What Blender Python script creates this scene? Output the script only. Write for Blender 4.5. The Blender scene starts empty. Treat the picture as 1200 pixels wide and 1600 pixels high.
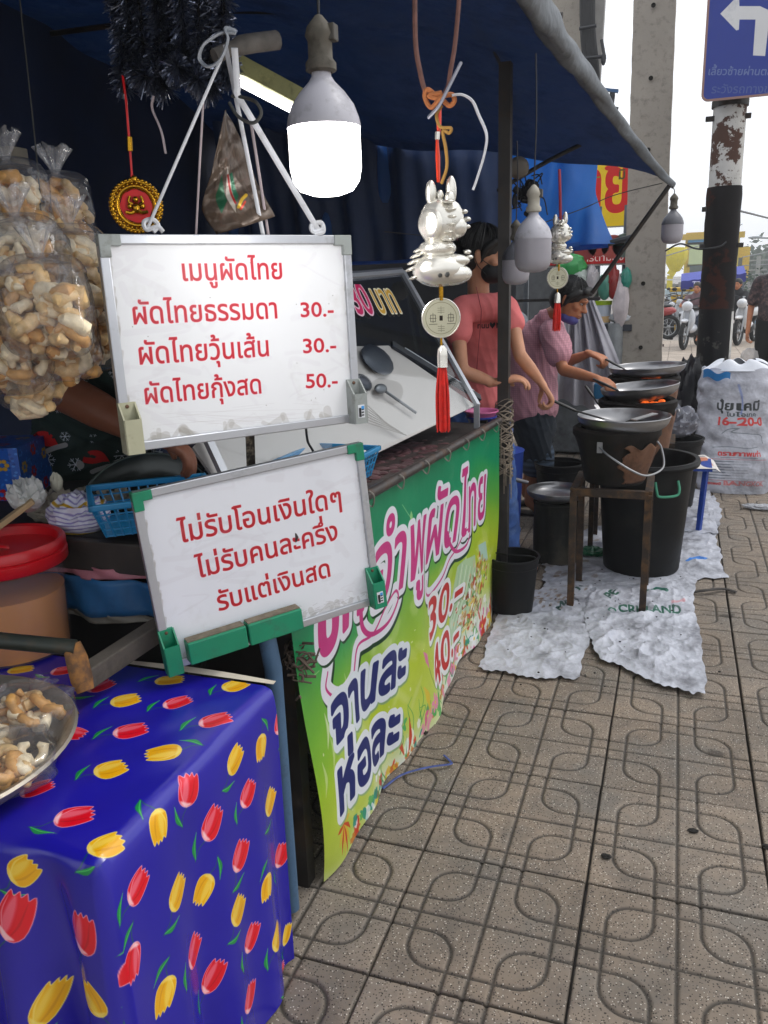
import bpy, bmesh, math, random
import numpy as np
from mathutils import Vector, Matrix
random.seed(7); rng = np.random.default_rng(7)
sc = bpy.context.scene
COL = sc.collection
# ------------------------------------------------------------------ camera
CH = 1.40
YAW, PIT, ROLL, FPX = math.radians(19.788), math.radians(15.5225), math.radians(-1.9523), 1275.0
_f = np.array([-math.sin(YAW)*math.cos(PIT), math.cos(YAW)*math.cos(PIT), -math.sin(PIT)])
_r = np.array([math.cos(YAW), math.sin(YAW), 0.0]); _u = np.cross(_r, _f)
R2 = math.cos(ROLL)*_r + math.sin(ROLL)*_u; U2 = -math.sin(ROLL)*_r + math.cos(ROLL)*_u
cd = bpy.data.cameras.new('camera'); cam = bpy.data.objects.new('camera', cd); COL.objects.link(cam)
cd.sensor_fit = 'VERTICAL'; cd.sensor_height = 36.0; cd.sensor_width = 27.0; cd.lens = 36.0*FPX/1600.0
cd.clip_start = 0.02; cd.clip_end = 2000
cam.matrix_world = Matrix(((R2[0], U2[0], -_f[0], 0), (R2[1], U2[1], -_f[1], 0), (R2[2], U2[2], -_f[2], CH), (0, 0, 0, 1)))
sc.camera = cam
# ------------------------------------------------------------------ sky, sun, exposure
SUN_EL, SUN_AZ = 58.0, 60.0
w = bpy.data.worlds.new('World'); sc.world = w; w.use_nodes = True
nt = w.node_tree; nt.nodes.clear()
_o = nt.nodes.new('ShaderNodeOutputWorld'); _b = nt.nodes.new('ShaderNodeBackground')
_s = nt.nodes.new('ShaderNodeTexSky'); _s.sky_type = 'NISHITA'; _s.sun_disc = False
_s.sun_elevation = math.radians(SUN_EL); _s.sun_rotation = math.radians(SUN_AZ); _s.dust_density = 6; _s.air_density = 1.5
_h = nt.nodes.new('ShaderNodeHueSaturation'); _h.inputs['Saturation'].default_value = 0.10
_m = nt.nodes.new('ShaderNodeMix'); _m.data_type = 'RGBA'; _m.inputs[0].default_value = 0.80
_m.inputs[7].default_value = (10.4, 10.7, 11.2, 1)      # even white overcast over the sky
nt.links.new(_s.outputs[0], _h.inputs['Color']); nt.links.new(_h.outputs[0], _m.inputs[6])
nt.links.new(_m.outputs[2], _b.inputs[0]); _b.inputs[1].default_value = 0.135
nt.links.new(_b.outputs[0], _o.inputs[0])
sl = bpy.data.lights.new('sun', 'SUN'); sl.energy = 0.9; sl.angle = math.radians(14); sl.color = (1, .965, .92)
sun = bpy.data.objects.new('sun', sl); COL.objects.link(sun)
_el, _az = math.radians(SUN_EL), math.radians(SUN_AZ)
sd = Vector((math.sin(_az)*math.cos(_el), math.cos(_az)*math.cos(_el), math.sin(_el)))
sun.rotation_euler = sd.to_track_quat('Z', 'Y').to_euler(); sun.location = (3, 0, 6)
sc.view_settings.view_transform = 'Standard'; sc.view_settings.look = 'None'
sc.view_settings.exposure = 0.0; sc.view_settings.gamma = 1.0; sc.view_settings.use_curve_mapping = False
sc.render.engine = 'CYCLES'; sc.cycles.max_bounces = 7; sc.cycles.transparent_max_bounces = 16
sc.cycles.diffuse_bounces = 4; sc.cycles.glossy_bounces = 3; sc.cycles.transmission_bounces = 5
sc.cycles.sample_clamp_indirect = 6.0; sc.cycles.use_denoising = True; sc.cycles.caustics_reflective = False; sc.cycles.caustics_refractive = False

# ------------------------------------------------------------------ turning a sight line into a real place
def ray(px, py): return _f + R2*(px-600)/FPX - U2*(py-800)/FPX
O0 = np.array([0, 0, CH])
def G(px, py, z=0.0): d = ray(px, py); return O0 + d*(z-CH)/d[2]
def P(px, py, Y): d = ray(px, py); return O0 + d*Y/d[1]
def PX(px, py, X): d = ray(px, py); return O0 + d*X/d[0]
def PL(px, py, c, n): d = ray(px, py); return O0 + d*(np.dot(np.array(c)-O0, n)/np.dot(d, n))
def V(*a): return np.array(a, float)

# ------------------------------------------------------------------ objects
def wloc(o):
    l = Vector((0, 0, 0))
    while o is not None: l = l + o.location; o = o.parent
    return l
def tag(o, label=None, cat=None, group=None, kind=None):
    if label:
        o['label'] = label
        if len(label.split()) > 16: print('LONG', len(label.split()), label)
    if cat: o['category'] = cat
    if group: o['group'] = group
    if kind: o['kind'] = kind
    return o
def thing(name, label, cat, loc, group=None):
    o = bpy.data.objects.new(name, None); COL.objects.link(o); o.location = Vector(loc); o.empty_display_size = .05
    return tag(o, label, cat, group)
def copy_tree(o, loc=None, parent=None, label=None, rz=None, scale=None):
    c = o.copy(); COL.objects.link(c); c.parent = parent
    if loc is not None: c.location = Vector(loc)
    if rz is not None: c.rotation_euler = (0, 0, rz)
    if scale is not None: c.scale = (scale,)*3
    if label: c['label'] = label
    for ch in list(o.children): copy_tree(ch, parent=c)
    return c
class MB:
    def __init__(s): s.v = []; s.f = []; s.m = []; s.cm = 0; s.uv = {}
    def add(s, vs, fs):
        b = len(s.v); s.v.extend([tuple(map(float, p)) for p in vs])
        for f in fs: s.f.append(tuple(b+i for i in f)); s.m.append(s.cm)
        return b
    def box(s, c, size, R=None):
        c = np.array(c, float); h = np.array(size, float)/2
        vs = [np.array([x, y, z])*h for x in (-1, 1) for y in (-1, 1) for z in (-1, 1)]
        if R is not None: vs = [np.array(R) @ v for v in vs]
        s.add([c+v for v in vs], [(0, 1, 3, 2), (4, 6, 7, 5), (0, 4, 5, 1), (2, 3, 7, 6), (0, 2, 6, 4), (1, 5, 7, 3)]); return s
    def bar(s, a, b, w, h=None, up=(0, 0, 1)):
        a = np.array(a, float); b = np.array(b, float); h = h or w; d = b-a; L = np.linalg.norm(d); d /= L
        x = np.cross(d, up); x = x/np.linalg.norm(x) if np.linalg.norm(x) > 1e-6 else V(1, 0, 0); z = np.cross(x, d)
        return s.box((a+b)/2, (w, L, h), np.stack([x, d, z], 1))
    def tube(s, pts, r, n=10, cap=True, flat=1.0):
        pts = [np.array(p, float) for p in pts]; k = len(pts)
        rs = [r]*k if np.isscalar(r) else (list(r) if len(r) == k else list(np.interp(np.linspace(0, 1, k), np.linspace(0, 1, len(r)), r)))
        t0 = pts[1]-pts[0]; t0 = t0/(np.linalg.norm(t0)+1e-12)
        a = np.cross(t0, V(0, 0, 1)); 
        if np.linalg.norm(a) < 1e-3: a = np.cross(t0, V(0, 1, 0))
        a /= np.linalg.norm(a); base = None; vs = []
        for i, p in enumerate(pts):
            t = pts[min(i+1, k-1)]-pts[max(i-1, 0)]; t = t/(np.linalg.norm(t)+1e-12)
            a = a-t*np.dot(a, t); a = a/(np.linalg.norm(a)+1e-12); b = np.cross(t, a)
            for j in range(n):
                q = 2*math.pi*j/n; vs.append(p+rs[i]*(a*math.cos(q)+b*math.sin(q)*flat))
        fs = [(i*n+j, i*n+(j+1) % n, (i+1)*n+(j+1) % n, (i+1)*n+j) for i in range(k-1) for j in range(n)]
        if cap: fs += [tuple(range(n))[::-1], tuple((k-1)*n+j for j in range(n))]
        s.add(vs, fs); return s
    def lathe(s, prof, c, n=32, axis=(0, 0, 1), jitter=0, arc=None, wob=0):
        # prof: list of (radius, height along the axis)
        ax = np.array(axis, float); ax /= np.linalg.norm(ax); a = np.cross(ax, V(0, 1, 0))
        if np.linalg.norm(a) < 1e-3: a = V(1, 0, 0)
        a /= np.linalg.norm(a); b = np.cross(ax, a); c = np.array(c, float); vs = []
        for (r, hh) in prof:
            for j in range(n):
                q = 2*math.pi*j/n; rr = r*(1+jitter*(random.random()-.5)+wob*(math.sin(q*3+hh*17+c[0]*9)*.6+math.sin(q*7-hh*31)*.3+math.sin(q*2+hh*53)*.4)); vs.append(c+ax*hh+rr*(a*math.cos(q)+b*math.sin(q)))
        k = len(prof); fs = [(i*n+j, i*n+(j+1) % n, (i+1)*n+(j+1) % n, (i+1)*n+j) for i in range(k-1) for j in range(n)]
        if prof[0][0] > 1e-5: fs.append(tuple(range(n))[::-1]) if prof[0][0] > 0 and getattr(s, 'capA', False) else None
        fs = [f for f in fs if f]
        s.add(vs, fs); return s
    def ell(s, c, r, R=None, nu=14, nv=9):
        r = np.array(r if not np.isscalar(r) else (r, r, r), float); c = np.array(c, float); vs = []
        for i in range(nv+1):
            th = math.pi*i/nv
            for j in range(nu):
                ph = 2*math.pi*j/nu; v = np.array([math.sin(th)*math.cos(ph), math.sin(th)*math.sin(ph), math.cos(th)])*r
                vs.append(c+(np.array(R) @ v if R is not None else v))
        fs = [(i*nu+j, (i+1)*nu+j, (i+1)*nu+(j+1) % nu, i*nu+(j+1) % nu) for i in range(nv) for j in range(nu)]
        s.add(vs, fs); return s
    def grid(s, fn, nu, nv, uv=True, close=False):
        # fn(u, v) -> point, u, v in 0..1
        b = len(s.v); vs = [fn(i/nu, j/nv) for j in range(nv+1) for i in range(nu+1)]
        fs = [(j*(nu+1)+i, j*(nu+1)+i+1, (j+1)*(nu+1)+i+1, (j+1)*(nu+1)+i) for j in range(nv) for i in range(nu)]
        s.add(vs, fs)
        if uv:
            for j in range(nv+1):
                for i in range(nu+1): s.uv[b+j*(nu+1)+i] = (i/nu, j/nv)
        return s
    def prism(s, poly, y0, y1, fr):
        # poly: 2-D points; fr(x, y, z) maps local to world
        n = len(poly); vs = [fr(x, y, y0) for x, y in poly]+[fr(x, y, y1) for x, y in poly]
        s.add(vs, [tuple(range(n))[::-1], tuple(range(n, 2*n))]+[(i, (i+1) % n, n+(i+1) % n, n+i) for i in range(n)]); return s
    def build(s, name, mat, parent=None, smooth=False, tagd=None, sub=0, bevel=0, solid=0, auto=True):
        off = wloc(parent) if parent is not None else Vector((0, 0, 0)); arr = np.array(s.v, float)
        if parent is None:
            mn, mx = arr.min(0), arr.max(0); off = Vector(((mn[0]+mx[0])/2, (mn[1]+mx[1])/2, mn[2]))
        arr = arr-np.array(off); me = bpy.data.meshes.new(name)
        me.from_pydata(arr.tolist(), [], s.f)
        mats = mat if isinstance(mat, (list, tuple)) else [mat]
        for m in mats: me.materials.append(m)
        if len(mats) > 1: me.polygons.foreach_set('material_index', s.m)
        if s.uv:
            ul = me.uv_layers.new(name='UVMap'); li = np.empty(len(me.loops), int); me.loops.foreach_get('vertex_index', li)
            uvs = np.array([s.uv.get(i, (0, 0)) for i in range(len(s.v))]); ul.data.foreach_set('uv', uvs[li].ravel())
        bm = bmesh.new(); bm.from_mesh(me); bmesh.ops.remove_doubles(bm, verts=bm.verts, dist=1e-6)
        bmesh.ops.recalc_face_normals(bm, faces=bm.faces); bm.to_mesh(me); bm.free()
        if smooth: me.polygons.foreach_set('use_smooth', [True]*len(me.polygons))
        me.update(); o = bpy.data.objects.new(name, me); COL.objects.link(o)
        if smooth and auto:
            try: me.set_sharp_from_angle(angle=math.radians(smooth if smooth is not True else 50))
            except Exception: pass
        if parent is not None: o.parent = parent
        else: o.location = off
        if bevel:
            m = o.modifiers.new('bevel', 'BEVEL'); m.width = bevel; m.segments = 2; m.limit_method = 'ANGLE'
        if solid: m = o.modifiers.new('solid', 'SOLIDIFY'); m.thickness = solid; m.offset = 0
        if sub: m = o.modifiers.new('sub', 'SUBSURF'); m.levels = sub; m.render_levels = sub
        if tagd: tag(o, *tagd)
        return o
def crv(pts, n=8):
    # Catmull-Rom through points
    p = [np.array(q, float) for q in pts]; p = [2*p[0]-p[1]]+p+[2*p[-1]-p[-2]]; out = []
    for i in range(1, len(p)-2):
        for k in range(n):
            t = k/n; a, b, c, d = p[i-1], p[i], p[i+1], p[i+2]
            out.append(.5*((2*b)+(-a+c)*t+(2*a-5*b+4*c-d)*t*t+(-a+3*b-3*c+d)*t**3))
    out.append(p[-2]); return out
def noise3(x, y, z=0.0):
    return (math.sin(x*1.7+y*2.3+z*1.1)+math.sin(x*3.1-y*1.9+z*2.7+1.3)*.6+math.sin(x*5.3+y*4.7-z*3.9+2.1)*.35)/1.95

# ------------------------------------------------------------------ materials
_mats = {}
def lin(c):
    return tuple(((v/12.92) if v <= .04045 else ((v+.055)/1.055)**2.4) for v in c)
def hexc(s): s = s.lstrip('#'); return lin(tuple(int(s[i:i+2], 16)/255 for i in (0, 2, 4)))
def M(name, col, rough=.6, metal=0, var=.12, scale=12, bump=.15, bscale=60, dirt_shade=None, dscale=5, damt=.5, trans=0, emis=0, alpha=1, coat=0, sss=0, img=None, obrand=0, transl=0, two=None, spec=.5, bdist=.002, dbias=.0, crink=0, cscale=14, cdist=.006, dsharp=0):
    if name in _mats: return _mats[name]
    if isinstance(col, str): col = hexc(col)
    m = bpy.data.materials.new(name); m.use_nodes = True; n = m.node_tree.nodes; L = m.node_tree.links
    b = n['Principled BSDF']; b.inputs['Roughness'].default_value = rough; b.inputs['Metallic'].default_value = metal
    b.inputs['Specular IOR Level'].default_value = spec
    tc = n.new('ShaderNodeTexCoord')
    if img is not None:
        t = n.new('ShaderNodeTexImage'); t.image = img; t.extension = 'EXTEND'; L.new(tc.outputs['UV'], t.inputs[0]); src = t.outputs[0]
        if alpha == 'img': L.new(t.outputs[1], b.inputs['Alpha'])
    else:
        rgb = n.new('ShaderNodeRGB'); rgb.outputs[0].default_value = (*col[:3], 1); src = rgb.outputs[0]
    ns = n.new('ShaderNodeTexNoise'); ns.inputs['Scale'].default_value = scale; ns.inputs['Detail'].default_value = 5; L.new(tc.outputs['Object'], ns.inputs[0])
    if var:
        mr = n.new('ShaderNodeMapRange'); mr.inputs[1].default_value = .3; mr.inputs[2].default_value = .7; mr.inputs[3].default_value = 1-var; mr.inputs[4].default_value = 1+var
        L.new(ns.outputs[0], mr.inputs[0]); mx = n.new('ShaderNodeMix'); mx.data_type = 'RGBA'; mx.blend_type = 'MULTIPLY'; mx.inputs[0].default_value = 1
        L.new(src, mx.inputs[6]); L.new(mr.outputs[0], mx.inputs[7]); src = mx.outputs[2]
    if obrand:
        oi = n.new('ShaderNodeObjectInfo'); mr2 = n.new('ShaderNodeMapRange'); mr2.inputs[3].default_value = 1-obrand; mr2.inputs[4].default_value = 1+obrand
        L.new(oi.outputs['Random'], mr2.inputs[0]); mx = n.new('ShaderNodeMix'); mx.data_type = 'RGBA'; mx.blend_type = 'MULTIPLY'; mx.inputs[0].default_value = 1
        L.new(src, mx.inputs[6]); L.new(mr2.outputs[0], mx.inputs[7]); src = mx.outputs[2]
    if dirt_shade is not None:
        if isinstance(dirt_shade, str): dirt_shade = hexc(dirt_shade)
        n2 = n.new('ShaderNodeTexNoise'); n2.inputs['Scale'].default_value = dscale; n2.inputs['Detail'].default_value = 9; n2.inputs['Roughness'].default_value = .68
        L.new(tc.outputs['Object'], n2.inputs[0]); mr = n.new('ShaderNodeMapRange'); mr.inputs[1].default_value = .62-.3*damt-dbias; mr.inputs[2].default_value = .72-.1*damt-dbias
        if dsharp: mr.inputs[1].default_value = dsharp-.012; mr.inputs[2].default_value = dsharp+.012
        L.new(n2.outputs[0], mr.inputs[0]); mx = n.new('ShaderNodeMix'); mx.data_type = 'RGBA'; mx.inputs[7].default_value = (*dirt_shade, 1)
        mm = n.new('ShaderNodeMath'); mm.operation = 'MULTIPLY'; mm.inputs[1].default_value = min(1, damt*1.6); L.new(mr.outputs[0], mm.inputs[0])
        L.new(mm.outputs[0], mx.inputs[0]); L.new(src, mx.inputs[6]); src = mx.outputs[2]
        ra = n.new('ShaderNodeMapRange'); ra.inputs[3].default_value = rough; ra.inputs[4].default_value = min(1, rough+.3); L.new(mr.outputs[0], ra.inputs[0]); L.new(ra.outputs[0], b.inputs['Roughness'])
    L.new(src, b.inputs['Base Color'])
    if bump:
        nb = n.new('ShaderNodeTexNoise'); nb.inputs['Scale'].default_value = bscale; nb.inputs['Detail'].default_value = 4; L.new(tc.outputs['Object'], nb.inputs[0])
        bp = n.new('ShaderNodeBump'); bp.inputs['Strength'].default_value = bump; bp.inputs['Distance'].default_value = bdist; L.new(nb.outputs[0], bp.inputs['Height']); L.new(bp.outputs[0], b.inputs['Normal'])
    if crink:
        wn = n.new('ShaderNodeTexNoise'); wn.inputs['Scale'].default_value = cscale*.6; L.new(tc.outputs['Object'], wn.inputs[0]); va = n.new('ShaderNodeVectorMath'); va.operation = 'MULTIPLY_ADD'; va.inputs[1].default_value = (.12,)*3; L.new(wn.outputs['Color'], va.inputs[0]); L.new(tc.outputs['Object'], va.inputs[2]); hs = []
        for k_, w_ in ((1.0, 1.0), (2.7, .45), (6.1, .2)):
            vo = n.new('ShaderNodeTexVoronoi'); vo.feature = 'F1'; vo.distance = 'EUCLIDEAN'; vo.inputs['Scale'].default_value = cscale*k_; L.new(va.outputs[0], vo.inputs['Vector']); mu = n.new('ShaderNodeMath'); mu.operation = 'MULTIPLY'; mu.inputs[1].default_value = w_; L.new(vo.outputs['Distance'], mu.inputs[0]); hs.append(mu)
        a1 = n.new('ShaderNodeMath'); L.new(hs[0].outputs[0], a1.inputs[0]); L.new(hs[1].outputs[0], a1.inputs[1]); a2 = n.new('ShaderNodeMath'); L.new(a1.outputs[0], a2.inputs[0]); L.new(hs[2].outputs[0], a2.inputs[1])
        bc_ = n.new('ShaderNodeBump'); bc_.inputs['Strength'].default_value = crink; bc_.inputs['Distance'].default_value = cdist; L.new(a2.outputs[0], bc_.inputs['Height'])
        if bump: L.new(bp.outputs[0], bc_.inputs['Normal'])
        L.new(bc_.outputs[0], b.inputs['Normal'])
    if trans: b.inputs['Transmission Weight'].default_value = trans
    if coat: b.inputs['Coat Weight'].default_value = coat; b.inputs['Coat Roughness'].default_value = .12
    if sss: b.inputs['Subsurface Weight'].default_value = sss; b.inputs['Subsurface Radius'].default_value = (.02, .008, .004); b.inputs['Subsurface Scale'].default_value = .5
    if alpha != 'img' and alpha < 1: b.inputs['Alpha'].default_value = alpha
    if emis: L.new(src, b.inputs['Emission Color']); b.inputs['Emission Strength'].default_value = emis
    if transl:
        tr = n.new('ShaderNodeBsdfTranslucent'); L.new(src, tr.inputs[0]); ms = n.new('ShaderNodeMixShader'); ms.inputs[0].default_value = transl
        L.new(b.outputs[0], ms.inputs[1]); L.new(tr.outputs[0], ms.inputs[2]); L.new(ms.outputs[0], n['Material Output'].inputs[0])
    _mats[name] = m; return m

def film_mat(name, tint=(.93, .93, .94), refl=.05, haze=.045, scale=22, col=(.8, .8, .82), rough=.09, dist=.006):
    """thin clear plastic film: see-through, glossy and crinkled"""
    if name in _mats: return _mats[name]
    m = bpy.data.materials.new(name); m.use_nodes = True; n = m.node_tree.nodes; L = m.node_tree.links; n.remove(n['Principled BSDF']); tc = n.new('ShaderNodeTexCoord')
    wn = n.new('ShaderNodeTexNoise'); wn.inputs['Scale'].default_value = scale*.5; wn.inputs['Detail'].default_value = 3; L.new(tc.outputs['Object'], wn.inputs[0]); va = n.new('ShaderNodeVectorMath'); va.operation = 'MULTIPLY_ADD'; va.inputs[1].default_value = (.10,)*3; L.new(wn.outputs['Color'], va.inputs[0]); L.new(tc.outputs['Object'], va.inputs[2])
    vo = n.new('ShaderNodeTexVoronoi'); vo.inputs['Scale'].default_value = scale; L.new(va.outputs[0], vo.inputs['Vector']); bp = n.new('ShaderNodeBump'); bp.inputs['Strength'].default_value = 1; bp.inputs['Distance'].default_value = dist; L.new(vo.outputs['Distance'], bp.inputs['Height'])
    tr = n.new('ShaderNodeBsdfTransparent'); tr.inputs[0].default_value = (*tint, 1); gl = n.new('ShaderNodeBsdfGlossy'); gl.inputs['Roughness'].default_value = rough; L.new(bp.outputs[0], gl.inputs['Normal']); df = n.new('ShaderNodeBsdfDiffuse'); df.inputs[0].default_value = (*col, 1)
    fr0 = n.new('ShaderNodeLayerWeight'); L.new(bp.outputs[0], fr0.inputs['Normal']); fr = n.new('ShaderNodeMath'); fr.operation = 'POWER'; fr.inputs[1].default_value = 3.5; L.new(fr0.outputs['Facing'], fr.inputs[0]); ad = n.new('ShaderNodeMath'); ad.operation = 'MULTIPLY_ADD'; ad.inputs[1].default_value = .6; ad.inputs[2].default_value = refl; ad.use_clamp = True; L.new(fr.outputs[0], ad.inputs[0])
    m1 = n.new('ShaderNodeMixShader'); m1.inputs[0].default_value = haze; L.new(tr.outputs[0], m1.inputs[1]); L.new(df.outputs[0], m1.inputs[2]); m2 = n.new('ShaderNodeMixShader'); L.new(ad.outputs[0], m2.inputs[0]); L.new(m1.outputs[0], m2.inputs[1]); L.new(gl.outputs[0], m2.inputs[2]); L.new(m2.outputs[0], n['Material Output'].inputs[0])
    _mats[name] = m; return m

# ------------------------------------------------------------------ print: letters and figures drawn as arrays, used as flat print only
_gl = {}
UPV = 'ัิีึื็'; TONE = '่้๊๋์'
def _splines(text, bold=0.0):
    c = bpy.data.curves.new('t', 'FONT'); c.body = text; c.size = 1.0
    o = bpy.data.objects.new('t', c); COL.objects.link(o); bpy.context.view_layer.update()
    cu = o.to_curve(bpy.context.evaluated_depsgraph_get()); out = []
    for sp in cu.splines:
        pts = []
        if sp.type == 'BEZIER':
            bp = sp.bezier_points; k = len(bp)
            for i in range(k):
                a, b2 = bp[i], bp[(i+1) % k]; p0, p1, p2, p3 = [np.array(q[:2]) for q in (a.co, a.handle_right, b2.handle_left, b2.co)]
                st = 1 if np.linalg.norm(p3-p0) < 1e-4 else 5
                for t in np.arange(st)/st: pts.append((1-t)**3*p0+3*(1-t)**2*t*p1+3*(1-t)*t*t*p2+t**3*p3)
        else: pts = [np.array(q.co[:2]) for q in sp.points]
        if len(pts) > 2: out.append(np.array(pts))
    o.to_curve_clear(); bpy.data.objects.remove(o); bpy.data.curves.remove(c); return out
def outline(text):
    if text in _gl: return _gl[text]
    base = ''; extra = []
    for i, ch in enumerate(text):
        if ch in TONE and i and text[i-1] in UPV: extra.append((text[:i-1], ch))
        else: base += ch
    sp = _splines(base)
    for pre, ch in extra:
        pre2 = ''.join(q for i, q in enumerate(pre) if not (q in TONE and i and pre[i-1] in UPV))
        k = len(_splines(pre2)); add = _splines(pre2+ch)[k:]
        sp += [a+np.array([0, .17]) for a in add]
    _gl[text] = sp; return sp
class Canvas:
    """an RGBA array; coordinates are metres on the printed face, origin lower left"""
    def __init__(s, W, H, ppm, col, alpha=1.0):
        s.W, s.H, s.ppm = W, H, ppm; s.w, s.h = int(W*ppm), int(H*ppm)
        s.a = np.empty((s.h, s.w, 4), np.float32); s.a[..., :3] = col; s.a[..., 3] = alpha
    def _sd(s, cs, pad):
        allp = np.concatenate(cs)*s.ppm; x0, y0 = np.floor(allp.min(0)-pad-2).astype(int); x1, y1 = np.ceil(allp.max(0)+pad+2).astype(int)
        x0, y0 = max(0, x0), max(0, y0); x1, y1 = min(s.w, x1), min(s.h, y1)
        if x1 <= x0 or y1 <= y0: return None
        X, Y = np.meshgrid(np.arange(x0, x1)+.5, np.arange(y0, y1)+.5); wn = np.zeros(X.shape, np.int16); D = np.full(X.shape, 1e9, np.float32)
        for c in cs:
            c = c*s.ppm; n = len(c)
            for i in range(n):
                ax, ay = c[i]; bx, by = c[(i+1) % n]
                if ay != by:
                    ya, yb = (ay, by) if ay < by else (by, ay)
                    r0, r1 = max(0, int(math.floor(ya-y0-.5))), min(Y.shape[0], int(math.ceil(yb-y0+.5)))
                    if r1 > r0:
                        yy = Y[r0:r1, 0]; ok = (yy > ya) & (yy <= yb); xi = ax+(yy-ay)*(bx-ax)/(by-ay)
                        wn[r0:r1] += ((X[r0:r1] < xi[:, None]) & ok[:, None]).astype(np.int16)*(1 if by > ay else -1)
                m = pad+2; c0, c1 = max(0, int(min(ax, bx)-m-x0)), min(X.shape[1], int(max(ax, bx)+m-x0)+1)
                q0, q1 = max(0, int(min(ay, by)-m-y0)), min(X.shape[0], int(max(ay, by)+m-y0)+1)
                if c1 > c0 and q1 > q0:
                    dx, dy = bx-ax, by-ay; L2 = dx*dx+dy*dy+1e-12; xs = X[q0:q1, c0:c1]-ax; ys = Y[q0:q1, c0:c1]-ay
                    t = np.clip((xs*dx+ys*dy)/L2, 0, 1); d = np.hypot(xs-t*dx, ys-t*dy); D[q0:q1, c0:c1] = np.minimum(D[q0:q1, c0:c1], d)
        return np.where(wn != 0, -D, D), (x0, y0, x1, y1)
    def _put(s, cov, box, col, alpha=1.0):
        x0, y0, x1, y1 = box; c = np.clip(cov, 0, 1)[..., None]*alpha; v = s.a[y0:y1, x0:x1]
        v[..., :3] = v[..., :3]*(1-c)+np.array(col, np.float32)*c; v[..., 3:] = np.maximum(v[..., 3:], c)
    def poly(s, cs, col, grow=0.0, alpha=1.0, soft=1.0):
        cs = [np.array(c, float) for c in (cs if isinstance(cs[0], (list, np.ndarray)) and np.ndim(cs[0]) == 2 else [cs])]
        r = s._sd(cs, abs(grow)*s.ppm+soft+1)
        if r: s._put((grow*s.ppm-r[0])/soft+.5, r[1], col, alpha)
    def stroke(s, pts, wd, col, alpha=1.0, curve=True):
        p = crv([np.array(q) for q in pts], 8) if curve and len(pts) > 2 else [np.array(q, float) for q in pts]
        ws = np.interp(np.linspace(0, 1, len(p)), np.linspace(0, 1, len(wd)), wd) if not np.isscalar(wd) else np.full(len(p), wd)
        a = np.array(p)*s.ppm; m = max(ws)*s.ppm+3; x0, y0 = np.floor(a.min(0)-m).astype(int); x1, y1 = np.ceil(a.max(0)+m).astype(int)
        x0, y0, x1, y1 = max(0, x0), max(0, y0), min(s.w, x1), min(s.h, y1)
        if x1 <= x0 or y1 <= y0: return
        X, Y = np.meshgrid(np.arange(x0, x1)+.5, np.arange(y0, y1)+.5); C = np.full(X.shape, -9.0)
        for i in range(len(a)-1):
            dx, dy = a[i+1]-a[i]; t = np.clip(((X-a[i][0])*dx+(Y-a[i][1])*dy)/(dx*dx+dy*dy+1e-9), 0, 1)
            d = np.hypot(X-a[i][0]-t*dx, Y-a[i][1]-t*dy); C = np.maximum(C, (ws[i]+(ws[i+1]-ws[i])*t)*s.ppm/2-d)
        s._put(C+.5, (x0, y0, x1, y1), col, alpha)
    def text(s, t, p0, p1=None, size=None, col=(0, 0, 0), bold=0.0, out=None, outw=0.0, shear=0.0, ys=1.0, sh=None):
        """baseline from p0 to p1 (the text is scaled to span it) or at the size given"""
        sp = outline(t); allp = np.concatenate(sp); mn, mx = allp.min(0), allp.max(0); p0 = np.array(p0, float)
        if p1 is not None: d = np.array(p1, float)-p0; L = np.linalg.norm(d); k = L/(mx[0]-mn[0]); d = d/L
        else: k = size; d = np.array([1.0, 0])
        ky = (size if size else k)*ys; nrm = np.array([-d[1], d[0]]); cs = []
        for c in sp:
            x = (c[:, 0]-mn[0])*k+shear*c[:, 1]*ky; y = c[:, 1]*ky; cs.append(p0+x[:, None]*d+y[:, None]*nrm)
        if sh is not None: s.poly([c+np.array([outw*.25, -outw*.45]) for c in cs], sh, grow=outw+bold)
        if out is not None: s.poly(cs, out, grow=outw+bold)
        s.poly(cs, col, grow=bold)
    def image(s, name):
        im = bpy.data.images.new(name, s.w, s.h, alpha=True); im.pixels.foreach_set(np.clip(s.a, 0, 1).astype(np.float32).ravel()); im.update(); im.pack(); return im
# ================================================================== the setting: pavement, road, sky is the world
TS = .4094; XA = .28107; YA = 2.1170      # tile size and the corner that one joint crossing was measured at
def seg_d(x, y, x0, y0, x1, y1):
    dx, dy = x1-x0, y1-y0; t = np.clip(((x-x0)*dx+(y-y0)*dy)/(dx*dx+dy*dy), 0, 1); return np.hypot(x-x0-t*dx, y-y0-t*dy)
def tile_groove(x, y):
    """distance to the nearest pressed line of the tile's pattern, x, y in 0..1"""
    d = np.minimum(np.abs(x-.5), np.abs(y-.5)); a, b, r = .125, .375, .155
    for qx in (0, 1):
        for qy in (0, 1):
            # mirror so that each quarter is drawn as the far-left one: round at far-left and near-right
            X = x if qx == 0 else 1-x; Y = y if qy == 1 else 1-y
            S = lambda *q: seg_d(X, Y, q[0], 1-q[1], q[2], 1-q[3])      # written with y from the far edge
            m = S(a+r, a, .5, a); m = np.minimum(m, S(a, a+r, a, .5)); m = np.minimum(m, S(b, 0, b, b-r)); m = np.minimum(m, S(0, b, b-r, b))
            for cx, cy, sx, sy in ((a+r, a+r, -1, -1), (b-r, b-r, 1, 1)):
                ux, uy = X-cx, (1-Y)-cy; q = (ux*sx >= 0) & (uy*sy >= 0); m = np.where(q, np.minimum(m, np.abs(np.hypot(ux, uy)-r)), m)
            d = np.minimum(d, m)
    return d
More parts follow.
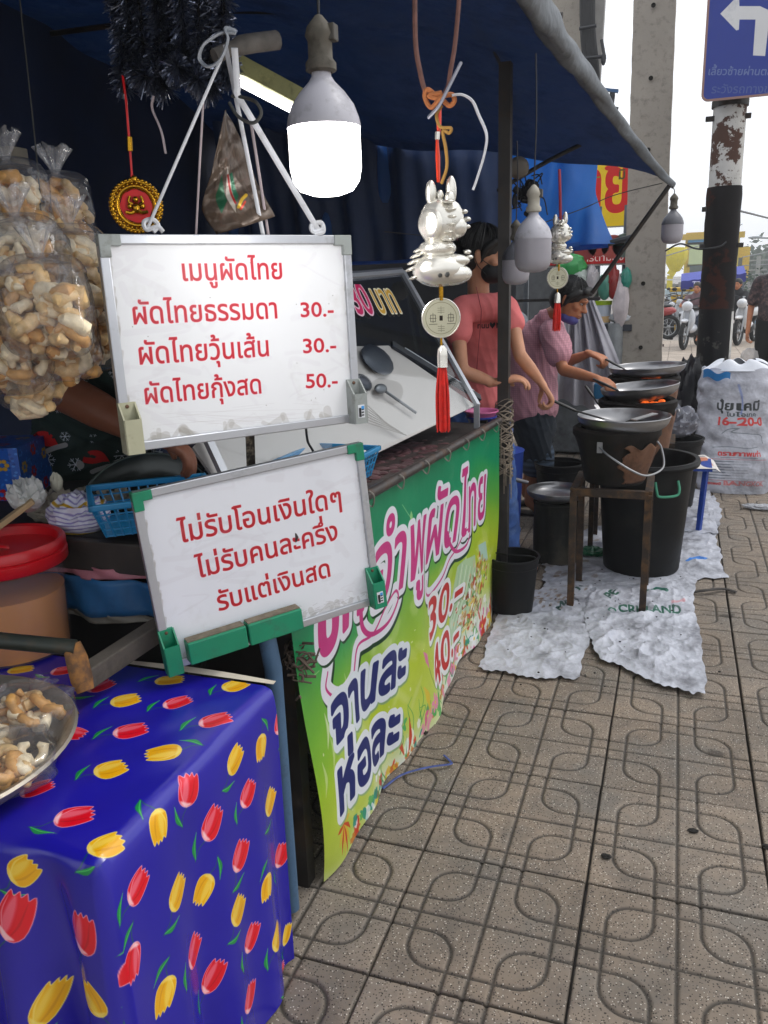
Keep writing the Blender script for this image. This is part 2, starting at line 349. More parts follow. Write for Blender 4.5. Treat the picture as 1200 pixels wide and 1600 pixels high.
def make_tile_mesh(N=130):
    s = TS-.0045; u = np.linspace(0, 1, N+1); X, Y = np.meshgrid(u, u); d = tile_groove(X, Y)*TS
    g = np.clip(1-np.abs(d)/.0078, 0, 1); g = g*g*(3-2*g); e = np.minimum(np.minimum(X, 1-X), np.minimum(Y, 1-Y))*s
    eb = np.clip(1-e/.004, 0, 1); Z = -.0060*g-.004*eb**2
    vs = np.stack([X*s, Y*s, Z], -1).reshape(-1, 3).tolist(); k = N+1
    idx = np.arange(k*k).reshape(k, k); fs = np.stack([idx[:-1, :-1], idx[:-1, 1:], idx[1:, 1:], idx[1:, :-1]], -1).reshape(-1, 4).tolist()
    b = len(vs); ring = list(idx[0, :])+list(idx[1:, -1])+list(idx[-1, -2::-1])+list(idx[-2:0:-1, 0]); n = len(ring)
    for i in ring: v = vs[i]; vs.append([v[0], v[1], -.045])
    for i in range(n): fs.append([int(ring[(i+1) % n]), int(ring[i]), b+i, b+(i+1) % n])
    me = bpy.data.meshes.new('paving_tile'); me.from_pydata(vs, [], fs)
    at = me.attributes.new('groove', 'FLOAT', 'POINT'); gv = np.concatenate([np.maximum(g, eb*.6).ravel(), np.ones(n)]); at.data.foreach_set('value', gv.astype(np.float32))
    me.polygons.foreach_set('use_smooth', [True]*len(me.polygons)); me.update(); return me
def tile_mat():
    m = bpy.data.materials.new('paving_tile_concrete'); m.use_nodes = True; n = m.node_tree.nodes; L = m.node_tree.links; b = n['Principled BSDF']
    ge = n.new('ShaderNodeNewGeometry'); at = n.new('ShaderNodeAttribute'); at.attribute_name = 'groove'; oi = n.new('ShaderNodeObjectInfo')
    def noise(sc_, det=6, ro=.6):
        t = n.new('ShaderNodeTexNoise'); t.inputs['Scale'].default_value = sc_; t.inputs['Detail'].default_value = det; t.inputs['Roughness'].default_value = ro; L.new(ge.outputs['Position'], t.inputs[0]); return t.outputs[0]
    def mix(f, a, c, bt='MIX'):
        x = n.new('ShaderNodeMix'); x.data_type = 'RGBA'; x.blend_type = bt
        for s_, v in ((0, f), (6, a), (7, c)):
            if hasattr(v, 'links') or hasattr(v, 'is_output'): L.new(v, x.inputs[s_])
            else: x.inputs[s_].default_value = v if s_ == 0 else (*v, 1)
        return x.outputs[2]
    def rng_(v, a, b2, c=0., d=1.):
        x = n.new('ShaderNodeMapRange'); x.inputs[1].default_value = a; x.inputs[2].default_value = b2; x.inputs[3].default_value = c; x.inputs[4].default_value = d; L.new(v, x.inputs[0]); return x.outputs[0]
    c = mix(rng_(noise(1.7), .35, .65), lin((.545, .485, .42)), lin((.475, .44, .40)))
    c = mix(rng_(noise(9, 8, .7), .45, .75), c, lin((.40, .37, .34)))
    rnd = rng_(oi.outputs['Random'], 0, 1, .84, 1.12); c = mix(1.0, c, rnd, 'MULTIPLY')
    # grey wear patches and darker stains
    c = mix(rng_(noise(3.3, 9, .75), .50, .62, 0, .6), c, lin((.42, .405, .38)))
    c = mix(rng_(noise(1.1, 8, .68), .50, .66, 0, .6), c, lin((.31, .28, .245)))
    for sc_, th, colr, amt in ((150, .19, (.17, .13, .11), .9), (85, .13, (.14, .11, .10), .95), (110, .12, (.82, .79, .74), .85), (60, .05, (.36, .24, .17), .8)):
        v = n.new('ShaderNodeTexVoronoi'); v.inputs['Scale'].default_value = sc_; L.new(ge.outputs['Position'], v.inputs['Vector'])
        c = mix(rng_(v.outputs['Distance'], th, th*1.6, amt, 0), c, lin(colr))
    wv = n.new('ShaderNodeVectorMath'); wv.operation = 'MULTIPLY_ADD'; wv.inputs[1].default_value = (.10,)*3; nn_ = n.new('ShaderNodeTexNoise'); nn_.inputs['Scale'].default_value = 14; L.new(ge.outputs['Position'], nn_.inputs[0]); L.new(nn_.outputs['Color'], wv.inputs[0]); L.new(ge.outputs['Position'], wv.inputs[2])
    for sc_, th, colr, amt in ((3.1, .085, (.20, .175, .15), .75), (5.3, .045, (.13, .115, .105), .85), (6.7, .03, (.66, .63, .58), .7)):      # gum, grease spots, pale drips
        v = n.new('ShaderNodeTexVoronoi'); v.inputs['Scale'].default_value = sc_; L.new(wv.outputs[0], v.inputs['Vector']); c = mix(rng_(v.outputs['Distance'], th*.7, th*1.25, amt, 0), c, lin(colr))
    c = mix(rng_(at.outputs['Fac'], .15, .9, 0, .80), c, lin((.17, .16, .145)))
    L.new(c, b.inputs['Base Color']); b.inputs['Roughness'].default_value = .78
    bp = n.new('ShaderNodeBump'); bp.inputs['Strength'].default_value = .5; bp.inputs['Distance'].default_value = .0015; L.new(noise(220, 5, .7), bp.inputs['Height']); L.new(bp.outputs[0], b.inputs['Normal'])
    return m
tm = tile_mat()
m = MB(); m.grid(lambda u, v: V(-60+120*u, -3+22.6*v, -.03), 2, 2)
pave = m.build('pavement', M('pavement_bed', (.13, .12, .11), .9, var=.2), tagd=(None, None, None, 'structure'))
tme = make_tile_mesh(); tme.materials.append(tm)
off = pave.location; cnt = 0
for j in range(-4, 27):
    for i in range(-4, 5):
        x, y = XA+i*TS, YA+j*TS
        if x < -1.9 or (x > .45+.11*y) or x < -1.5 and y > 5: continue
        if y < .6 and x > .2: continue
        o = bpy.data.objects.new('paving_tile', tme); COL.objects.link(o); o.parent = pave
        o.location = Vector((x+.00225, y+.00225, random.uniform(-.0022, .001)))-off
        o.rotation_euler = (random.uniform(-.004, .004), random.uniform(-.004, .004), random.uniform(-.004, .004)); cnt += 1
# the rest of the paving, joined
m = MB(); s = TS-.007
for j in range(-8, 43):
    for i in range(-12, 26):
        x, y = XA+i*TS, YA+j*TS
        if j in range(-4, 27) and i in range(-4, 5) and not (x < -1.9 or (x > .45+.11*y) or x < -1.5 and y > 5 or (y < .6 and x > .2)): continue
        m.box((x+TS/2, y+TS/2, -.021+random.uniform(-.001, .001)), (s, s, .04))
m.build('far_paving_tiles', M('paving_far', '#a3978a', .8, var=.14, scale=3, bump=.3, dirt_shade='#7d7268', dscale=1.3, damt=.4), pave, tagd=(None, None, None, 'stuff'))
m = MB(); m.grid(lambda u, v: V(-700+1400*u, -60+1200*v, -.16), 4, 4)
m.build('road', M('road_asphalt', '#8b8580', .85, var=.15, scale=.8, bump=.3), tagd=(None, None, None, 'structure'))
m = MB()
for k in range(40): m.box((-20+k*1.0, 19.72, -.08), (.985, .2, .17))
m.build('kerb', M('kerb_concrete', '#9b958c', .85), tagd=(None, None, None, 'structure'), bevel=.012)
print('tiles', cnt)
# ================================================================== the stall: cart, banner, boards, table, canopy
INK = (.70, .03, .13)
black_m = M('dark_painted_steel', '#2b2826', .55, .3, var=.3, dirt_shade='#5a4632', dscale=9, damt=.35)
alu = M('aluminium', '#b9bcc2', .38, .75, var=.06, bump=.08, dirt_shade='#7c7a76', dscale=14, damt=.25)
grey_pl = M('grey_plastic', '#8b918f', .5, var=.08, dirt_shade='#5b5750', dscale=30, damt=.3)
green_pl = M('green_plastic', '#0c7f5c', .38, var=.1, dirt_shade='#3c4a3f', dscale=30, damt=.3)
cream_m = M('yellowed_plastic', '#a9a88e', .45, var=.1, dirt_shade='#6b6550', dscale=25, damt=.3)
def plane_fr(c, x, y, n):
    c, x, y, n = map(np.array, (c, x, y, n)); return lambda a, b, d=0.0: c+x*a+y*b+n*d
def whiteboard(label, c, x, y, n, W, H, canvas, corner_m, holder_m, name):
    fr = plane_fr(c, x, y, n); Rm = np.stack([x, y, n], 1)
    t = thing('menu_board', label, 'whiteboard', fr(0, -H/2, 0)); fw = .011
    im = canvas.image(name); m = MB()
    m.grid(lambda u, v: fr(-W/2+fw+(W-2*fw)*u, -H/2+fw+(H-2*fw)*v, .003), 6, 6)
    m.build('writing_surface', M(name+'_print', (1, 1, 1), .5, var=.03, scale=6, bump=.02, img=im, dirt_shade='#a8a59c', dscale=7, damt=.16), t)
    m = MB(); m.box(fr(0, 0, -.003), (W-.004, H-.004, .008), Rm); m.build('backing', M('board_back', '#8a8276', .8), t)
    for (a, b, lx, ly) in ((0, H/2, W, fw*1.5), (0, -H/2, W, fw*1.5), (-W/2, 0, fw*1.5, H), (W/2, 0, fw*1.5, H)):
        q = MB(); q.box(fr(a-np.sign(a)*.006, b-np.sign(b)*.006, .001), (lx-.0004 if lx > ly else lx, ly-.03 if ly > lx else ly, .016), Rm); q.build('frame_rail', alu, t, bevel=.002)
    for sx in (-1, 1):       # upper corners: an L of plastic
        q = MB(); L, wv = .037, .019; s = sx
        pl = [(s*(W/2+.002), H/2+.002), (s*(W/2+.002-L), H/2+.002), (s*(W/2+.002-L), H/2+.002-wv), (s*(W/2+.002-wv), H/2+.002-wv), (s*(W/2+.002-wv), H/2+.002-L), (s*(W/2+.002), H/2+.002-L)]
        q.prism(pl if s > 0 else pl[::-1], -.009, .012, fr); q.build('corner_cap', corner_m, t, bevel=.0015)
    for sx in (-1, 1):       # lower corners: open pen holders standing out from the board
        q = MB(); x0 = sx*(W/2-.011); w2, hh, dp = .014, .088, .03; b0 = -H/2-.003
        q.box(fr(x0, b0+hh/2, .003), (2*w2, hh, .014), Rm)                                   # back
        q.box(fr(x0, b0+hh*.34, .003+dp), (2*w2, hh*.68, .003), Rm)                           # front
        for e in (-1, 1): q.prism([(0.010, b0), (0.010+dp-.006, b0), (0.010+dp-.006, b0+hh*.68), (.010, b0+hh)], x0+e*w2-.0015, x0+e*w2+.0015, lambda a, b, d: fr(d, b, a-.001))
        q.box(fr(x0, b0+.002, .018), (2*w2, .004, .026), Rm); q.build('pen_holder', holder_m if not (sx < 0 and holder_m is grey_pl) else cream_m, t)
        q = MB(); q.lathe([(0, .003), (.003, .002), (.0035, 0)], fr(x0, b0+hh*.92, .010), 10, n); q.build('screw', M('rusty_screw', '#6b5040', .6, .6), t)
    return t, fr, Rm
# upper board
cu = V(-.7615, 1.3712, 1.314); xu = V(.6092, .793, -.0003); yu = V(-.0259, .0204, .9995); nu_ = V(.793, -.609, .033)
W_, H_ = .48, .36; fw = .011
cv = Canvas(W_-2*fw, H_-2*fw, 2600, (.86, .865, .88))
O = lambda a, b: (a+W_/2-fw, b+H_/2-fw)
for t, p0, p1 in (('เมนูผัดไทย', (-.102, .105), (.0905, .1036)), ('ผัดไทยธรรมดา', (-.1975, .0352), (.0735, .0325)), ('30.-', (.1245, .0322), (.196, .0307)),
                  ('ผัดไทยวุ้นเส้น', (-.1955, -.033), (.0498, -.036)), ('30.-', (.124, -.036), (.1965, -.0377)), ('ผัดไทยกุ้งสด', (-.194, -.102), (.0275, -.1042)), ('50.-', (.124, -.1035), (.1946, -.1072))):
    num = t[0] in '35'; cv.text(t, O(*p0), O(*p1), size=.0385 if num else None, ys=1.0 if num else 1.10, col=(.88, .45, .52), bold=.0010); cv.text(t, O(*p0), O(*p1), size=.0385 if num else None, ys=1.0 if num else 1.10, col=INK, bold=.0002)
for k in range(16): cv.stroke([O(random.uniform(-.22, .22), random.uniform(-.165, -.12)) for _ in range(2)], .0012, (.6, .58, .56), .12, False)
for k in range(14):
    q = O(random.uniform(-.22, .22), random.uniform(-.165, .16)); cv.poly([(q[0]+.0011*math.cos(a), q[1]+.0011*math.sin(a)) for a in np.linspace(0, 6.28, 8)[:-1]], (.42, .4, .38), alpha=.6)
def smears(cv, n, seed):
    r_ = random.Random(seed)
    for k in range(n):
        x, y = r_.uniform(0, W_), r_.uniform(0, H_); cv.stroke([(x, y), (x+r_.uniform(-.05, .05), y+r_.uniform(-.02, .02)), (x+r_.uniform(-.09, .09), y+r_.uniform(-.04, .04))], r_.uniform(.003, .014), (.70, .69, .70), .10)
    for k in range(n//2):
        x = r_.uniform(0, W_); cv.stroke([(x, 0), (x+r_.uniform(-.03, .03), r_.uniform(.005, .02))], r_.uniform(.004, .02), (.52, .50, .46), .22); x = r_.choice([0, W_-.024]); y = r_.uniform(0, H_); cv.stroke([(x, y), (x+.004, y+r_.uniform(.01, .03))], .008, (.55, .53, .5), .25)
smears(cv, 46, 1)
b1, fru, Ru = whiteboard('white menu board with grey corners and red priced lines hanging on white cords', cu, xu, yu, nu_, W_, H_, cv, grey_pl, grey_pl, 'menu_upper')
def sticker(parent, fr, cx, cy, d, Rm, w=.015, hh=.026):
    q = MB(); q.box(fr(cx, cy, d), (w, hh, .0012), Rm); q.build('sticker', M('sticker_white', '#cfd3d8', .4), parent)
    q = MB(); q.box(fr(cx-w*.22, cy-.002, d+.001), (w*.35, hh*.7, .0008), Rm)
    for k in range(3): q.box(fr(cx+w*.2, cy-hh*.3+k*hh*.22, d+.001), (w*.34, hh*.1, .0008), Rm)
    q.build('sticker_print', M('sticker_black', '#15171c', .4), parent)
    q = MB(); q.box(fr(cx+w*.22, cy+hh*.28, d+.001), (w*.4, hh*.25, .0008), Rm); q.build('sticker_print', M('sticker_blue', '#3a8fd0', .4), parent)
sticker(b1, fru, .2365-.008, -.158, .0345, Ru)
# lower board
cl = V(-.7614, 1.403, .8855); xl = V(.6525, .7542, .074); xl /= np.linalg.norm(xl); nl = V(.755, -.655, .019); yl = np.cross(nl, xl); yl /= np.linalg.norm(yl); nl = np.cross(xl, yl)
cv = Canvas(W_-2*fw, H_-2*fw, 2600, (.86, .865, .89))
for t, p0, p1 in (('ไม่รับโอนเงินใดๆ', (-.1694, .0651), (.178, .0552)), ('ไม่รับคนละครึ่ง', (-.1478, -.0137), (.1602, -.0133)), ('รับแต่เงินสด', (-.1177, -.0926), (.1312, -.0895))):
    cv.text(t, O(*p0), O(*p1), col=(.88, .45, .50), bold=.0012, ys=1.08); cv.text(t, O(*p0), O(*p1), col=(.68, .03, .10), bold=.0004, ys=1.08)
for k in range(60):
    q = O(random.uniform(.02, .225), -.162+abs(random.gauss(0, .010))); cv.stroke([q, (q[0]+random.uniform(-.02, .02), q[1]+random.uniform(-.002, .004))], .0012, (.45, .44, .44), .25, False)
smears(cv, 60, 2)
b2, frl, Rl = whiteboard('tilted white notice board with green corners and green trays below the menu board', cl, xl, yl, nl, W_, H_, cv, green_pl, green_pl, 'menu_lower')
sticker(b2, frl, .2285, -.158, .0345, Rl)
for a, b_ in ((-.200, -.080), (-.076, .042)):
    q = MB(); q.box(frl((a+b_)/2, -.1475, .026), (b_-a, .046, .030), Rl); tr = q.build('eraser', green_pl, b2, bevel=.003)
    q = MB(); q.box(frl((a+b_)/2, -.1235, .024), (b_-a-.004, .0025, .024), Rl); q.build('felt_pad', M('dusty_felt', '#6d6455', .95, var=.25, scale=60), tr)
# hanging cords of the boards
cord_m = M('white_plastic_tape', '#b9bcc2', .45, var=.1, dirt_shade='#77736c', dscale=20, damt=.3)
dkc = M('dark_cord', '#2c2d2c', .7); strap_m = M('grubby_string', '#9a8f93', .7, var=.2)
def rope(name, pts, r, mat, label, cat='cord', n=7, k=8, flat=1.0, group=None, parent=None):
    m = MB(); m.tube(crv(pts, k), r, n, flat=flat); return m.build(name, mat, parent, smooth=True, tagd=(label, None, None) if parent else (label, cat, group))
KN = P(357, 62, 1.30); UL = fru(-.155, .190, .006); UR = fru(.172, .188, .006)
def dpt(px, py, Y): return P(px, py, Y)
def strt(a, b_, n_=6, sag=.0): return [a+(b_-a)*i/n_+V(0, 0, -sag*math.sin(math.pi*i/n_)) for i in range(n_+1)]
rope('cord', strt(KN+V(-.012, 0, -.02), UL+V(0, 0, .004)), .0052, cord_m, 'white flat cord to the left end', flat=.5, parent=b1)
rope('cord', strt(KN+V(.004, .01, -.01), P(372, 150, 1.34))[:-1]+strt(P(372, 150, 1.34), UR+V(0, 0, .004)), .0056, cord_m, 'white flat cord to the right end', flat=.5, parent=b1)
rope('cord', strt(P(352, 70, 1.32), P(398, 300, 1.42))[:-1]+strt(P(398, 300, 1.42), P(412, 372, 1.44)), .0040, cord_m, 'middle white cord', flat=.5, parent=b1)
rope('cord', strt(P(318, 150, 1.34), P(306, 372, 1.38), 6, -.002), .0022, strap_m, 'thin pinkish string', parent=b1)
rope('cord', strt(P(392, 190, 1.42), P(420, 372, 1.46), 6, -.003), .003, strap_m, 'grubby string', parent=b1)
rope('tape_end', [P(240, 150, 1.45), P(238, 170, 1.45), P(252, 205, 1.45), P(259, 240, 1.45)], .0038, strap_m, 'short grey tape end dangling under the dark tinsel', 'tape', flat=.4)
m = MB(); m.tube(crv([P(368, 52, 1.29), P(345, 52, 1.28), P(318, 70, 1.27), P(312, 92, 1.28), P(326, 104, 1.28), P(345, 92, 1.28), P(356, 62, 1.28), P(352, 46, 1.28), P(368, 50, 1.3)], 8), .0045, 8, flat=.55)
m.build('cord_loop', M('grey_tape', '#8b9199', .5, dirt_shade='#4c4a48', dscale=20, damt=.4), smooth=True, tagd=('grey tape loop knotted at the branch above the menu board', 'cord'))
rope('cord_loop', [P(358, 160, 1.33), P(372, 182, 1.33), P(395, 192, 1.33), P(408, 178, 1.33), P(400, 160, 1.33), P(380, 152, 1.34), P(362, 150, 1.34)], .003, dkc, 'thin black cord loop round the white cords above the faded packet')
rope('cord_knot', [UL+V(.006, .004, -.004), UL+V(.012, .012, .006), UL+V(.006, .006, .016), UL+V(-.004, -.004, .012), UL+V(-.002, -.002, .0), UL+V(.012, .01, .004), UL+V(.018, .016, -.004)], .0042, cord_m, None, parent=b1)
rope('cord_knot', [UR+V(-.006, -.006, -.004), UR+V(.008, .006, .0), UR+V(.006, .004, .016), UR+V(-.008, -.008, .012), UR+V(-.006, -.006, .0), UR+V(.01, .008, .006)], .0048, cord_m, None, parent=b1)
m = MB(); a = P(391, 672, 1.42); b = P(391, 722, 1.44); m.bar(a+V(0, 0, .02), b+V(0, 0, -.03), .018, .003, up=(.75, -.65, 0))
m.build('metal_strap', M('strap_blackened', '#2d2825', .6, .4, var=.4, dirt_shade='#a59a86', dscale=60, damt=.5), tagd=('blackened flat metal strap between the two white boards', 'strap'))
rope('hanging_string', [P(478, 668, 1.62), P(481, 690, 1.62), P(489, 705, 1.62), P(486, 714, 1.62)], .0028, M('black_string', '#25262a', .8), 'black string from menu board to the lower notice board')
# ------------------------------------------------------------------ banner
B0 = V(-.735, 1.47, 0); B1 = V(-.675, 3.2, 0); bd = (B1-B0)/np.linalg.norm(B1-B0); bn = V(bd[1], -bd[0], 0)
def bl(a, b):
    X = PL(a, b, B0, bn); return (float((X-B0) @ bd), float(X[2]))
BW, BH = 1.83, .90
cv = Canvas(BW, BH, 900, (0, 0, 0)); yy, xx = np.mgrid[0:cv.h, 0:cv.w]; sx = xx/cv.ppm; sy = yy/cv.ppm
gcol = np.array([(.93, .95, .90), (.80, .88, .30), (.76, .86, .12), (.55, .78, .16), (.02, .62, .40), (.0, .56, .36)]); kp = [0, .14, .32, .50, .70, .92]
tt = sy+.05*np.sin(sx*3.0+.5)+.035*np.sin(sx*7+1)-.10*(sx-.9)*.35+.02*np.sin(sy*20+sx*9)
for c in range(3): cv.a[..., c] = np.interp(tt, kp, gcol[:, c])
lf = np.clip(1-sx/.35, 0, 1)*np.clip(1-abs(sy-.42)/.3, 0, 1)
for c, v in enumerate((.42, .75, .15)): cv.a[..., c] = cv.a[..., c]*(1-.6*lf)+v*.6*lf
rb = np.random.default_rng(3)
def blob(cx, cy, rx, ry, col, al=1.0, ang=0.0, n=18, wob=0.15, soft=1.0):
    pts = []
    for i in range(n):
        a = 2*math.pi*i/n; k = 1+wob*(rb.random()-.5)*2; x, y = rx*k*math.cos(a), ry*k*math.sin(a)
        pts.append((cx+x*math.cos(ang)-y*math.sin(ang), cy+x*math.sin(ang)+y*math.cos(ang)))
    cv.poly(pts, col, alpha=al, soft=soft)
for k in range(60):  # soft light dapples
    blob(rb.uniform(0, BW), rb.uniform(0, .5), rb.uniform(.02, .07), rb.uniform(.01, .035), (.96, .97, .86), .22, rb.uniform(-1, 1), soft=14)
for k in range(46): blob(rb.uniform(.05, 1.5), rb.uniform(.02, .78), rb.uniform(.002, .007), rb.uniform(.002, .007), (.93, .97, .80), .7)
for k in range(9):   # pale leaf strokes at the left
    x = rb.uniform(.03, .3); y = rb.uniform(.22, .42); cv.stroke([(x, y), (x+.02, y+.04), (x+.015, y+.09)], [.002, .016, .002], (.93, .97, .80), .5)
for a, b, r in ((563+64, 833, .018), (600+20, 832, .010), (640, 800, .012), (600, 835, .008)):
    s_, t_ = bl(a, b); blob(s_, t_, r, r*1.8, (.70, .88, .50), .8, soft=3)
for pts in ([(627, 778), (640, 800), (652, 812), (668, 817)], [(480, 1050), (495, 1052), (505, 1045)]): cv.stroke([bl(*q) for q in pts], .003, (.75, .9, .6), .7)
# flowers along the foot
pal = [(.95, .30, .60), (.93, .20, .12), (.96, .82, .15), (1, 1, 1), (.30, .75, .35), (.98, .55, .70), (.05, .60, .55), (.9, .45, .1)]
def flower(x, y, r, col, n=5, core=(.98, .85, .2)):
    for i in range(n):
        a = 2*math.pi*i/n+rb.uniform(0, .5); blob(x+r*.6*math.cos(a), y+r*.6*math.sin(a), r*.55, r*.28, col, .95, a, n=12, wob=.05)
    blob(x, y, r*.2, r*.2, core, 1)
for k in range(120):
    x = rb.uniform(.15, 1.78); top = .02+.13*(x/1.8)+.03*math.sin(x*9); y = rb.uniform(0, top); blob(x, y, rb.uniform(.012, .035), rb.uniform(.006, .02), pal[rb.integers(8)], .8, rb.uniform(0, 3), wob=.3)
for k in range(34): cv.stroke([(x := rb.uniform(.2, 1.75), y := rb.uniform(0, .12)), (x+rb.uniform(-.04, .04), y+.05), (x+rb.uniform(-.06, .06), y+rb.uniform(.05, .12))], [.006, .002], (.25, .68, .30), .8)
for k in range(14): flower(rb.uniform(.3, 1.75), rb.uniform(.02, .13), rb.uniform(.03, .055), pal[rb.integers(6)])
for col, pts in (((.90, .25, .12), [(634, 1175), (637, 1150), (636, 1120)]), ((.90, .30, .15), [(628, 1180), (622, 1160), (622, 1150)]), ((.93, .80, .2), [(663, 1110), (660, 1085), (655, 1070)]), ((.93, .45, .65), [(664, 1040), (660, 1025), (655, 1015)])):
    cv.stroke([bl(*q) for q in pts], [.004, .03, .004], col, .95)
cv.stroke([bl(664, 1040), bl(668, 1055), bl(674, 1072)], .004, (.3, .5, .25), .9)
fx, fy = bl(521, 1298)
for i in range(14):
    a = i*math.pi/7; cv.stroke([(fx, fy), (fx+.03*math.cos(a), fy+.05*math.sin(a)), (fx+.045*math.cos(a), fy+.10*math.sin(a))], [.004, .013, .002], (.90, .25, .10) if i % 2 else (.95, .75, .15), .95)
# noodle glass and food at the far end
cv.poly([bl(*q) for q in ((715, 880), (722, 868), (738, 860), (742, 905), (728, 990), (706, 1015))], (.72, .86, .72), .0, .85)
for k in range(9): cv.stroke([bl(718+k*2.4, 875+k), bl(716+k*2, 930), bl(708+k*2, 985)], .005, (.92, .97, .93) if k % 2 else (.55, .75, .60), .8)
cv.poly([bl(*q) for q in ((745, 845), (757, 838), (762, 870), (748, 872))], (.70, .86, .84), 0, .9)
for k in range(260):
    t_ = rb.random(); x = 752-24*t_+rb.normal()*9*(1-.3*t_); y = 865+120*t_+rb.normal()*8; s_, q_ = bl(x, y)
    blob(s_, q_, rb.uniform(.006, .022), rb.uniform(.004, .012), [(.93, .92, .86), (.85, .30, .12), (.95, .85, .35), (.35, .60, .20), (.80, .60, .30), (.97, .97, .95), (.62, .25, .12), (.88, .78, .55)][rb.integers(8)], .95, rb.uniform(0, 3), n=10, wob=.35)
cv.stroke([bl(712, 1015), bl(735, 965), bl(748, 905), bl(752, 860)], .006, (.35, .65, .35), .8)
# lettering
PK = (.86, .16, .52); WH = (.93, .93, .97)
def ctext(t, p0, p1, size, bold, outw, shear, col=PK, out=WH, sh=(.05, .25, .12), ys=1.0): cv.text(t, p0, p1, size=size, bold=bold, out=out, outw=outw, shear=shear, col=col, sh=sh, ys=ys)
for sw, wd in (([(.36, .60), (.375, .54), (.43, .50), (.53, .50), (.60, .54), (.58, .575), (.50, .55), (.43, .50), (.345, .50), (.30, .43), (.20, .425), (.135, .48), (.155, .54)], 1), ([(1.10, .60), (1.13, .55), (1.20, .50), (1.29, .50), (1.335, .545), (1.27, .555), (1.19, .51), (1.12, .49), (1.05, .45), (.94, .43), (.87, .46), (.88, .52)], 1)):
    cv.stroke([(a+.006, b-.012) for a, b in sw], .062, (.05, .25, .12)); cv.stroke(sw, .057, WH)
ctext('ขท', (.115, .568), (.37, .60), .32, .010, .020, .22)
ctext('จำพูผัดไทย', (.405, .578), (1.60, .535), .30, .0042, .020, .25, ys=1.0)
for sw in ([(.36, .60), (.375, .54), (.43, .50), (.53, .50), (.60, .54), (.58, .575), (.50, .55), (.43, .50), (.345, .50), (.30, .43), (.20, .425), (.135, .48), (.150, .52)], [(1.10, .60), (1.13, .55), (1.20, .50), (1.29, .50), (1.335, .545), (1.27, .555), (1.19, .51), (1.12, .49), (1.05, .45), (.94, .43), (.87, .46), (.88, .50)]):
    cv.stroke(sw, [.020, .012, .007, .010, .006], PK)
NV = (.08, .14, .46)
ctext('จานละ', (.13, .325), (.64, .272), .195, .008, .020, .12, NV, (.90, .93, .96), (.55, .70, .45)); ctext('ห่อละ', (.10, .145), (.56, .088), .195, .008, .020, .12, NV, (.93, .95, .97), (.6, .75, .5))
RD = (.86, .12, .10)
ctext('30.-', (.905, .272), (1.28, .27), .20, .004, .018, .05, RD, (.95, .96, .96), (.5, .65, .4)); ctext('40.-', (.915, .075), (1.28, .078), .20, .004, .018, .05, RD, (.95, .96, .96), (.5, .65, .4))
g_ = cv.a[..., :3].mean(-1, keepdims=True); cv.a[..., :3] = (cv.a[..., :3]*.86+g_*.14)*.93
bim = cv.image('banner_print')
ban_m = M('banner_vinyl', (1, 1, 1), .42, var=.04, bump=.05, bscale=25, crink=.12, cscale=4, cdist=.02, img=bim, dirt_shade='#8b8a70', dscale=6, damt=.10, transl=.12, spec=.4)
def banpt(u, v):
    s_, t_ = u*BW, v*BH; top = v**1.5; amp = .014*(1-.75*v)
    # the near lower corner is pulled to the left-hand tip; gentle vertical folds
    sh = .045*(1-u)**6*(1-v)**2 - .04*(1-u)**8*v
    d = amp*math.sin(s_*9+1.2*v*3)+.006*math.sin(s_*23+v*5)*(1-v)+.010*math.sin(v*7+s_*2.5)*(1-v) + .018*math.exp(-((u-.42)/.05)**2)*(1-v)*v*2
    z = .006+t_*(.890-.050*u)/BH*(1.0) + .012*math.sin(s_*6)*(1-v)**3
    return B0+bd*(s_+sh)+bn*(d)+V(0, 0, z)
m = MB(); m.grid(banpt, 110, 60); ban = m.build('vinyl_banner', ban_m, smooth=True, auto=False, tagd=('green and yellow vinyl banner with pink Thai lettering tied along the cart front', 'banner'))
# ------------------------------------------------------------------ cart
ct = thing('food_cart', 'dark steel food cart behind the green vinyl banner, its counter open on top', 'food cart', (-1.05, 2.3, 0))
bi = -bn
def cp(s_, dd, z): return B0+bd*s_+bi*dd+V(0, 0, z)
m = MB(); m.grid(lambda u, v: cp(.05+1.72*u, .03+.80*v, .872-.045*u*(1-.0*v)), 4, 4); m.build('countertop', M('counter_steel', '#5c5350', .45, .5, var=.25, dirt_shade='#3b2622', dscale=6, damt=.6), ct, solid=.02)
m = MB(); m.box(cp(.91, .42, .60), (.78, 1.68, .5), np.stack([-bi, bd, V(0, 0, 1)], 1)); m.build('cabinet', M('cart_panel', '#282422', .7, var=.3), ct)
for s_ in (.04, 1.76):
    for dd in (.05, .80): q = MB(); q.bar(cp(s_, dd, 0), cp(s_, dd, .86), .04); q.build('leg', black_m, ct)
for (z, r, dd) in ((.905, .015, -.008), (.875, .012, .022)):
    q = MB(); q.tube([cp(-.02, dd, z+.0), cp(.9, dd, z-.028), cp(1.80, dd, z-.052)], r, 10); q.build('edge_rail', M('rail_steel', '#4c4643', .42, .6, var=.2, dirt_shade='#6b4e38', dscale=12, damt=.4), ct, smooth=True)
wood = M('weathered_wood', '#6f6a60', .85, var=.25, scale=8, dirt_shade='#3b352d', dscale=4, damt=.5)
for a, b_, z in ((.02, .10, .50), (.02, .10, .30)):
    pass
q = MB(); q.bar(cp(-.05, .35, .50), cp(.30, .04, .42), .035, .07); q.build('brace', wood, ct)
q = MB(); q.bar(cp(-.05, .30, .30), cp(.34, .04, .26), .035, .06); q.build('brace', M('dark_wood', '#3c342d', .85, var=.3), ct)
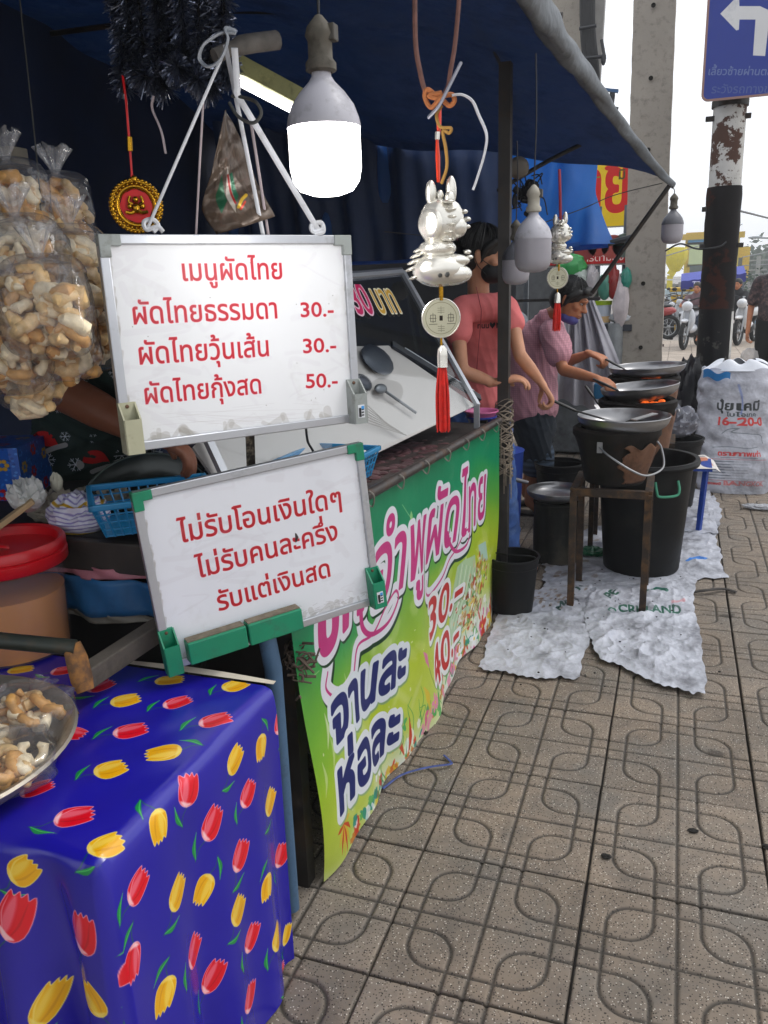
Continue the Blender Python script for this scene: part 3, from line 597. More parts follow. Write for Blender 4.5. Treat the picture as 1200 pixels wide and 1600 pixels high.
# lacing of the banner and peeled edge
for k in range(7):
    s_ = .38+k*.22; c0 = cp(s_, -.02, .893-.028*s_/.9)
    m = MB(); m.tube(crv([c0+V(0, 0, .025), c0+V(.012, 0, .012), c0+V(.002, .01, -.018), c0+V(-.012, .004, 0), c0+V(0, 0, .025)], 5), .0022, 5)
    m.build('banner_tie', M('tie_wire', '#8d8880', .6), ct, smooth=True)
# glass display case
GBR = P(745, 634, 3.0); GTR = PX(628, 425, -1.05); GBL = G(372, 792, .90); gx = GBR-GBL; GTL = GBL+(GTR-GBR)+V(-.02, 0, .0); GTR2 = GTR
gn = np.cross(gx, GTR-GBR); gn /= np.linalg.norm(gn)
if gn[0] < 0: gn = -gn
case = thing('display_case', 'slanted glass display case with aluminium edges on the cart counter', 'glass case', (GBL+GBR)/2)
def pane_mat(name, tint, refl):
    m_ = bpy.data.materials.new(name); m_.use_nodes = True; n = m_.node_tree.nodes; L = m_.node_tree.links; n.remove(n['Principled BSDF'])
    tr = n.new('ShaderNodeBsdfTransparent'); tr.inputs[0].default_value = (*tint, 1); gl = n.new('ShaderNodeBsdfGlossy'); gl.inputs['Roughness'].default_value = .04; fr = n.new('ShaderNodeLayerWeight'); pw = n.new('ShaderNodeMath'); pw.operation = 'POWER'; pw.inputs[1].default_value = 4; L.new(fr.outputs['Facing'], pw.inputs[0])
    ad = n.new('ShaderNodeMath'); ad.operation = 'MULTIPLY_ADD'; ad.inputs[1].default_value = .8; ad.inputs[2].default_value = refl; L.new(pw.outputs[0], ad.inputs[0]); mx = n.new('ShaderNodeMixShader'); L.new(ad.outputs[0], mx.inputs[0]); L.new(tr.outputs[0], mx.inputs[1]); L.new(gl.outputs[0], mx.inputs[2]); L.new(mx.outputs[0], n['Material Output'].inputs[0]); return m_
glass = pane_mat('case_glass', (.92, .95, .96), .06)
m = MB(); m.grid(lambda u, v: GBL+gx*u+(GTL+(GTR-GTL)*u-GBL-gx*u)*v, 2, 2); m.build('front_glass', glass, case)
walu = M('bright_aluminium', '#c5c9cf', .35, .5, var=.05)
for a, b_ in ((GBR, GTR), (GBL, GTL), (GTL, GTR)):
    q = MB(); q.bar(a+gn*.004, b_+gn*.004, .022, .014, up=gn); q.build('edge_strip', walu, case)
q = MB(); q.bar(GBR+V(0, 0, .005), GBR+V(.0, .0, -.085), .02, .016); q.build('corner_post', alu, case)
q = MB(); q.bar(GTL+V(-.02, 0, .0), GTR+V(-.02, 0, .0), .05, .035); q.build('top_rail', M('rail_dark', '#3a4150', .5), case)
side_m = glass
m = MB(); m.add([GBR, GTR, GTR+V(-.45, 0.02, -.02), GBR+V(-.80, 0.05, 0)], [(0, 1, 2, 3)]); m.build('side_glass', side_m, case)
# lettering stuck on the glass
cv = Canvas(.62, .15, 1500, (1, 1, 1), 0.0)
cv.text('ละ', (.02, .035), (.15, .035), size=.19, bold=.001, out=(.95, .92, .80), outw=.007, col=(.88, .65, .10)); cv.text('30', (.235, .035), (.375, .035), size=.175, bold=.002, out=(.96, .80, .86), outw=.007, col=(.85, .12, .40)); cv.text('บาท', (.42, .035), (.61, .035), size=.17, bold=.001, out=(.95, .92, .80), outw=.006, col=(.86, .66, .14))
def gpt(px, py, d=.006): return PL(px, py, GBL+gn*d, gn)
a0, a1, a2 = gpt(513, 494), gpt(630, 490), gpt(600, 448)   # baseline left, baseline right, top right
upv = (gpt(612, 450)-gpt(632, 490))*1.12
m = MB(); base = a0-upv*.25; m.grid(lambda u, v: base+(a1-a0)*u+upv*1.25*v, 4, 3)
stm = M('glass_letters', (1, 1, 1), .4, var=0, bump=0, img=cv.image('glass_letters'), alpha='img'); m.build('price_lettering', stm, case)
# white sheet and dark utensils partly stand in for reflections in the glass
def inpt(px, py, d): return PL(px, py, GBL-gn*d, gn)
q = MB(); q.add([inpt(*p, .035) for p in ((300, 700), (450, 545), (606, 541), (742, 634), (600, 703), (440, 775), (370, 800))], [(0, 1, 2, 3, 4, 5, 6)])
q.build('reflection_sheet', M('reflection_white', '#c2bcb8', .6, var=.04, scale=5, bump=.1, emis=0), case, solid=.008)
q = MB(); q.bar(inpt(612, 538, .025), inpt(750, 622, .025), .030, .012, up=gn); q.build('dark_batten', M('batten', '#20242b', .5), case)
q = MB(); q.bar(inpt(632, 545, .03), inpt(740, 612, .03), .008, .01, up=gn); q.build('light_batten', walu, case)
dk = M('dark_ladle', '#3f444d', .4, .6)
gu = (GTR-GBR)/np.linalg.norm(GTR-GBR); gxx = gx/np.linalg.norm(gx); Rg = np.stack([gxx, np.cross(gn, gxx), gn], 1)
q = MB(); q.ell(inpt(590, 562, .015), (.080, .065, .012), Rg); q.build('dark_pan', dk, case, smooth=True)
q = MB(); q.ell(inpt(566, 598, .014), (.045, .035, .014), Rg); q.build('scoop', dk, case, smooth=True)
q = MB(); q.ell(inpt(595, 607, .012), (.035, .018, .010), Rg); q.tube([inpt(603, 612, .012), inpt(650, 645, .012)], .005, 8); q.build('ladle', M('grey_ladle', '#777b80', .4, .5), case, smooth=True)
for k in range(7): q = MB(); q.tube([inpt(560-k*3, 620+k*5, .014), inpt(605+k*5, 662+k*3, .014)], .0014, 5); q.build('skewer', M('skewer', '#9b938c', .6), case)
# raw food on the counter
q = MB()
for k in range(260):
    s_ = random.uniform(.55, 1.70); dd = random.uniform(.06, .22); c0 = cp(s_, dd, .882-.028*s_/.9+random.uniform(0, .008)); q.ell(c0, (random.uniform(.010, .026), random.uniform(.010, .026), random.uniform(.003, .006)), nu=8, nv=5)
tag(q.build('sliced_meat', M('meat', '#5e4143', .35, var=.4, scale=30, spec=.7), smooth=True), 'dark reddish sliced meat spread along the counter behind the rail', 'meat', kind='stuff')
# blue baskets
def basket(c, L, Wd, Hh, rz, label, bx=.93):
    cz = math.cos(rz); sz = math.sin(rz); fr = lambda a, b, d: V(c[0]+a*cz-b*sz, c[1]+a*sz+b*cz, c[2]+d)
    t = thing('plastic_basket', label, 'basket', c); bm_ = M('blue_basket', '#1880b4', .35, var=.08, spec=.6)
    q = MB()
    for sx, sy in ((1, 0), (-1, 0), (0, 1), (0, -1)):
        n_ = 12
        for k in range(n_+1):
            f = -1+2*k/n_
            p = (sx*L/2, f*Wd/2) if sx else (f*L/2, sy*Wd/2); q.bar(fr(p[0]*.82, p[1]*.82, 0), fr(p[0], p[1], Hh), .0035)
        for z in (.25, .5, .75):
            k = .82+.18*z; a = (sx*L/2*k, -Wd/2*k) if sx else (-L/2*k, sy*Wd/2*k); b2 = (sx*L/2*k, Wd/2*k) if sx else (L/2*k, sy*Wd/2*k); q.bar(fr(*a, Hh*z), fr(*b2, Hh*z), .003)
    q.build('lattice_wall', bm_, t); q = MB(); q.box(fr(0, 0, .002), (L*.82, Wd*.82, .004), np.array([[cz, -sz, 0], [sz, cz, 0], [0, 0, 1]])); q.build('base', bm_, t)
    for sx, sy in ((1, 0), (-1, 0), (0, 1), (0, -1)):
        q = MB(); a = (sx*L/2, -Wd/2-.006) if sx else (-L/2-.006, sy*Wd/2); b2 = (sx*L/2, Wd/2+.006) if sx else (L/2+.006, sy*Wd/2); q.bar(fr(*a, Hh), fr(*b2, Hh), .012, .014); q.build('rim', bm_, t, bevel=.003)
    return t
basket(cp(.50, .16, .885), .30, .20, .075, math.radians(88), 'blue lattice basket on the counter just right of the notice board')
basket(V(-1.085, 1.49, .905), .26, .20, .07, math.radians(40), 'blue lattice basket left of the notice board beneath the black pan')
# pink and blue basins at the far end of the counter
for z, r, c_, lb in ((.835, .062, '#3346a0', 'blue plastic basin under the pink one at the far end of the counter'), (.858, .068, '#c86a98', 'pink plastic basin on top at the far end of the counter')):
    c0 = P(752, 648, 3.28); c0[2] = z; q = MB(); q.lathe([(r*.7, 0), (r*.92, .03), (r, .035), (r*1.04, .035), (r*1.04, .029), (r*.95, .027), (r*.74, -.002)], c0, 28)
    q.build('plastic_basin', M('basin'+c_, c_, .35), smooth=True, tagd=(lb, 'basin'))
# ------------------------------------------------------------------ table with tulip cloth
XR, YN, YF, ZT, XL = -.70, .75, 1.27, .66, -1.66; DR = .645
AW, AH = (XR-XL)+DR, DR+(YF-YN)
cv = Canvas(AW, AH, 900, (.10, .075, .60)); 
def face_uv(px, py, face):
    if face == 't': q = G(px, py, ZT); return (q[0]-XL, DR+q[1]-YN)
    if face == 's': q = PX(px, py, XR); return ((XR-XL)+(ZT-q[2]), DR+q[1]-YN)
    q = P(px, py, YN); return (q[0]-XL, DR-(ZT-q[2]))
Zc = lambda a, b: (a/2.609, 950+b/2.609)
TUL = {'t': [('Y', 30, 262, 135, 245, 30), ('R', 225, 258, 290, 250, 35), ('R', 350, 340, 460, 300, 50), ('Y', 630, 298, 748, 290, 38), ('Y', 450, 395, 568, 365, 55), ('R', 665, 400, 775, 365, 48), ('Y', 912, 335, 1000, 300, 55), ('R', 810, 475, 938, 440, 60), ('R', 460, 520, 598, 485, 60), ('R', 255, 505, 335, 520, 60), ('Y', 740, 575, 592, 600, 65), ('Y', 390, 680, 505, 640, 75), ('R', 80, 760, 215, 715, 60), ('R', 218, 870, 382, 835, 85), ('Y', -60, 1040, 85, 1005, 85), ('Y', 375, 985, 480, 930, 80), ('Y', 1080, 280, 1130, 262, 20)],
 's': [('R', 745, 790, 770, 655, 85), ('Y', 630, 805, 630, 925, 75), ('R', 820, 925, 870, 785, 70), ('Y', 915, 655, 965, 545, 55), ('Y', 1050, 500, 1045, 600, 50), ('R', 1125, 500, 1132, 390, 45), ('R', 970, 795, 1005, 685, 50), ('Y', 1070, 840, 1105, 725, 50), ('R', 940, 1055, 975, 925, 60), ('R', 1130, 1060, 1150, 950, 60), ('Y', 1160, 845, 1162, 770, 22), ('Y', 1055, 1080, 1050, 1170, 45), ('R', 495, 1175, 565, 1045, 75), ('Y', 665, 1215, 725, 1065, 65), ('Y', 840, 1060, 800, 1190, 65), ('Y', 925, 1265, 965, 1150, 60), ('R', 985, 1380, 1015, 1270, 45), ('Y', 1075, 1395, 1110, 1275, 50), ('Y', 1165, 1375, 1172, 1300, 20), ('R', 500, 1335, 490, 1465, 75), ('R', 750, 1455, 805, 1310, 65), ('R', 840, 1555, 885, 1405, 70), ('Y', 635, 1500, 620, 1600, 85), ('R', 980, 1610, 1000, 1505, 45), ('R', 1125, 1530, 1160, 1470, 30), ('Y', 400, 1000, 380, 1020, 2)],
 'n': [('R', 60, 1300, 110, 1120, 165), ('R', 345, 1360, 350, 1205, 120), ('Y', 190, 1640, 230, 1510, 90), ('Y', 435, 1590, 350, 1475, 80), ('R', -160, 1480, -130, 1340, 120)]}
rt = np.random.default_rng(5)
def tulip(b0, tip, wd, col):
    b0, tip = np.array(b0), np.array(tip); ax_ = tip-b0; L = np.linalg.norm(ax_); a = ax_/L; s_ = np.array([-a[1], a[0]]); w2 = wd/2
    f = lambda x, y: b0+a*x*L+s_*y*w2
    main = (.86, .04, .13) if col == 'R' else (.90, .66, .03); lite = (.95, .62, .68) if col == 'R' else (.95, .86, .45); drk = (.68, .02, .09) if col == 'R' else (.78, .52, .03)
    flip = 1 if rt.random() < .5 else -1
    st = crv([f(-.02, 0), f(-.30, .25*flip), f(-.62, .05*flip)], 5); cv.stroke(st, .0022, (.05, .30, .38))
    sd = flip; cv.poly(crv([f(-.60, .05*sd), f(-.42, .95*sd), f(-.02, 1.25*sd), f(.10, 1.40*sd), f(-.20, .85*sd), f(-.45, .30*sd), f(-.60, .05*sd)], 5), (.05, .52, .25)); cv.stroke([f(-.56, .12*sd), f(-.28, .85*sd), f(.04, 1.28*sd)], .0012, (.35, .80, .40))
    body = [f(0, 0), f(.05, .5), f(.22, .92), f(.5, 1.0), f(.8, .86), f(.99, .66), f(.93, .50), f(.90, .40), f(.97, .28), f(1.03, .14), f(.93, .0), f(1.0, -.14), f(1.04, -.26), f(.91, -.42), f(.95, -.52), f(1.0, -.70), f(.8, -.88), f(.5, -1.0), f(.22, -.92), f(.05, -.5)]
    body = crv(body+[body[0]], 2)[:-1]; cv.poly(body, lite, grow=.0004); cv.poly(body, main, grow=-.0010)
    cv.poly(crv([f(.04, .2), f(.3, .62), f(.7, .55), f(.93, .3), f(.7, .05), f(.3, 0), f(.04, .2)], 4), lite, alpha=.55, soft=5); cv.stroke([f(.06, -.1), f(.4, -.42), f(.85, -.45)], [.001, .004, .001], drk, .55)
    cv.stroke([f(.05, .25), f(.45, .75), f(.85, .7)], [.001, .003, .001], lite, .7); cv.poly(crv([f(.0, 0), f(.06, .45), f(.2, .75), f(.14, .1), f(.1, -.5), f(0, 0)], 4), (1, .9, .9) if col == 'R' else lite, alpha=.8, soft=3)
for face, lst in TUL.items():
    for col, x0, y0, x1, y1, wpx in lst:
        if wpx < 5: continue
        a = Zc(x0, y0); b_ = Zc(x1, y1); c_ = ((a[0]+b_[0])/2, (a[1]+b_[1])/2); dv = np.array([b_[0]-a[0], b_[1]-a[1]]); dv /= np.linalg.norm(dv); hw = wpx/2.609/2
        w1 = np.array(face_uv(c_[0]-dv[1]*hw, c_[1]+dv[0]*hw, face)); w2 = np.array(face_uv(c_[0]+dv[1]*hw, c_[1]-dv[0]*hw, face))
        ua, ub = np.array(face_uv(*a, face)), np.array(face_uv(*b_, face)); ax_ = ub-ua; Ln = np.linalg.norm(ax_); nn = np.array([-ax_[1], ax_[0]])/Ln; wd = abs((w1-w2) @ nn)
        wd = min(max(wd, .028), .060)*.92; Ln2 = min(max(Ln, .05), .088); mid = (ua+ub)/2; tulip(mid-ax_/Ln*Ln2/2, mid+ax_/Ln*Ln2/2, wd, col)
# tulips on the part of the cloth that the photo does not show keep the same spacing
for k in range(9):
    x, y = rt.uniform(.05, .30), DR+rt.uniform(.05, .5); tulip((x, y), (x+.06, y+.01), .036, 'RY'[k % 2])
    x, y = rt.uniform(.05, .55), rt.uniform(.05, .5); tulip((x, y), (x+.01, y+.065), .04, 'RY'[k % 2])
oil = M('tulip_oilcloth', (1, 1, 1), .27, var=.05, bump=.12, bscale=14, crink=.10, cscale=3.5, cdist=.02,  img=cv.image('tulip_cloth'), coat=.25, spec=.6, bdist=.004)
def corner(d): return V(XR+.055*d**.8-.018*d, YN-.035*d, ZT-DR*d)
m = MB()
def topf(u, v):
    x = XL+(XR-XL)*u; y = YN+(YF-YN)*v; ea = max(0, 1-(1-u)*(XR-XL)/.022); eb = max(0, 1-v*(YF-YN)/.022)
    return V(x, y, ZT+(1-ea)*(1-eb)*min(1, 4*(1-v))*(.0018*math.sin(x*22+y*9)+.001*math.sin(x*55-y*31))-.009*ea**2.2-.009*eb**2.2)
def sidef(u, v):   # u: drop 0..1, v: along Y
    d = u; y = YN+(YF-YN)*v; c0 = corner(d); k = math.exp(-v/.16)
    x = XR+.007*min(1, d*14)**.5+d*(.012*math.sin(v*11+.6)+.010*math.sin(v*23+2)+.006) + (c0[0]-XR)*k
    yy_ = y+(c0[1]-YN)*k*(1-v) + .012*d*math.sin(v*9)
    return V(x, yy_, ZT-.009-(DR-.006)*d) if v > 0 else c0+V(0, 0, -.009)
def nearf(u, v):   # u along X, v: 0 bottom .. 1 top
    d = 1-v; x = XL+(XR-XL)*u; c0 = corner(d); s_ = (1-u)*(XR-XL); k = math.exp(-s_/.035)
    fold = -.10*d**.7*math.exp(-((s_-.085)/.030)**2)+.060*d*math.exp(-((s_-.17)/.045)**2)-.05*d*math.exp(-((s_-.30)/.05)**2)
    yv = YN-.007*min(1, d*14)**.5-d*(.02*math.sin(s_*19+.5)+.012)+(c0[1]-YN)*k*1.0
    return V(x+(c0[0]-XR)*k, yv-fold*(1-k), ZT-.009-(DR-.006)*d) if u < 1 else c0+V(0, 0, -.009)
def addg(fn, nu, nv, uvf):
    b = len(m.v); m.grid(fn, nu, nv, uv=False)
    for j in range(nv+1):
        for i in range(nu+1): m.uv[b+j*(nu+1)+i] = uvf(i/nu, j/nv)
addg(topf, 150, 90, lambda u, v: ((XR-XL)*u/AW, (DR+(YF-YN)*v)/AH)); addg(sidef, 50, 90, lambda u, v: ((XR-XL+DR*u)/AW, (DR+(YF-YN)*v)/AH)); addg(nearf, 150, 50, lambda u, v: ((XR-XL)*u/AW, DR*v/AH))
cloth = m.build('tablecloth', oil, smooth=True, auto=False, tagd=('royal blue oilcloth printed with red and yellow tulips, draped over the near table', 'tablecloth'))
tb = thing('trestle_table', 'plain table hidden under the blue tulip oilcloth', 'table', (-1.2, 1.0, 0))
q = MB(); q.box((-1.18, 1.01, .640), (.90, .46, .022)); q.build('tabletop', wood, tb)
for x, y in ((-1.58, .83), (-1.58, 1.19), (-.80, .84), (-.80, 1.19)): q = MB(); q.bar((x, y, 0), (x, y, .63), .035); q.build('leg', wood, tb)
m = MB(); m.grid(lambda u, v: V(-1.06+.36*u+.002, YF+.004+.012*v, ZT+.003+.006*v*math.sin(3*u)), 10, 2); m.build('paper_edge', M('cream_paper', '#cfc6b4', .8), smooth=True, tagd=('thin cream paper edge at the back of the tulip oilcloth', 'paper'))
# ------------------------------------------------------------------ canopy
tarp_in = M('navy_tarpaulin', '#163a70', .55, var=.25, scale=3, bump=.35, bscale=7, bdist=.02, crink=.35, cscale=3, cdist=.03, transl=.05, dirt_shade='#0c1c3a', dscale=3, damt=.4)
tarp_grey = M('weathered_tarpaulin', '#666b70', .65, var=.25, scale=6, bump=.6, bscale=10, crink=.5, cscale=7, cdist=.02, bdist=.012, dirt_shade='#55585b', dscale=6, damt=.35)
EP = [(1052, 290, 4.35), (1026, 262, 4.22), (985, 214, 3.98), (950, 165, 3.70), (915, 118, 3.42), (880, 72, 3.12), (845, 20, 2.82), (815, -35, 2.50), (780, -110, 2.15), (735, -230, 1.75)]
E = crv([P(*q) for q in EP]+[V(-.36, .9, 2.30), V(-.36, -.2, 2.34), V(-.4, -1.4, 2.34)], 6)
FP = [(1052, 290, 4.35), (1000, 266, 4.40), (950, 240, 4.45), (900, 221, 4.5), (840, 204, 4.55), (787, 192, 4.6), (700, 150, 4.6)]
nE = len(E)
def canpt(u, v):
    i = u*(nE-1); k = int(min(i, nE-2)); e = E[k]+(E[k+1]-E[k])*(i-k)
    far = (1-u)**2; bk = V(-3.3, e[1]*1.15+.15*far, 2.62-.25*far)
    q = e+(bk-e)*v; sag = -.10*math.sin(math.pi*min(1, v*1.15))*(.4+.6*math.sin(u*9)**2)
    q[2] += sag*.6+.22*math.sin(math.pi*v)*(1-far)+.30*far*v**.6*(1-v)+.012*math.sin(v*26+u*7)+.015*math.sin(u*60)*v*(1-v)*4*.5
    return q
m = MB(); m.grid(canpt, 110, 50); can = m.build('canopy_roof', tarp_in, None, smooth=True, auto=False)
cn = thing('canopy', 'large dark blue tarpaulin canopy with a weathered grey hem sloping down over the stall', 'canopy', (-.36, 1.5, 0)); 
o_ = Vector(can.location); can.parent = cn; can.location = o_-cn.location
# grey hem, folded over a rope
m = MB(); kk = len(E); rr = [max(.018, .022+.036*min(1, i/28)) for i in range(kk)]
def hempt(u, v):
    i = v*(kk-1); k = int(min(i, kk-2)); e = E[k]+(E[k+1]-E[k])*(i-k); t_ = E[k+1]-E[k]; t_ = t_/np.linalg.norm(t_); s_ = np.cross(t_, V(0, 0, 1)); s_ /= np.linalg.norm(s_)
    if s_[0] < 0: s_ = -s_
    n_ = np.cross(s_, t_); n_ = n_ if n_[2] > 0 else -n_; R = .012+.029*min(1, v*2.0); a = 2*math.pi*u
    w_ = 1+.10*math.sin(v*38+3*math.cos(a))+.08*math.sin(v*95+a*2)+.10*math.sin(a*3+v*9)
    return e+s_*(R*.9*math.cos(a)*w_)+n_*(R*1.25*math.sin(a)*w_-.0)
m.grid(hempt, 16, 190); m.build('hem', tarp_grey, cn, smooth=True, auto=False)
q = MB(); q.tube([V(-.62, -1.2, 2.42), V(-.66, 2.0, 2.40), V(-.75, 4.4, 2.14)], .014, 8); q.build('roof_pole', black_m, cn, smooth=True)
for yv in (.4, 1.9, 3.3): q = MB(); q.tube([V(-.45, yv, 2.30), V(-1.8, yv+.05, 2.50), V(-3.2, yv+.1, 2.55)], .012, 7); q.build('roof_pole', black_m, cn, smooth=True)
tw = M('rear_tarpaulin', '#0e2346', .7, var=.3, scale=3, bump=.3, bscale=6, bdist=.02)
m = MB(); m.grid(lambda u, v: V(-2.75+.05*math.sin(u*40), -1.6+7.2*u, 2.7*v), 80, 10); m.build('navy_tarpaulin', tw, smooth=True, tagd=('dark navy tarpaulin hung as the back wall of the stall', 'tarpaulin'))
# blue tarpaulin at the far side, daylight behind it
tb_m = M('blue_tarpaulin', '#2f6fc0', .5, var=.12, scale=4, bump=.25, bscale=9, bdist=.01, transl=.5, crink=.3, cscale=3, cdist=.03)
BT = [P(787, 170, 4.85), P(860, 180, 4.85), P(935, 205, 4.85)]; 
def btp(u, v):
    x0 = -2.7; top = 2.30; xr = np.interp(v, [0, .12, .38, .62, 1], [P(946, 380, 4.85)[0], P(940, 355, 4.85)[0], P(926, 320, 4.85)[0], P(931, 272, 4.85)[0], P(935, 205, 4.85)[0]]); x = x0+(xr-x0)*u
    zb = P(948, 381, 4.85)[2]-.02*(1-u); z = zb+(top-zb)*v
    y = 4.85+.045*math.sin(x*13+1.5*v)+.022*math.sin(x*29+4*v)+.045*math.sin(x*19-v*5)*(1-v*.6)+.03*math.sin(x*41-v*3)+.03*math.sin(x*7-v*4)-.05*(1-v)**2*math.sin(x*9)
    if u > .93: x += .05*math.exp(-v*5)*(u-.93)/.07
    return V(x, y, z)
m = MB(); m.grid(btp, 130, 30); m.build('side_tarpaulin', tb_m, smooth=True, auto=False, tagd=('bright blue tarpaulin hanging on the far side of the stall with daylight behind', 'tarpaulin'))
q = MB(); q.grid(lambda u, v: V(-2.72+(P(789, 300, 4.74)[0]+2.72)*u, 4.74+.03*math.sin(u*34)+.02*math.sin(u*71+v*4), P(760, 400, 4.74)[2]+1.1*v), 90, 12); q.build('shade_tarpaulin', M('shaded_blue', '#12305c', .55, var=.25, scale=3, bump=.3, bscale=7, crink=.3, cscale=3, cdist=.03), smooth=True, auto=False, tagd=('added dark sheet standing in for shade on the bright tarpaulin, left of the steel post', 'tarpaulin'))  # added sheet; its darker blue paints shade over the inner tarpaulin
a, b_ = P(780, 398, 4.84), P(950, 380, 4.86); q = MB(); q.tube([a+V(-1, 0, -.0), a, b_], .024, 10); tr = thing('rolled_tarpaulin_pole', 'pole wrapped in the rolled foot of the bright blue tarpaulin', 'pole', (a+b_)/2)
q.build('rolled_edge', tb_m, tr, smooth=True); q = MB(); q.tube([b_, P(988, 371, 4.88)], .017, 8); q.build('pole_end', M('pole_foam', '#2f3338', .8), tr)
# post with wound string
pt = thing('stall_post', 'dark steel post holding the canopy, wound with old string', 'post', P(787, 878, 3.38)); x0, y0 = P(787, 640, 3.42)[:2]
q = MB(); q.bar((x0, y0, 0), (x0, y0, 2.2), .046); q.build('shaft', M('post_steel', '#3a3735', .6, .3, var=.25, dirt_shade='#5d4a3a', dscale=14, damt=.3), pt)
q = MB(); rw = random.Random(4)
for k in range(46):
    z = .60+.30*k/46+rw.uniform(-.02, .02); pts = []
    for j in range(9): a = j*2.2*math.pi/8+rw.random()*.3; r = .032+rw.random()*.010; pts.append(V(x0+r*math.cos(a), y0+r*math.sin(a), z+.02*math.sin(a*1.5+k)+rw.uniform(-.004, .004)))
    q.tube(crv(pts, 3), rw.uniform(.0015, .0035), 5)
for k in range(8):
    a = rw.random()*6.28; z = .62+rw.random()*.3; p_ = V(x0+.036*math.cos(a), y0+.036*math.sin(a), z); q.tube(crv([p_, p_+V(.012*math.cos(a), .012*math.sin(a), -.03), p_+V(.014*math.cos(a), .01*math.sin(a), -.10-rw.random()*.12)], 4), .002, 5)
q.build('wound_string', M('old_string', '#8d8172', .9, var=.35, scale=40), pt, smooth=True)
# strut from the canopy corner
a, b_ = P(1046, 290, 4.33), P(925, 458, 4.36); q = MB(); q.tube([a, b_], .011, 8); q.build('strut', black_m, smooth=True, tagd=('thin black strut slanting down from the canopy corner', 'strut'))
a, b_ = P(778, 298, 4.0), P(930, 215, 4.3); q = MB(); q.tube(crv([a, (a+b_)/2+V(0, 0, .01), b_], 5), .010, 8); q.build('strut', black_m, smooth=True, tagd=('black rod rising across the bright blue tarpaulin', 'rod'))
rope('wire', [P(600, 362, 3.8), P(700, 370, 3.9), P(800, 362, 4.0), P(900, 330, 4.1), P(960, 305, 4.2), P(1035, 286, 4.3)], .0022, M('thin_wire', '#3b3a3a', .6), 'thin wire sagging across the back of the stall to the canopy corner', 'wire')
# ================================================================== things hanging under the canopy
def Pd(px, py, d): r_ = ray(px, py); return O0+r_*d
led_on = M('led_lit', (1, .98, .95), .4, var=0, bump=0, emis=9); led_off = M('led_diffuser', '#b3b0b8', .35, var=.05, bump=0, sss=0, transl=.25)
bulb_sh = M('bulb_housing', '#b9b8c0', .4, var=.1, dirt_shade='#59554f', dscale=18, damt=.35); sock = M('dirty_socket', '#5b564c', .7, var=.3, scale=40, dirt_shade='#2b2722', dscale=30, damt=.4)
def bulb(c, s, lit, label, wire_top, sock_m=sock, dark=False):
    """c: centre of the diffuser's top rim, s: diameter"""
    t = thing('led_bulb', label, 'light bulb', c-V(0, 0, .95*s)); r = s/2
    q = MB(); q.lathe([(r*1.0, 0), (r*1.0, -.55*s), (r*.93, -.72*s), (r*.75, -.84*s), (r*.4, -.90*s), (0, -.91*s)], c, 36); d = q.build('diffuser', led_on if lit else led_off, t, smooth=True)
    q = MB(); q.lathe([(r*1.02, -.03*s), (r*1.02, .01*s), (r*.98, .10*s), (r*.86, .26*s), (r*.62, .42*s), (r*.36, .55*s), (r*.27, .62*s), (r*.26, .70*s)], c, 36)
    q.build('housing', bulb_sh if not dark else M('bulb_housing_dark', '#5e5f66', .45, var=.12, dirt_shade='#33322f', dscale=18, damt=.4), t, smooth=True)
    q = MB(); q.lathe([(r*.30, .66*s), (r*.42, .69*s), (r*.42, .78*s), (r*.33, .84*s), (r*.33, 1.05*s), (r*.40, 1.12*s), (r*.34, 1.22*s), (r*.10, 1.36*s), (0, 1.38*s)], c, 20); so = q.build('socket', sock_m, t, smooth=True)
    if not dark: q = MB(); q.box(c+V(r*.32, r*.05, 1.14*s), (r*.30, r*.34, r*.42)); q.build('switch', M('socket_switch', '#4a463f', .6), so, bevel=.002)
    if wire_top is not None:
        q = MB(); a = c+V(0, 0, 1.36*s); q.tube(crv([a, a+(wire_top-a)*.5+V(.004, 0, 0), wire_top], 5), .0022, 6); q.build('wire', M('flex', '#26262a', .6), t, smooth=True)
    return t
c1 = Pd(506, 197, 1.22); bulb(c1, .108, True, 'large lit LED bulb glowing white beside the menu board', c1+V(0, 0, .45))
bl_ = bpy.data.lights.new('led_bulb_light', 'POINT'); bl_.energy = 1.9; bl_.shadow_soft_size = .055; bl_.color = (1, .98, .96); lo = bpy.data.objects.new('led_bulb_light', bl_); COL.objects.link(lo); lo.location = Vector(c1-V(0, 0, .17))
c2 = Pd(833, 372, 2.46); bulb(c2, .110, False, 'unlit LED bulb in front of the bright blue tarpaulin beside the steel post', c2+V(0, 0, .5), sock_m=M('pale_socket', '#a49f92', .6))
c3 = Pd(1051, 350, 4.1); bulb(c3, .105, False, 'small unlit LED bulb under the outer corner of the canopy', P(1051, 292, 4.3), dark=True)
c4 = Pd(806, 405, 3.0); bulb(c4, .10, False, 'unlit LED bulb mostly hidden behind the one at the steel post', c4+V(0, 0, .4), dark=True)
# fluorescent tube
a, b_ = P(362, 112, 2.1), P(468, 168, 2.25); t = thing('tube_light', 'lit fluorescent tube in a yellowed fitting under the canopy', 'tube light', (a+b_)/2)
q = MB(); q.tube([a-V(0, 0, .012), b_-V(0, 0, .012)], .013, 12); q.build('tube', led_on, t, smooth=True); q = MB(); q.bar(a+V(0, 0, .022), b_+V(0, 0, .022), .05, .045); q.build('fitting', M('yellow_fitting', '#8a8a55', .5, var=.2, dirt_shade='#3d3b2c', dscale=20, damt=.4), t, bevel=.004)
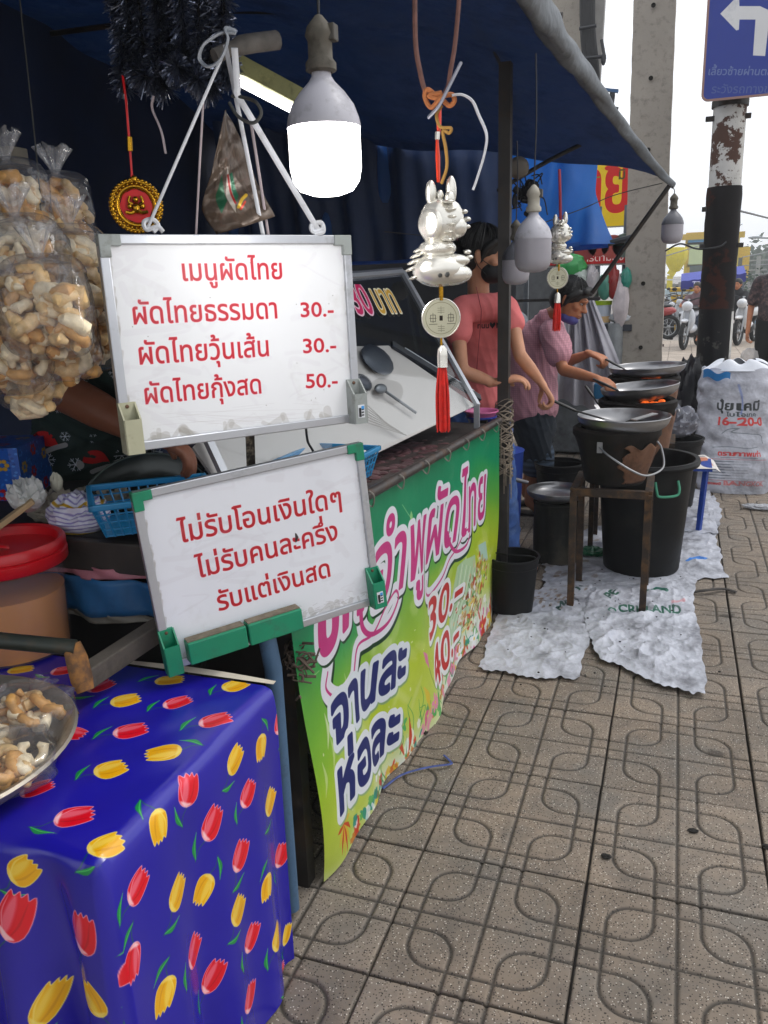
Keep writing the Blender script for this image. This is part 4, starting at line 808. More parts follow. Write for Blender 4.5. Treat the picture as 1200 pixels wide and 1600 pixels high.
# branch that carries the boards, dark tinsel above
q = MB(); a, b_ = P(335, 88, 1.36), P(433, 63, 1.46); q.tube(crv([a, (a*.6+b_*.4)+V(0, 0, .006), b_], 5), [.012]*5+[.016]*6, 9); q.build('branch', M('grey_bark', '#57534f', .9, var=.35, scale=30, bump=.6), smooth=True, tagd=('short grey piece of wood that carries the white boards', 'branch'))
q = MB(); rt = random.Random(2); cx = Pd(262, 40, 1.62)
strands = []
for k in range(9):
    p0 = P(165+k*23+rt.uniform(-10, 10), -60, 1.5+rt.uniform(-.05, .1)); p1 = P(190+k*20, 60+rt.uniform(-20, 60), 1.52); p2 = P(205+k*17+rt.uniform(-15, 20), 118+rt.uniform(-25, 22), 1.5+rt.uniform(-.04, .06)); strands.append(crv([p0, p1, p2], 16))
for st in strands:
    for p_ in st:
        for j in range(60):
            d = V(rt.gauss(0, 1), rt.gauss(0, 1), rt.gauss(0, 1)); d /= np.linalg.norm(d); L = rt.uniform(.014, .034); w_ = np.cross(d, V(rt.random(), rt.random(), rt.random())); w_ = w_/np.linalg.norm(w_)*.0011
            e = p_+d*L+V(0, 0, -L*.3); q.add([p_-w_, p_+w_, e+w_, e-w_], [(0, 1, 2, 3)])
tn = thing('tinsel_garland', 'thick tarnished black tinsel garland hanging from the canopy above the gold medallion', 'tinsel', (strands[3][-1]))
q.build('tinsel_strips', M('black_tinsel', '#7b8294', .28, .9, var=.5, scale=40, bump=0), tn); q = MB()
for st in strands: q.tube(st, .004, 5)
q.build('core_wire', black_m, tn)
# gold medallion
gold = M('gold_foil', '#b88a28', .26, 1, var=.15, bump=.3, bscale=200); redm = M('red_velvet', '#d01014', .5, var=.1)
mc = P(213, 322, 1.42); t = thing('gold_medallion', 'round gold medallion with a red centre hanging on a red ribbon', 'ornament', mc-V(0, 0, .05)); vd = (O0-mc); vd /= np.linalg.norm(vd); mx = np.cross(V(0, 0, 1), vd); mx /= np.linalg.norm(mx); mz = np.cross(vd, mx)
mfr = lambda a, b, d=0.: mc+mx*a+mz*b+vd*d
r0 = .0445; q = MB()
for rr_, wd in ((r0, .0055), (r0*.80, .005), (r0*.72, .0022)): q.tube([mfr(rr_*math.cos(a), rr_*math.sin(a)) for a in np.linspace(0, 2*math.pi, 40)], wd, 8, cap=False)
q.build('rim', gold, t, smooth=True); q = MB()
for k in range(40): a = 2*math.pi*k/40; q.ell(mfr(r0*1.06*math.cos(a), r0*1.06*math.sin(a), .003), .0038, nu=8, nv=6)
for k in range(30): a = 2*math.pi*k/30; q.ell(mfr(r0*.90*math.cos(a), r0*.90*math.sin(a), .006), .0030, nu=8, nv=6)
tag(q.build('bead_ring', gold, t, smooth=True), kind='stuff')
q = MB(); q.prism([(r0*.70*math.cos(a), r0*.70*math.sin(a)) for a in np.linspace(0, 2*math.pi, 9)[:-1]], -.003, .0, mfr); q.build('red_centre', redm, t)
q = MB(); q.ell(mfr(0, .012, .004), (.006, .006, .006)); q.ell(mfr(0, -.004, .004), (.008, .008, .010)); q.ell(mfr(-.012, 0, .004), (.005, .005, .006)); q.ell(mfr(.012, 0, .004), (.005, .005, .006))
for s_ in (-1, 1): q.tube(crv([mfr(0, -.006, .005), mfr(s_*.010, -.012, .006), mfr(s_*.020, -.010, .004)], 5), .0035, 7); q.tube(crv([mfr(s_*.006, .004, .005), mfr(s_*.013, .008, .005), mfr(s_*.010, .018, .004)], 5), .0025, 7)
q.ell(mfr(0, .048, 0), (.008, .006, .008)); q.build('relief_figure', gold, t, smooth=True)
q = MB(); q.tube([mfr(-.003, .052), mfr(-.002, .056), P(203, 232, 1.42), P(197, 158, 1.42), P(192, 120, 1.45)], .0045, 8, flat=.4); q.build('ribbon', M('red_ribbon', '#c0161a', .5, var=.15), t, smooth=True)
q = MB(); q.tube([P(203, 236, 1.415), P(202, 214, 1.415)], .0055, 8); q.build('ribbon_clasp', gold, t, smooth=True)
# faded conical packet
t = thing('faded_packet', 'faded brown tapering foil packet with traces of print hanging behind the white cords', 'packet', P(362, 368, 1.46))
tp = P(352, 172, 1.40); cv = Canvas(.12, .2, 900, (.34, .29, .25))
for k in range(60): cv.stroke([(random.uniform(.01, .11), random.uniform(0, .2)) for _ in range(2)], .003, random.choice([(.25, .21, .18), (.45, .40, .36), (.40, .30, .26)]), .35, False)
cv.poly([(.03, .04), (.05, .06), (.045, .11), (.03, .08)], (.12, .32, .22)); cv.poly([(.055, .03), (.068, .07), (.062, .115), (.05, .07)], (.70, .68, .64)); cv.poly([(.064, .05), (.074, .06), (.072, .10), (.066, .10)], (.15, .38, .28)); cv.stroke([(.062, .05), (.061, .10)], .004, (.6, .12, .12)); cv.stroke([(.064, .04), (.075, .05), (.088, .055)], .006, (.75, .6, .15)); cv.stroke([(.066, .035), (.08, .045)], .004, (.7, .2, .1))
pim = cv.image('packet_print'); pts = {0: [(352, 172), (330, 270), (316, 325), (338, 366)], 1: [(352, 172), (375, 215), (402, 285), (430, 338)]}
def pk(u, v):
    l = crv([P(*q_, 1.40) for q_ in pts[0]], 8); r_ = crv([P(*q_, 1.46) for q_ in pts[1]], 8); k = min(int((1-v)*(len(l)-1)), len(l)-2); f = (1-v)*(len(l)-1)-k
    a = l[k]+(l[k+1]-l[k])*f; b2 = r_[k]+(r_[k+1]-r_[k])*f; q_ = a+(b2-a)*u; return q_+vd*(.022*math.sin(math.pi*u)*(1-v*.7)+.003*math.sin(u*17+v*20)+.004*math.sin(v*31))
q = MB(); q.grid(pk, 24, 24); q.build('foil', M('packet_foil', (1, 1, 1), .32, .25, var=.15, bump=.8, bscale=40, img=pim, bdist=.004), t, smooth=True, solid=.001)
q = MB(); q.grid(lambda u, v: pk(u, v)-vd*(.05*math.sin(math.pi*u)*(1-v*.8)+.002), 14, 14); q.build('back', M('packet_back', '#4c4038', .5, .2, var=.3), t, smooth=True)
# dragon ornaments (a plain silver mascot-like dragon head-down figure with a coin and tassel)
silver = M('silver_chrome', '#dedbd2', .27, .72, var=.10, bump=.25, bscale=60, dirt_shade='#b9ab70', dscale=16, damt=.18); tass = M('red_tassel', '#c81e14', .7, var=.2, scale=90, bump=.6, bscale=160)
def dragon(c, s, rot, label, cord_pts, cord_m_):
    """c: centre of the figure, s: its height"""
    t = thing('silver_ornament', label, 'ornament', c); cz, sz = math.cos(rot), math.sin(rot); X = V(cz, sz, 0); Y = V(-sz, cz, 0)
    F = lambda a, b, d=0.: c+s*(X*a+V(0, 0, 1)*b-Y*d)
    Rm = np.stack([X, -Y, V(0, 0, 1)], 1); q = MB()
    q.ell(F(-.02, .14), (s*.19, s*.17, s*.235), Rm)                      # belly
    q.ell(F(.10, .16), (s*.14, s*.13, s*.20), Rm); q.ell(F(.16, .10), (s*.11, s*.12, s*.11), Rm)
    q.ell(F(-.02, -.30), (s*.27, s*.20, s*.17), Rm); q.ell(F(.10, -.35), (s*.22, s*.16, s*.11), Rm); q.ell(F(.10, -.22), (s*.20, s*.14, s*.07), Rm)
    q.ell(F(-.03, -.10), (s*.19, s*.16, s*.10), Rm)
    for a, b, d, r1, r2 in ((-.09, .42, .03, .055, .12), (.115, .44, -.02, .055, .14), (.09, .36, .05, .05, .07), (0, .40, 0, .04, .05)): q.ell(F(a, b, d), (s*r1, s*r1*.8, s*r2), Rm)
    body = q.build('body', silver, t, smooth=True)
    q = MB(); q.lathe([(0, .03), (.10, .028), (.135, .012), (.15, -.02)], F(-.12, .13, .10), 24, axis=(-X*.72-Y*.70)); 
    o_ = q
    o_.v = [tuple(np.array(F(-.12, .13, .10))+(np.array(v)-np.array(F(-.12, .13, .10)))*s) for v in o_.v]; o_.build('belly_shield', silver, t, smooth=True)
    q = MB()
    for k in range(7):
        b = .33-k*.07; q.ell(F(.07+.02*math.sin(k), b, .11), (s*.065, s*.05, s*.018), Rm, nu=10, nv=6)
    for k in range(6): b = .24-k*.0; 
    tag(q.build('belly_scales', silver, t, smooth=True), kind='stuff')
    for k, (a, b) in enumerate(((-.20, -.10), (-.235, -.155), (-.265, -.215), (-.285, -.28), (-.25, -.36))): q = MB(); q.ell(F(a, b, .02), (s*.085, s*.04, s*.020), np.array(Rm) @ np.array([[.94, 0, -.34], [0, 1, 0], [.34, 0, .94]]), nu=10, nv=6); q.build('mane_tuft', silver, t, smooth=True)
    for k, (a, b) in enumerate(((.24, .24), (.27, .17), (.265, .10), (.27, -.14), (.29, -.19))): q = MB(); q.ell(F(a, b, 0), (s*.04, s*.04, s*.024), Rm, nu=8, nv=6); q.build('snout_bump', silver, t, smooth=True)
    q = MB(); q.ell(F(.04, -.35, .185), (s*.024, s*.01, s*.03), Rm); q.ell(F(-.03, -.35, .18), (s*.024, s*.01, s*.03), Rm); q.build('eye', M('ornament_dark', '#4a4a48', .4, .5), t, smooth=True)
    q = MB(); q.tube([F(.0, -.44), F(0, -.60)], s*.022, 8); q.build('link', gold, t)
    return t, F, X, Y
def coin(t, c, r, X, Y, name):
    cv = Canvas(.1, .1, 2200, (.70, .69, .60)); cc = (.05, .05)
    for rr_ in (.046, .038): cv.stroke([(.05+rr_*math.cos(a), .05+rr_*math.sin(a)) for a in np.linspace(0, 6.3, 50)], .0012, (.45, .44, .36), 1, False)
    cv.poly([(.046, .044), (.054, .044), (.054, .056), (.046, .056)], (.12, .09, .07))
    for y0, k in ((.070, 1), (.026, 1)):
        for yy_ in range(3): cv.stroke([(.042, y0-.006+yy_*.005), (.058, y0-.006+yy_*.005)], .0013, (.48, .47, .40), 1, False)
        cv.stroke([(.05, y0-.009), (.05, y0+.008)], .0013, (.48, .47, .40), 1, False)
    for x0 in (.068, .024):
        cv.stroke([(x0, .042), (x0+.012, .042), (x0+.012, .058), (x0, .058), (x0, .042)], .0014, (.30, .29, .25), 1, False); cv.stroke([(x0-.002, .050), (x0+.014, .050)], .0013, (.30, .29, .25), 1, False); cv.stroke([(x0+.006, .040), (x0+.006, .062)], .0013, (.30, .29, .25), 1, False); cv.stroke([(x0-.003, .036), (x0+.016, .036)], .0014, (.30, .29, .25), 1, False)
    im = cv.image(name); q = MB(); b = []
    N = -Y
    q.grid(lambda u, v: c+(X*math.cos(2*math.pi*u)+V(0, 0, 1)*math.sin(2*math.pi*u))*r*v*.97+N*.0022, 40, 3, uv=False)
    for j in range(4):
        for i in range(41): a = 2*math.pi*i/40; q.uv[j*41+i] = (.5+.47*math.cos(a)*j/3, .5+.47*math.sin(a)*j/3)
    o_ = q.build('coin_face', M(name+'_m', (1, 1, 1), .35, .55, var=.08, bump=.2, bscale=120, img=im), t, smooth=True)
    q = MB(); q.lathe([(0, -.002), (r*.95, -.002), (r, 0), (r, .002), (r*.96, .0028), (r*.93, .0018)], c, 40, axis=N); q.build('coin', silver, t, smooth=True)
dc = P(688, 372, 1.42); s_ = .172
d1, F, X, Y = dragon(dc, s_, YAW+.05, 'large silver dragon ornament with coin and tassel hanging on brown cords by the counter', None, None)
cc = P(689, 497, 1.42); q = MB(); q.tube([F(0, -.58), cc+V(0, 0, .036)], .0025, 8); q.tube([cc+V(0, 0, -.034), cc+V(0, 0, -.052)], .0022, 6); q.build('link', gold, d1)
coin(d1, cc, .0345, X, Y, 'coin_print')
a = P(691, 545, 1.42); q = MB(); q.lathe([(.003, .006), (.008, 0), (.0095, -.012), (.009, -.03), (.0095, -.032)], a, 16); q.build('tassel_cap', silver, d1, smooth=True)
def tassel(t, top, bot, r, n=46):
    q = MB(); rr_ = random.Random(9)
    for k in range(n):
        an = rr_.random()*6.28; rad = r*math.sqrt(rr_.random()); o1 = V(math.cos(an), math.sin(an), 0)*rad; q.tube(crv([top+o1*.6, top*.55+bot*.45+o1*1.05+V(rr_.uniform(-.001, .001), 0, 0), bot+o1*1.15+V(0, 0, rr_.uniform(-.004, .003))], 3), .0016, 4)
    q.build('tassel', tass, t, smooth=True)
tassel(d1, P(691, 571, 1.42), P(693, 672, 1.42), .0105)
brn = M('brown_cord', '#6d4a42', .8, var=.3, scale=60); org = M('orange_string', '#a8663a', .85, var=.25, scale=50)
rope('brown_cord', [P(648, -60, 1.44), P(649, 60, 1.43), P(656, 110, 1.42), P(666, 145, 1.42), P(682, 152, 1.42)], .0042, brn, 'left brown cord that carries the large silver ornament')
rope('brown_cord', [P(722, -60, 1.44), P(712, 60, 1.43), P(704, 110, 1.42), P(700, 135, 1.42), P(690, 152, 1.42)], .0038, brn, 'right brown cord that carries the large silver ornament')
rope('string_bow', [P(684, 152, 1.42), P(668, 140, 1.41), P(664, 152, 1.41), P(674, 168, 1.41), P(690, 152, 1.40), P(706, 148, 1.41), P(710, 158, 1.41), P(702, 165, 1.41), P(690, 156, 1.41), P(670, 150, 1.41), P(690, 145, 1.41)], .0040, org, 'orange brown string bow above the large silver ornament')
rope('string_bow', [P(690, 165, 1.415), P(682, 180, 1.41), P(688, 198, 1.41), P(704, 200, 1.41), P(702, 208, 1.41), P(692, 205, 1.41), P(697, 235, 1.41), P(698, 262, 1.415), P(690, 287, 1.42)], .0028, M('amber_string', '#9c7434', .8, var=.2), 'amber string running down beside the orange ribbon to the ornament')
rope('white_tape', [P(720, 98, 1.40), P(700, 138, 1.39), P(686, 165, 1.39), P(670, 183, 1.40)], .0062, M('translucent_tube', '#9a9ca8', .4, var=.2), 'short stiff whitish tape stuck through the string bow', flat=.45)
rope('white_tape', [P(706, 149, 1.405), P(722, 148, 1.41), P(738, 158, 1.42), P(748, 180, 1.43), P(760, 210, 1.43), P(757, 240, 1.43), P(745, 280, 1.43), P(739, 297, 1.43)], .0048, cord_m, 'long curved white tape end dangling right of the large silver ornament', flat=.4)
q = MB(); a = [P(687, 165, 1.42), P(686, 192, 1.42), P(685, 212, 1.42)]; q.tube(a, [.006, .0075, .005], 9, flat=.5); q.tube([P(683, 216, 1.42), P(684, 245, 1.42), P(685, 285, 1.42)], [.004, .0072, .0055], 9, flat=.5); q.build('orange_ribbon', M('orange_ribbon', '#e03a16', .5, var=.1), d1, smooth=True)
q = MB(); q.tube([P(684, 206, 1.415), P(683, 218, 1.415)], .0042, 8); q.build('clasp', silver, d1)
dc2 = P(874, 377, 2.7); d2, F2, X2, Y2 = dragon(dc2, .148, YAW-.75, 'smaller silver dragon ornament with coin and tassel before the bright blue tarpaulin', None, None)
cc = P(871, 434, 2.7); coin(d2, cc, .034, X, Y, 'coin_print_b'); q = MB(); q.tube([F2(0, -.45), cc+V(0, 0, .03)], .002, 6); q.tube([cc-V(0, 0, .03), P(871, 460, 2.7)], .002, 6); q.build('link', gold, d2)
q = MB(); q.lathe([(.003, .006), (.009, 0), (.010, -.026)], P(871, 460, 2.7), 12); q.build('tassel_cap', silver, d2, smooth=True); tassel(d2, P(871, 470, 2.7), P(869, 516, 2.7), .0115, 30)
rope('cord', [P(876, 352, 2.7), P(875, 300, 2.7), P(874, 265, 2.72)], .0045, M('dull_red', '#8c2233', .7), None, parent=d2)
# lamp-like disc and dark cluster under the rod
t = thing('spot_lamp', 'small dull round lamp face with a dark tangle of fittings near the steel post', 'lamp', P(815, 320, 3.9))
q = MB(); c_ = P(810, 262, 3.88); ax_ = (O0-c_)/np.linalg.norm(O0-c_); q.lathe([(0, .02), (.03, .018), (.045, .008), (.047, -.01), (.03, -.05), (0, -.055)], c_, 24, axis=ax_); q.build('lamp_face', M('dull_lamp', '#6d665c', .5, var=.2), t, smooth=True)
q = MB(); rr_ = random.Random(8)
for k in range(20): c_ = P(822+rr_.gauss(0, 10), 298+rr_.gauss(0, 14), 3.95+rr_.uniform(-.04, .06)); q.ell(c_, (rr_.uniform(.01, .03), rr_.uniform(.01, .03), rr_.uniform(.01, .035)), nu=7, nv=5)
for k in range(14): a = P(822+rr_.gauss(0, 10), 290+rr_.gauss(0, 12), 3.95); q.tube(crv([a, a+V(rr_.uniform(-.04, .04), 0, rr_.uniform(-.05, .02)), a+V(rr_.uniform(-.05, .07), 0, rr_.uniform(-.10, .0))], 4), .003, 5)
q.build('fittings', M('black_fittings', '#1c1c1e', .6, var=.3), t, smooth=True)
# ------------------------------------------------------------------ bags of puffed snacks
film = film_mat('clear_film')
snk = [M('puffed_snack_a', '#e6c48c', .45, dirt_shade='#bf7c38', dscale=22, damt=.32, var=.25, scale=60, bump=.6, bscale=120, sss=.0), M('puffed_snack_b', '#f3e3c0', .45, dirt_shade='#cf9a58', dscale=22, damt=.3, var=.25, scale=60, bump=.6, bscale=120), M('puffed_snack_c', '#d4a05c', .45, var=.25, scale=60, bump=.6, bscale=120)]
def curl_mesh(q, c, s, rr_):
    ax1 = V(rr_.gauss(0, 1), rr_.gauss(0, 1), rr_.gauss(0, 1)); ax1 /= np.linalg.norm(ax1); ax2 = np.cross(ax1, V(rr_.random(), rr_.random(), 1)); ax2 /= np.linalg.norm(ax2); pts = []; n_ = 10; tot = rr_.uniform(4.4, 6.0)
    for j in range(n_): a = tot*j/(n_-1); pts.append(c+s*(ax1*math.cos(a)+ax2*math.sin(a))*rr_.uniform(.82, 1.18)+np.cross(ax1, ax2)*s*(.35*j/n_+rr_.uniform(-.15, .15)))
    q.tube(pts, [s*.25]+[s*rr_.uniform(.38, .66) for _ in range(n_-2)]+[s*.3], 8)
def snack_bag(c, w_, h_, d_, n_, seed, label, group=None, top=None, tilt=0.0, curl=.017, view=True, lying=False):
    rr_ = random.Random(seed); t = thing('snack_bag', label, 'snack bag', c-V(0, 0, h_/2), group); X = V(math.cos(YAW+tilt), math.sin(YAW+tilt), 0); Yv = V(-X[1], X[0], 0); Z = V(0, 0, 1)
    if lying: Z, Yv = Yv, V(0, 0, 1)
    sel = [[], [], []]
    for k in range(n_):
        u = rr_.uniform(-1, 1); v = rr_.uniform(-1, 1); e = rr_.uniform(-1, 1)
        if u*u+v*v+e*e > 1.35: continue
        sel[rr_.randrange(3)].append(c+X*u*w_*.34+Z*(v*h_*.36-.008)+Yv*e*d_*.26)
    for i in range(3):
        if sel[i]:
            q = MB()
            for p_ in sel[i]: curl_mesh(q, p_, rr_.uniform(.7, 1.15)*curl, rr_)
            tag(q.build('puffed_snack', snk[i], t, smooth=True), kind='stuff')
    def sf(u, v):
        a = 2*math.pi*u; ph = math.pi*(v-.5); e = .55; cu_ = lambda x: math.copysign(abs(x)**e, x)
        x = cu_(math.cos(a))*cu_(math.cos(ph)); y = cu_(math.sin(a))*cu_(math.cos(ph)); z = cu_(math.sin(ph)); w2 = 1+.05*math.sin(a*5+z*6+seed)+.03*math.sin(a*11+z*13)
        return c+X*x*w_/2*w2+Yv*y*d_/2*w2+Z*z*h_/2
    q = MB(); q.grid(sf, 36, 20, uv=False); q.build('plastic_film', film, t, smooth=True, auto=False)
    a = c+Z*h_*.46; fan = .022 if lying else .030
    def gt(u, v):
        an = 6.283*u; rr3 = (.006 if not lying else .005)+fan*abs(v-.18)**1.2*(1+.45*math.sin(u*44+seed)); rr3 = rr3+(w_*.30*max(0, .18-v)/.18)
        return a+X*math.cos(an)*rr3+Yv*math.sin(an)*rr3*.6+Z*((v-.18)*.062+.006*math.sin(u*31)*v)
    q = MB(); q.grid(gt, 40, 12, uv=False); q.build('gathered_top', film_mat('film_bunch', refl=.06, haze=.14, scale=30), t, smooth=True, auto=False)
    if lying: q = MB(); q.tube([a-X*.013, a+X*.013], .005, 8); q.build('rubber_band', redm, t)
    return t
BG = [(20, 325, 1.50, .13, .16, 21, 'snack bag topmost at the left edge of the photo'), (95, 335, 1.62, .12, .15, 22, 'snack bag with a crumpled clear top just left of the gold medallion'), (35, 425, 1.42, .155, .18, 23, 'plump snack bag at the left edge in the middle of the hanging bunch'), (118, 430, 1.52, .13, .17, 24, 'snack bag hanging right against the menu board left edge'),
      (72, 480, 1.36, .14, .16, 25, 'frontmost snack bag in the middle of the bunch'), (15, 535, 1.42, .13, .17, 26, 'lowest snack bag at the left edge of the photo'), (92, 530, 1.46, .13, .14, 27, 'lowest snack bag nearest the menu board, above the bare arm'), (-40, 470, 1.5, .15, .22, 28, 'snack bag half outside the left edge of the photo'), (45, 600, 1.52, .10, .09, 29, 'small half empty snack bag hanging below the others'), (140, 520, 1.6, .10, .14, 30, 'snack bag partly hidden behind the menu board')]
for a, b, d, w_, h_, sd_, lb in BG: snack_bag(Pd(a, b, d), w_*1.05, h_*1.08, .085, 50, sd_, lb, 'clear bags of curled puffed snacks hanging in a bunch', tilt=random.uniform(-.4, .4), curl=.0205)
rope('hanging_string', [Pd(60, 200, 1.58)+V(0, 0, .3), Pd(62, 300, 1.56), Pd(60, 420, 1.54)], .0015, dkc, 'string that carries the bunch of snack bags')
q = MB(); q.box(P(8, 246, 1.5), (.08, .05, .035)); q.build('wooden_block', wood, tagd=('end of a brown wooden beam above the snack bags', 'beam'), bevel=.003)
# ------------------------------------------------------------------ things on and behind the near table
jar = M('clear_plastic_jar', '#9c8f9e', .15, var=0, bump=0, alpha=.22, spec=.8); liq = M('amber_liquid', '#d8934c', .12, var=.1, scale=4, bump=0, spec=.7); redl = M('red_plastic', '#c3121f', .32, var=.05, bump=.05, sss=0)
c = G(30, 1030, ZT); c = V(c[0]-.045, c[1]+.045, ZT+.004); t = thing('lidded_jar', 'large clear plastic jar of amber liquid with a red lid on the tulip cloth', 'jar', c)
R_ = .122; Hj = .205
q = MB(); q.lathe([(0, 0), (R_*.90, 0), (R_*.93, .01), (R_*.97, Hj), (R_*.97, Hj+.01)], c, 40); q.build('jar_wall', jar, t, smooth=True)
q = MB(); q.lathe([(0, .004), (R_*.90, .004), (R_*.935, Hj*.66), (0, Hj*.66)], c, 40); q.build('liquid', liq, t, smooth=True)
q = MB(); q.lathe([(R_*1.04, Hj-.012), (R_*1.07, Hj-.008), (R_*1.07, Hj+.012), (R_*1.03, Hj+.015), (R_*1.06, Hj+.018), (R_*1.06, Hj+.035), (R_*1.02, Hj+.040), (R_*.95, Hj+.036), (R_*.93, Hj+.018), (0, Hj+.016)], c, 44); lid = q.build('lid', redl, t, smooth=True)
q = MB(); q.tube(crv([c+V(-.11, -.05, Hj+.06), c+V(-.05, -.02, Hj+.035), c+V(0, .0, Hj+.025), c+V(.01, .01, Hj+.02)], 5), [.012]*10+[.008]*6, 9, flat=.5); q.build('red_spoon', redl, t, smooth=True)
# tray of snacks
steel = M('brushed_steel', '#a39b8e', .34, .6, var=.12, scale=10, bump=.1, dirt_shade='#4c453c', dscale=10, damt=.3)
c = V(-1.12, .835, ZT+.006); t = thing('steel_tray', 'round steel tray with tied bags of fried snacks at the front of the tulip cloth', 'tray', c)
R_ = .250; q = MB(); q.lathe([(0, 0), (R_*.72, 0), (R_*.86, .018), (R_*.96, .045), (R_, .048), (R_*1.015, .044), (R_*1.0, .040), (R_*.88, .012), (R_*.72, -.004), (0, -.004)], c, 64); q.build('tray_body', steel, t, smooth=True)
snack_bag(G(22, 1120, .715), .19, .16, .07, 44, 51, 'tied bag of fried snacks with a red band nearest the rusty pipe end', 'tied bags of fried snacks on the tray', curl=.017, lying=True)
snack_bag(G(-5, 1195, .705), .17, .15, .065, 38, 52, 'tied bag of fried snacks at the front of the steel tray', 'tied bags of fried snacks on the tray', curl=.017, lying=True, tilt=.5)
snack_bag(G(-75, 1130, .72), .16, .13, .07, 30, 53, 'tied bag of fried snacks in the middle of the steel tray', 'tied bags of fried snacks on the tray', curl=.017, lying=True, tilt=-.4)
# pipe with a rusty flattened end and the beam behind it
t = thing('rail_pipe', 'dark green steel pipe with a rusty flattened end resting above the tulip cloth', 'pipe', P(100, 1010, 1.10)); rust = M('rusty_steel', '#5e4430', .8, .3, var=.3, dirt_shade='#a8763e', dscale=26, damt=.65)
a, b_ = P(-60, 995, 1.02), P(118, 1012, 1.10); q = MB(); q.tube([a, b_], .0150, 12); q.build('pipe', M('dark_green_pipe', '#2c322d', .45, .3, var=.2, dirt_shade='#5b4632', dscale=20, damt=.3), t, smooth=True)
q = MB(); c_ = [P(112, 1006, 1.10), P(120, 1030, 1.095), P(128, 1062, 1.085), P(134, 1080, 1.08)]; q.tube(c_, [.017, .021, .021, .016], 12, flat=.55); q.build('flattened_end', rust, t, smooth=True, bevel=0)
q = MB(); q.bar(P(128, 1062, 1.10), P(275, 965, 1.34), .035, .040); q.build('rail_beam', M('dusty_beam', '#57514a', .85, var=.3, scale=15, dirt_shade='#2d2926', dscale=8, damt=.5), tagd=('dusty grey beam running from the rusty pipe end to behind the notice board', 'beam'), bevel=.003)
# blue steel leg and twigs beside the cloth
q = MB(); q.tube([P(415, 985, 1.40), P(427, 1045, 1.40), V(*P(427, 1045, 1.40)[:2], .02)], .019, 14); q.build('blue_post', M('blue_steel', '#4f6d8c', .5, .3, var=.15, dirt_shade='#3c4650', dscale=12, damt=.4), smooth=True, tagd=('dusty blue steel post between the notice board and the tulip cloth', 'post'))
q = MB(); rr_ = random.Random(3); c_ = P(458, 1035, 1.46)
for k in range(34): a = c_+V(rr_.gauss(0, .012), rr_.gauss(0, .012), rr_.gauss(0, .02)); q.tube(crv([a, a+V(rr_.uniform(-.02, .03), rr_.uniform(0, .03), rr_.uniform(-.02, .02)), a+V(rr_.uniform(-.02, .05), rr_.uniform(0, .05), rr_.uniform(-.04, .03))], 4), rr_.uniform(.0012, .0035), 5)
q.build('dry_twigs', M('dry_twig', '#5d4f45', .9, var=.3), smooth=True, tagd=('tangle of dry twigs and string between the tulip cloth and the banner', 'twigs'))
# shelf behind the near table, with its clutter
t = thing('stall_shelf', 'dark shelf with blue and pink covered edge behind the lidded jar', 'shelf', (-1.5, 1.6, 0)); dkm = M('dark_shelf', '#211f1e', .75, var=.3)
SH = .885
q = MB(); q.box((-1.60, 1.82, SH-.015), (1.24, .84, .03)); q.build('shelf_board', dkm, t); q = MB(); q.box((-1.60, 1.395, SH-.035), (1.24, .03, .07)); q.build('shelf_edge', M('shelf_edge', '#2f2a27', .6, var=.3, dirt_shade='#57504a', dscale=12, damt=.3), t, bevel=.004)
def wav(z0, z1, col, nm, amp, y0):
    q = MB(); q.grid(lambda u, v: V(-2.1+1.16*u, y0+.008*math.sin(u*37)+.006*math.sin(u*71+v*3), z0+(z1-z0)*v+amp*math.sin(u*29+1)*(1-v)), 60, 6); return q.build(nm, M(nm, col, .55, var=.25, scale=12, bump=.5, bscale=30, dirt_shade='#2c3940', dscale=7, damt=.35), t, smooth=True, solid=.003)
wav(.800, .825, '#b0707c', 'pink_cloth', .004, 1.385); wav(.715, .800, '#1f5f92', 'blue_cover', .006, 1.38); wav(.695, .715, '#7d7a70', 'pale_fringe', .006, 1.39)
q = MB(); q.box((-1.60, 1.5, .42), (1.2, .02, .55)); q.build('lower_panel', M('lower_panel', '#1b1917', .8, var=.3), t)
for x in (-2.15, -1.02): q = MB(); q.bar((x, 1.45, 0), (x, 1.45, SH-.03), .05); q.build('leg', dkm, t)
# clutter on the shelf
cv = Canvas(.3, .3, 700, (.10, .35, .72)); 
for k in range(240):
    x, y = random.uniform(0, .3), random.uniform(0, .3); cv.poly([(x+.006*math.cos(a), y+.006*math.sin(a)) for a in np.linspace(0, 6.28, 7)[:-1]], random.choice([(.2, .5, .85), (.06, .22, .55), (.35, .62, .9)]), alpha=.7)
for x, y, col in ((.04, .2, (.75, .6, .2)), (.12, .16, (.7, .12, .12)), (.24, .22, (.8, .6, .15)), (.22, .08, (.7, .12, .14)), (.08, .06, (.7, .58, .25)), (.14, .26, (.75, .15, .1))):
    for k in range(6): a = k*1.05; cv.poly([(x+.018*math.cos(a)+.010*math.cos(b), y+.02*math.sin(a)+.010*math.sin(b)) for b in np.linspace(0, 6.28, 9)[:-1]], col)
q = MB(); bc = P(-5, 800, 1.62); 
fb = lambda a, b, d: bc+V(a*.94, a*.34, b)+V(-.34, .94, 0)*d
for f_ in ([(-.15, 0), (.075, 0), (.08, .17), (-.15, .17)],): q.grid(lambda u, v: fb(-.15+.23*u, .17*v, .006*math.sin(u*12)), 10, 8)
q.grid(lambda u, v: fb(-.15+.23*u, .17, .2*v), 6, 4); q.grid(lambda u, v: fb(.08, .17*v, .2*u), 6, 4)
q.build('patterned_box', M('patterned_film', (1, 1, 1), .3, var=.1, img=cv.image('blue_pattern'), bump=.3, bscale=20), tagd=('box wrapped in blue cloth with red and ochre flowers at the left edge', 'box'))
